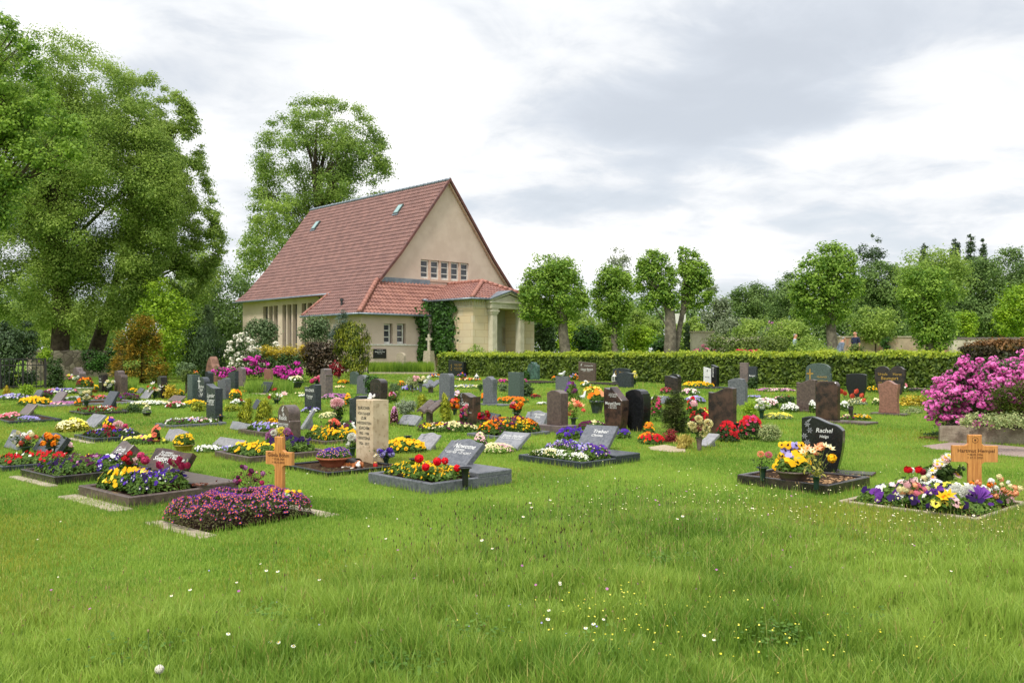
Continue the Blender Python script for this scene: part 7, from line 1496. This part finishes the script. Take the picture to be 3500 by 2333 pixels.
# granite kerb wall of the rhododendron bed
RW0 = G(3212, 1510); RW1 = G(3570, 1522); rw = wall_box('raised_bed_wall', 'rough granite block edging of the rhododendron bed', RW0, RW1, .26, .25, P('granite_block', (158, 146, 130), (126, 112, 98), 6, .95, .1, .9, .02, fine=(40, (110, 100, 90), .5)))
mb = MB(); q = [RW0 + Vector((.1, .15, .2)), RW1 + Vector((.1, .15, .2)), RW1 + Vector((1.5, 4, .3)), Vector((8.8, 18.3, .45))]; mb.add([tuple(a) for a in q] + [(a.x, a.y, a.z - .6) for a in q], [(0, 1, 2, 3), (0, 4, 5, 1), (3, 2, 6, 7), (0, 3, 7, 4), (1, 5, 6, 2)])
o = mb.build('bed_soil', SOILM); tag(o, kind='structure'); BEDPOLY = [a.xy for a in q]
plant('ground_ivy', 'dark creeping cover at the left end of the granite bed', 'plant', [(1470, 3185, 3260), (1490, 3160, 3270), (1512, 3150, 3262)], 16.2, TL['dark'], 8, 4, .8, 30, .2, None, 0, None, .8, SG, crown='foliage')
# ------------------------------------------------------------------ iron fence on the left, railing points behind the hedge
iron = P('dark_iron', (44, 42, 40), (30, 28, 28), 8, .6)
def fence(label, p0, p1, h, gap, posts=0, spear=0, rails=(.12, .8, 1.)):
    p0 = Vector(p0); p1 = Vector(p1); d = p1 - p0; L = math.hypot(d.x, d.y); r = thing('iron_fence', label, 'fence', p0, math.atan2(d.y, d.x)); mb = MB()
    for k in rails: mb.box(0, L, -.015, .015, h * k - .02, h * k + .02)
    mb.build('rail', iron, r); mb = MB(); n = int(L / gap)
    for i in range(n + 1):
        x = L * i / n; mb.box(x - .012, x + .012, -.012, .012, .05, h * (1.0 if spear else rails[-1]) - .02)
        if spear: mb.lathe([(0, h + .12), (.03, h + .05), (.008, h), (.02, h - .02)], (x, 0, 0), 4)
    mb.build('bars', iron, r); mb = MB()
    for i in range(posts + 1): x = L * i / max(1, posts); mb.box(x - .035, x + .035, -.035, .035, -.1, h * rails[-1] + .03)
    mb.build('post', iron, r); return r
fence('dark iron bar fence with square posts at the left edge', W2(-80, 32), W2(155, 33), hz(1226, 32.5) - .39, .14, 3)
fence('short dark iron gate rail beside the thuja at the chapel', W2(1240, 51), W2(1258, 51), 1.15, .1, 1)
fence('row of black spear-topped railings behind the hedge at the porch', W2(1640, 50.5), W2(1850, 50.0), hz(1209, 50.2) - .6, .16, 4, 1, rails=(.15, .85))
# ------------------------------------------------------------------ ivy on the chapel
def ivy():
    u0 = Uof(1425, -.1); r = thing('climbing_ivy', 'dark green ivy climbing the corner between annex and porch', 'ivy', (C0[0], C0[1], CZ), math.radians(43)); Cs, Ns = [], []
    for (pxa, pya, pxb, pyb, wpx, n, dep) in ((1490, 1040, 1500, 1200, 75, 4200, .35), (1450, 1090, 1470, 1150, 45, 1500, .3), (1505, 1035, 1520, 1130, 42, 1800, .3), (1525, 1052, 1560, 1052, 6, 90, .1), (1440, 1150, 1432, 1225, 12, 520, .12), (1432, 1225, 1470, 1200, 10, 300, .1), (1470, 1200, 1475, 1235, 10, 240, .1), (1530, 1090, 1545, 1130, 14, 300, .12), (1520, 1150, 1515, 1200, 30, 900, .25)):
        t = rs.rand(n); px = pxa + (pxb - pxa) * t + rs.normal(size=n) * wpx * .31; py = pya + (pyb - pya) * t + rs.normal(size=n) * 9
        for x, y in zip(px, py):
            y = max(y, 1032)
            u = Uof(x, 0.)
            if u < 4.6 and y > 1078: v = -.05 - abs(rs.normal()) * dep * .6
            else: 
                u = min(u, 5.55); v = Vof(x, 5.5); u = 5.5 - abs(rs.normal()) * dep * .5
                if v > .8 or v < -3.4: v = rs.uniform(-.6, .3); u = Uof(x, v)
            z = Zof(y, u, v); Cs.append((u, v, z)); Ns.append((-.6, -.7, .3))
    C = np.array(Cs); N = unit(np.array(Ns) + rdir(len(C)) * .7); link('foliage', np_mesh('foliage', [(kites(C, N, .17, .8, np.array([0, 0, -1.])), 4, 0)], [TL['ivy']]), r)
    mb = MB(); mb.path([(5.3, -.1, -.5), (5.35, -.2, 1.5), (5.4, -.4, 3.6)], [.05, .04, .02], 6); mb.build('stem', bark_d, r)
ivy()
# ================================================================== ground, gravel, path
def groundmat():
    m, nt, b = newmat('lawn_soil'); tc = nt.nodes.new('ShaderNodeTexCoord').outputs['Object']
    n1 = noise(nt, .35, 6, .6, tc); n2 = noise(nt, 3., 5, .7, tc); n3 = noise(nt, 40, 3, .6, tc)
    c = mix(nt, mrange(nt, n1.outputs[0], .35, .65), lin((122, 150, 54)), lin((96, 128, 44)))
    c = mix(nt, mrange(nt, n2.outputs[0], .5, .75, 0, .6), c, lin((150, 152, 74))); c = mix(nt, mrange(nt, n3.outputs[0], .4, .7, 0, .45), c, lin((72, 96, 36)))
    nt.links.new(c, b.inputs['Base Color']); b.inputs['Roughness'].default_value = 1; b.inputs['Specular IOR Level'].default_value = .1
    bump(nt, b, n3.outputs[0], .6, .03); return m
gm = groundmat(); mb = MB(); ys = [-30, 0, 4, 8, 12, 20, 30, 50, 80, 140, 400, 1500]; xs = [-1500, -400, -120, -60, -30, -15, 0, 15, 30, 60, 120, 400, 1500]
mb.add([(x, y, float(gz(x, y))) for y in ys for x in xs], [(j * len(xs) + i, j * len(xs) + i + 1, (j + 1) * len(xs) + i + 1, (j + 1) * len(xs) + i) for j in range(len(ys) - 1) for i in range(len(xs) - 1)])
tag(mb.build('ground', gm), kind='structure')
def patch(name, pts, mat, dz=.006, kind='structure', label=None, cat=None):
    mb = MB(); mb.add([tuple(G(x, y, dz)) for x, y in pts], [tuple(t) for t in tessellate_polygon([[Vector((*G(x, y).xy, 0)) for x, y in pts]])]); o = mb.build(name, mat); tag(o, label, cat, None, kind); return o
gravm = P('gravel', (178, 158, 150), (146, 128, 120), 60, .95, .1, .8, .01, fine=(90, (110, 96, 90), .5))
PATH = [(3150, 1524), (3250, 1512), (3400, 1519), (3560, 1534), (3560, 1568), (3440, 1558), (3300, 1545), (3190, 1535)]
patch('path', PATH, gravm)
def poly_world(pts): return [G(x, y).xy for x, y in pts]
GPOLY = [BEDPOLY, poly_world(PATH), poly_world([(2215, 1528), (2270, 1520), (2340, 1532), (2345, 1545), (2290, 1545), (2225, 1538)])]
patch('gravel', [(2215, 1528), (2270, 1520), (2340, 1532), (2345, 1545), (2290, 1545), (2225, 1538)], P('pale_gravel', (196, 180, 152), (160, 146, 122), 60, .95, .1, .8, .01))
# bark and soil clods on the bare grave, dry leaf tangle
def clods(N, la, lb, rz, n, mat, name, label, s=.02, z=.08):
    ax, ay = axes(rz); mb = MB()
    for i in range(n):
        a, b = rs.uniform(.06, la - .06), rs.uniform(.06, lb - .06); x = N.x - ax[0] * a + ay[0] * b; y = N.y - ax[1] * a + ay[1] * b; q = s * rs.uniform(.4, 1.2)
        mb.ball((x, y, N.z + z + q * .2), (q, q * rs.uniform(.5, 1), q * .5), 5, 3)
    o = mb.build(name, mat); tag(o, label, 'soil', None, 'stuff')
clods(N16, 1.12, 1.2, RZ, 500, P('bark_soil', (186, 150, 112), (132, 102, 74), 30, 1, .1), 'bark_mulch', 'bare brown mulch inside the kerb of the black polished stone', .022, .085)
clods(G(1120, 1630), 1.1, 1.05, RZ, 300, P('dry_litter', (110, 104, 70), (72, 66, 46), 30, 1, .1), 'dry_litter', 'dry litter on the soil before the terracotta bowl', .02, .03)
# granite edging strip along the chapel bank and long grass on it
ED = thing('bank_kerb', 'low stone edging in front of the long grass at the chapel', 'edging', W2(1262, 50), math.atan2(D2[1] * 0 - .73, .68) if 0 else math.radians(-8))
MB().bbox(0, 4.2, 0, .15, -.1, .10).build('kerb_stone', GR['conc'], ED)
pn = thing('flower_bed', 'x', 'flowers', (0, 0, 0)); bpy.data.objects.remove(pn)
# ================================================================== grass
def px_of(x, y): return CX + F * x / y, H - F * (SL * y - EYE) / y
LONGX = [-400, 0, 350, 700, 1000, 1300, 1550, 1800, 2100, 2400, 2700, 2900, 3150, 3500, 3900]; LONGY = [2060, 2080, 2070, 2030, 1960, 1900, 1830, 1760, 1715, 1700, 1740, 1775, 1800, 1800, 1790]
def longness(x, y):
    px, py = px_of(x, y); return np.clip((py - np.interp(px, LONGX, LONGY)) / 130, 0, 1)
def pnoise(x, y, s, seed):
    r = np.random.RandomState(seed); v = np.zeros_like(x)
    for k in range(5):
        a = r.rand() * 6.28; f = s * (1 + .6 * k); v += np.sin((x * math.cos(a) + y * math.sin(a)) * f + r.rand() * 6.28 + 1.5 * np.sin((x * math.sin(a) - y * math.cos(a)) * f * .7 + r.rand() * 6))/ (1 + .5 * k)
    return v / 2.4
def inside_any(x, y, mg=.005):
    m = np.zeros(len(x), bool)
    for cx, cy, c, s, ha, hb in FOOT:
        dx, dy = x - cx, y - cy; u = dx * c + dy * s; v = -dx * s + dy * c; m |= (np.abs(u) < ha + mg) & (np.abs(v) < hb + mg)
    for poly in GPOLY:
        k = np.zeros(len(x), bool); n = len(poly)
        for i in range(n):
            (x1, y1), (x2, y2) = poly[i], poly[(i + 1) % n]
            k ^= ((y1 > y) != (y2 > y)) & (x < (x2 - x1) * (y - y1) / (y2 - y1 + 1e-12) + x1)
        m |= k
    return m
def blades(y0, y1, n, wid, hm, hl, curved, mw=.62):
    # sample evenly over the visible wedge
    y = np.sqrt(rs.uniform(y0 ** 2, y1 ** 2, n)); x = rs.uniform(-mw, mw, n) * y
    keep = ~inside_any(x, y); x, y = x[keep], y[keep]; n = len(x)
    L = longness(x, y) if y0 < 13 else np.zeros(n); tuft = pnoise(x, y, 2.6, 3); tuf2 = pnoise(x, y, 9., 5)
    h = (hm * (1 - L) + hl * L * (.7 + .35 * np.clip(tuft, -1, 1) + .25 * tuf2)) * (.5 + .8 * rs.rand(n)); h = np.maximum(h, hm * .4)
    if y1 < 25: h = h * (1 + 1.2 * inside_any(x, y, .05) * rs.rand(n))      # the mower misses a rim along the stones
    a = rs.rand(n) * 6.283; w = wid * (.6 + .8 * rs.rand(n)) * (1 + .5 * L)
    z = SL * y; ca, sa = np.cos(a), np.sin(a); W = np.stack([ca, sa, 0 * a], 1) * w[:, None] * .5
    la = rs.rand(n) * 6.283; lean = h * (.12 + .5 * rs.rand(n) ** 2); Ld = np.stack([np.cos(la), np.sin(la), 0 * a], 1) * lean[:, None]
    B = np.stack([x, y, z - .005], 1); up = np.array([0, 0, 1.]) * h[:, None]
    r = np.clip(.5 + .16 * pnoise(x, y, .8, 8) + .2 * pnoise(x, y, 4., 9) + .28 * rs.normal(size=n) + .16 * L, 0, 1)  # long blades coloured lighter to offset the shade they cast on each other
    dry = (rs.rand(n) < .04 + .26 * np.clip(pnoise(x, y, .7, 21) - .25, 0, 1) * (1 - L))
    yl = rs.rand(n) < .75 * np.clip(pnoise(x, y, .75, 33) + .05 - .25 * x / y, 0, 1) * (1 - L)
    mi = np.where(dry, 1, np.where(yl, 2, 0))
    if curved:
        M = B + up * .6 + Ld * .32; T_ = B + up * .93 + Ld
        q = np.stack([B - W, B + W, M + W * .75, M - W * .75], 1).reshape(-1, 3); t = np.stack([M - W * .75, M + W * .75, T_], 1).reshape(-1, 3)
        return [(q, 4, mi, r), (t, 3, mi, r)]
    return [(np.stack([B - W, B + W, B + up + Ld * .6], 1).reshape(-1, 3), 3, mi, r)]
gl_ = LM('grass_blade', (100, 139, 45), (167, 192, 83), .5, .5, .5, .35); gy_ = LM('grass_yellow', (176, 178, 74), (138, 152, 52), .45, .5, 2); gd_ = LM('grass_dry', (190, 176, 106), (158, 150, 80), .3, .6, 2)
o = link('grass', np_mesh('grass', blades(3.6, 6.2, 160000, .0042, .05, .21, True) + blades(6.2, 9.5, 180000, .0052, .045, .18, True) + blades(9.5, 14., 190000, .0075, .04, .12, False), [gl_, gd_, gy_])); tag(o, 'mown lawn and longer meadow grass in the foreground', 'grass', None, 'stuff')
o = link('grass', np_mesh('grass', blades(14, 24, 210000, .015, .045, .1, False) + blades(24, 50, 200000, .04, .06, .1, False, .6), [gl_, gd_, gy_])); tag(o, 'mown lawn between the graves', 'grass', None, 'stuff')
def tuft_patch(px0, px1, D0, D1, n, h, label, mat, asp=.02):
    x = rs.uniform(0, 1, n); y = rs.uniform(D0, D1, n); X = ((px0 + (px1 - px0) * x) - CX) / F * y; hh = h * (.5 + .7 * rs.rand(n)); a = rs.rand(n) * 6.28
    W = np.stack([np.cos(a), np.sin(a), 0 * a], 1) * asp; B = np.stack([X, y, gz(X, y) - .02], 1); T_ = B + np.stack([rs.normal(size=n) * .12 * h, rs.normal(size=n) * .12 * h, hh], 1)
    tag(link('long_grass', np_mesh('long_grass', [(np.stack([B - W, B + W, T_], 1).reshape(-1, 3), 3, 0)], [mat])), label, 'grass', None, 'stuff')
tuft_patch(1262, 1480, 50.4, 53.2, 9000, .62, 'tall bright grass bank in front of the chapel annex', LM('grass_tall', (150, 176, 60), (96, 132, 44), .4), .02)
tuft_patch(230, 470, 31, 37, 7000, .35, 'longer grass around the left shrubs', gl_, .02)
tuft_patch(2940, 3160, 36, 40, 5000, .75, 'tan dry grasses beyond the hedge', LM('grass_tan', (196, 168, 120), (150, 136, 84), .3), .015)
tuft_patch(840, 1000, 30, 34, 4000, .35, 'rough grass below the azaleas', gl_, .02)
# ------------------------------------------------------------------ wild flowers in the long grass
def stems_heads(pts, h, hr, hcol, name, label, kind=None, n6=7, stemr=.0012, tilt=.6, stemmat=None, centre=None, el=None):
    n = len(pts); P_ = np.array([[q[0], q[1], float(gz(0, q[1]))] for q in pts]); hh = h * (.6 + .6 * rs.rand(n)); T_ = P_ + np.stack([rs.normal(size=n) * .02, rs.normal(size=n) * .02, hh], 1)
    W = np.tile([stemr, 0, 0], (n, 1)); g = [(np.stack([P_ - W, P_ + W, T_ + W * .6, T_ - W * .6], 1).reshape(-1, 3), 4, 0)]; mats = [stemmat or stem_m, hcol]
    N = unit(rdir(n) * tilt * .6 + np.array([0, -.5, 1.])); rr = hr * (.7 + .5 * rs.rand(n))
    if el:   # spiky seed heads
        U = np.stack([rr * .5, 0 * rr, 0 * rr], 1); Z = np.stack([rs.normal(size=n) * .15 * el, rs.normal(size=n) * .15 * el, np.full(n, el)], 1)
        for k in range(2):
            Uk = U if k == 0 else U[:, [1, 0, 2]]; g.append((np.stack([T_, T_ + Z * .4 + Uk, T_ + Z, T_ + Z * .4 - Uk], 1).reshape(-1, 3), 4, 1))
    else: g.append((discs(T_, N, rr, 10, .12), 10, 1))
    if centre: mats.append(centre); g.append((discs(T_ + N * .002, N, rr * .38, 6), 6, 2))
    o = link(name, np_mesh(name, g, mats)); tag(o, label, 'wild flowers', None, kind); return o
def scatter(n, f, y0=4.3, y1=12.):
    out = []
    while len(out) < n:
        y = math.sqrt(rs.uniform(y0 ** 2, y1 ** 2)); x = rs.uniform(-.57, .57) * y; px, py = px_of(x, y)
        if rs.rand() < f(px, py) and not inside_any(np.array([x]), np.array([y]))[0]: out.append((x, y))
    return out
lg = lambda px, py: float(np.clip((py - np.interp(px, LONGX, LONGY) + 60) / 150, 0, 1))
def gauss(px, py, cx, cy, sx, sy): return math.exp(-((px - cx) / sx) ** 2 - ((py - cy) / sy) ** 2)
seedm = LM('seed_head', (156, 140, 96), (110, 92, 66), .1); whitef = C_['W']
stems_heads(scatter(900, lambda a, b: lg(a, b) * (.25 + gauss(a, b, 2300, 1780, 500, 120) + gauss(a, b, 3300, 1830, 400, 120))), .17, .010, seedm, 'seed_heads', 'small pale seed heads over the long grass', 'stuff', el=.012)
stems_heads(scatter(240, lambda a, b: lg(a, b) * gauss(a, b, 1600, 1860, 500, 160)), .22, .008, LM('plantain_head', (96, 74, 54), (66, 50, 38), .05), 'plantain', 'dark brown ribwort heads in the long grass', 'stuff', el=.03)
stems_heads(scatter(330, lambda a, b: gauss(a, b, 3250, 1810, 420, 110) + .8 * gauss(a, b, 2450, 1760, 420, 80)), .09, .006, C_['w'], 'daisy_buds', 'closed cream daisy buds near the right grave', 'stuff', tilt=.4)
stems_heads(scatter(230, lambda a, b: gauss(a, b, 2200, 2110, 200, 80) + .6 * gauss(a, b, 2750, 2250, 500, 90) + .3 * gauss(a, b, 1950, 2250, 300, 60)), .12, .005, C_['y'], 'medick', 'tiny yellow medick flowers in the foreground grass', 'stuff')
stems_heads(scatter(30, lambda a, b: lg(a, b) * .5), .13, .009, C_['p'], 'clover', 'scattered pink clover heads', 'stuff'); stems_heads(scatter(45, lambda a, b: gauss(a, b, 1500, 2180, 500, 120)), .08, .005, C_['L'], 'speedwell', 'tiny blue speedwell flowers', 'stuff')
stems_heads(scatter(60, lambda a, b: .4), .06, .007, C_['W'], 'lawn_daisies', 'sparse small white daisies in the lawn', 'stuff', centre=C_['Y'])
dm = np_mesh('daisy', [(np.array([[-.0012, 0, 0], [.0012, 0, 0], [.001, 0, .15], [-.001, 0, .15]]), 4, 0)] + [(discs(np.array([[0, 0, .15]]), unit(np.array([[0, -.45, 1.]])), .010, 14, .15), 14, 1), (discs(np.array([[0, -.001, .153]]), unit(np.array([[0, -.45, 1.]])), .004, 8), 8, 2)], [stem_m, C_['W'], C_['Y']])
DP = [(1810, 1733), (1808, 1755), (1872, 1723), (1783, 1798), (1912, 2022), (1913, 2023), (1322, 1858), (586, 2062), (803, 2014), (765, 2228), (928, 2268), (960, 2272), (1009, 2278), (1882, 2128), (1883, 2180), (2003, 2205), (2026, 2197), (2393, 2223), (2450, 2228), (2057, 2152), (660, 2060), (3260, 1970), (2310, 1797), (2330, 1795), (2580, 1757), (3330, 1785), (3045, 1774), (912, 1992), (960, 1998), (1096, 2014), (1690, 1895), (1655, 1885)]
for i, (x, y) in enumerate(DP):
    p = G(x, y + 45); s = rs.uniform(.8, 1.15) * (1 if p.y < 6.5 else 1.1); o = link('daisy', dm); o.location = p; o.rotation_euler = (rs.uniform(-.1, .1), rs.uniform(-.15, .15), rs.uniform(-.5, .5)); o.scale = (s, s, s)
    tag(o, 'white daisy with a yellow eye standing in the long foreground grass', 'daisy', 'white daisies in the long grass')
stems_heads(scatter(260, lambda a, b: lg(a, b) * (.2 + gauss(a, b, 2500, 1900, 900, 200))), .27, .006, LM('stalk_tip', (176, 150, 112), (140, 112, 80), .1), 'grass_stalks', 'tall pale flowering grass stalks in the meadow', 'stuff', el=.035, stemr=.0011, stemmat=LM('stalk', (176, 180, 110), (150, 160, 80), .2))
cp = []; 
for cx_, cy_, n_ in ((950, 2150, 260), (1380, 2300, 380), (1310, 2060, 200), (2650, 2200, 220), (2050, 2290, 260), (3050, 2180, 200), (2300, 1950, 160), (480, 2250, 160), (1650, 2200, 180)):
    c_ = G(cx_, cy_); cp.append(np.stack([c_.x + rs.normal(size=n_) * .11, c_.y + rs.normal(size=n_) * .13, c_.z + rs.uniform(.03, .12, n_)], 1))
cp = np.concatenate(cp); tag(link('clover_leaves', np_mesh('clover_leaves', [(discs(cp, unit(rdir(len(cp)) * .35 + [0, -.2, 1]), .011, 6), 6, 0)], [LM('leaf_clover', (104, 138, 48), (72, 108, 36), .3)])), 'patches of low round clover leaves in the meadow', 'clover', None, 'stuff')
# dandelion clock at the bottom left
p = G(545, 2380); t = thing('dandelion_clock', 'fluffy dandelion clock at the bottom edge, left of centre', 'dandelion', p); MB().path([(0, 0, 0), (.004, 0, .06), (0, 0, .112)], [.0025, .002, .002], 6).build('stem', stem_m, t)
n = 260; N = rdir(n); link('seed_ball', np_mesh('seed_ball', [(kites(N * .014 + [0, 0, .125], unit(np.cross(N, rdir(n))), .014, .12, N * 5), 4, 0), (discs(N * .021 + [0, 0, .125], N, .0035, 5), 5, 0)], [P('seed_fluff', (214, 208, 192), None, 9, .9)]), t)
p = G(512, 2310); t = thing('dandelion_stalk', 'bare dandelion stalk left of the fluffy clock', 'dandelion', p); MB().path([(0, 0, 0), (-.004, 0, .12), (-.008, 0, .215)], [.003, .0025, .002], 6).build('stem', stem_m, t); MB().ball((-.008, 0, .22), (.006, .006, .008)).build('seed_head', seedm, t)
# dried leaf ring on the polished slab
q = G(683, 1683); c = Vector((q.x * .965, q.y * .965, q.z + .128)); n = 90; a = rs.rand(n) * 6.283; C = np.stack([np.cos(a) * .075, np.sin(a) * .06, .006 + .012 * rs.rand(n)], 1)
o = link('dried_wreath', np_mesh('dried_wreath', [(kites(C, unit(rdir(n) + [0, 0, 1.5]), .03, .5), 4, 0)], [LM('dry_wreath', (170, 104, 76), (116, 64, 48), .1)])); o.location = c; tag(o, 'small dried leaf wreath lying on the polished dark slab', 'wreath')
# broad weed leaves here and there
def rosette(px, py, s, label):
    t = thing('weed', label, 'weed', G(px, py), 0, 'leafy weeds'); n = 26; a = rs.rand(n) * 6.283; d = np.stack([np.cos(a), np.sin(a), np.full(n, .9)], 1); C = unit(d) * s * (.3 + .5 * rs.rand(n))[:, None]
    link('leaf', np_mesh('leaf', [(kites(C, unit(rdir(n) * .3 + [0, 0, 1.]), s * .6, .5, d * 4), 4, 0)], [leaf_g]), t)
for i, (x, y, s) in enumerate([(905, 2250, .1), (1370, 2320, .12), (2440, 2160, .12), (1000, 2110, .08)]): rosette(x, y, s, ['broad-leaved weed left of centre in the foreground', 'dark clover-like weed at the bottom centre', 'big dock leaves in the meadow right of centre', 'pale feathery yarrow leaves in the foreground'][i])
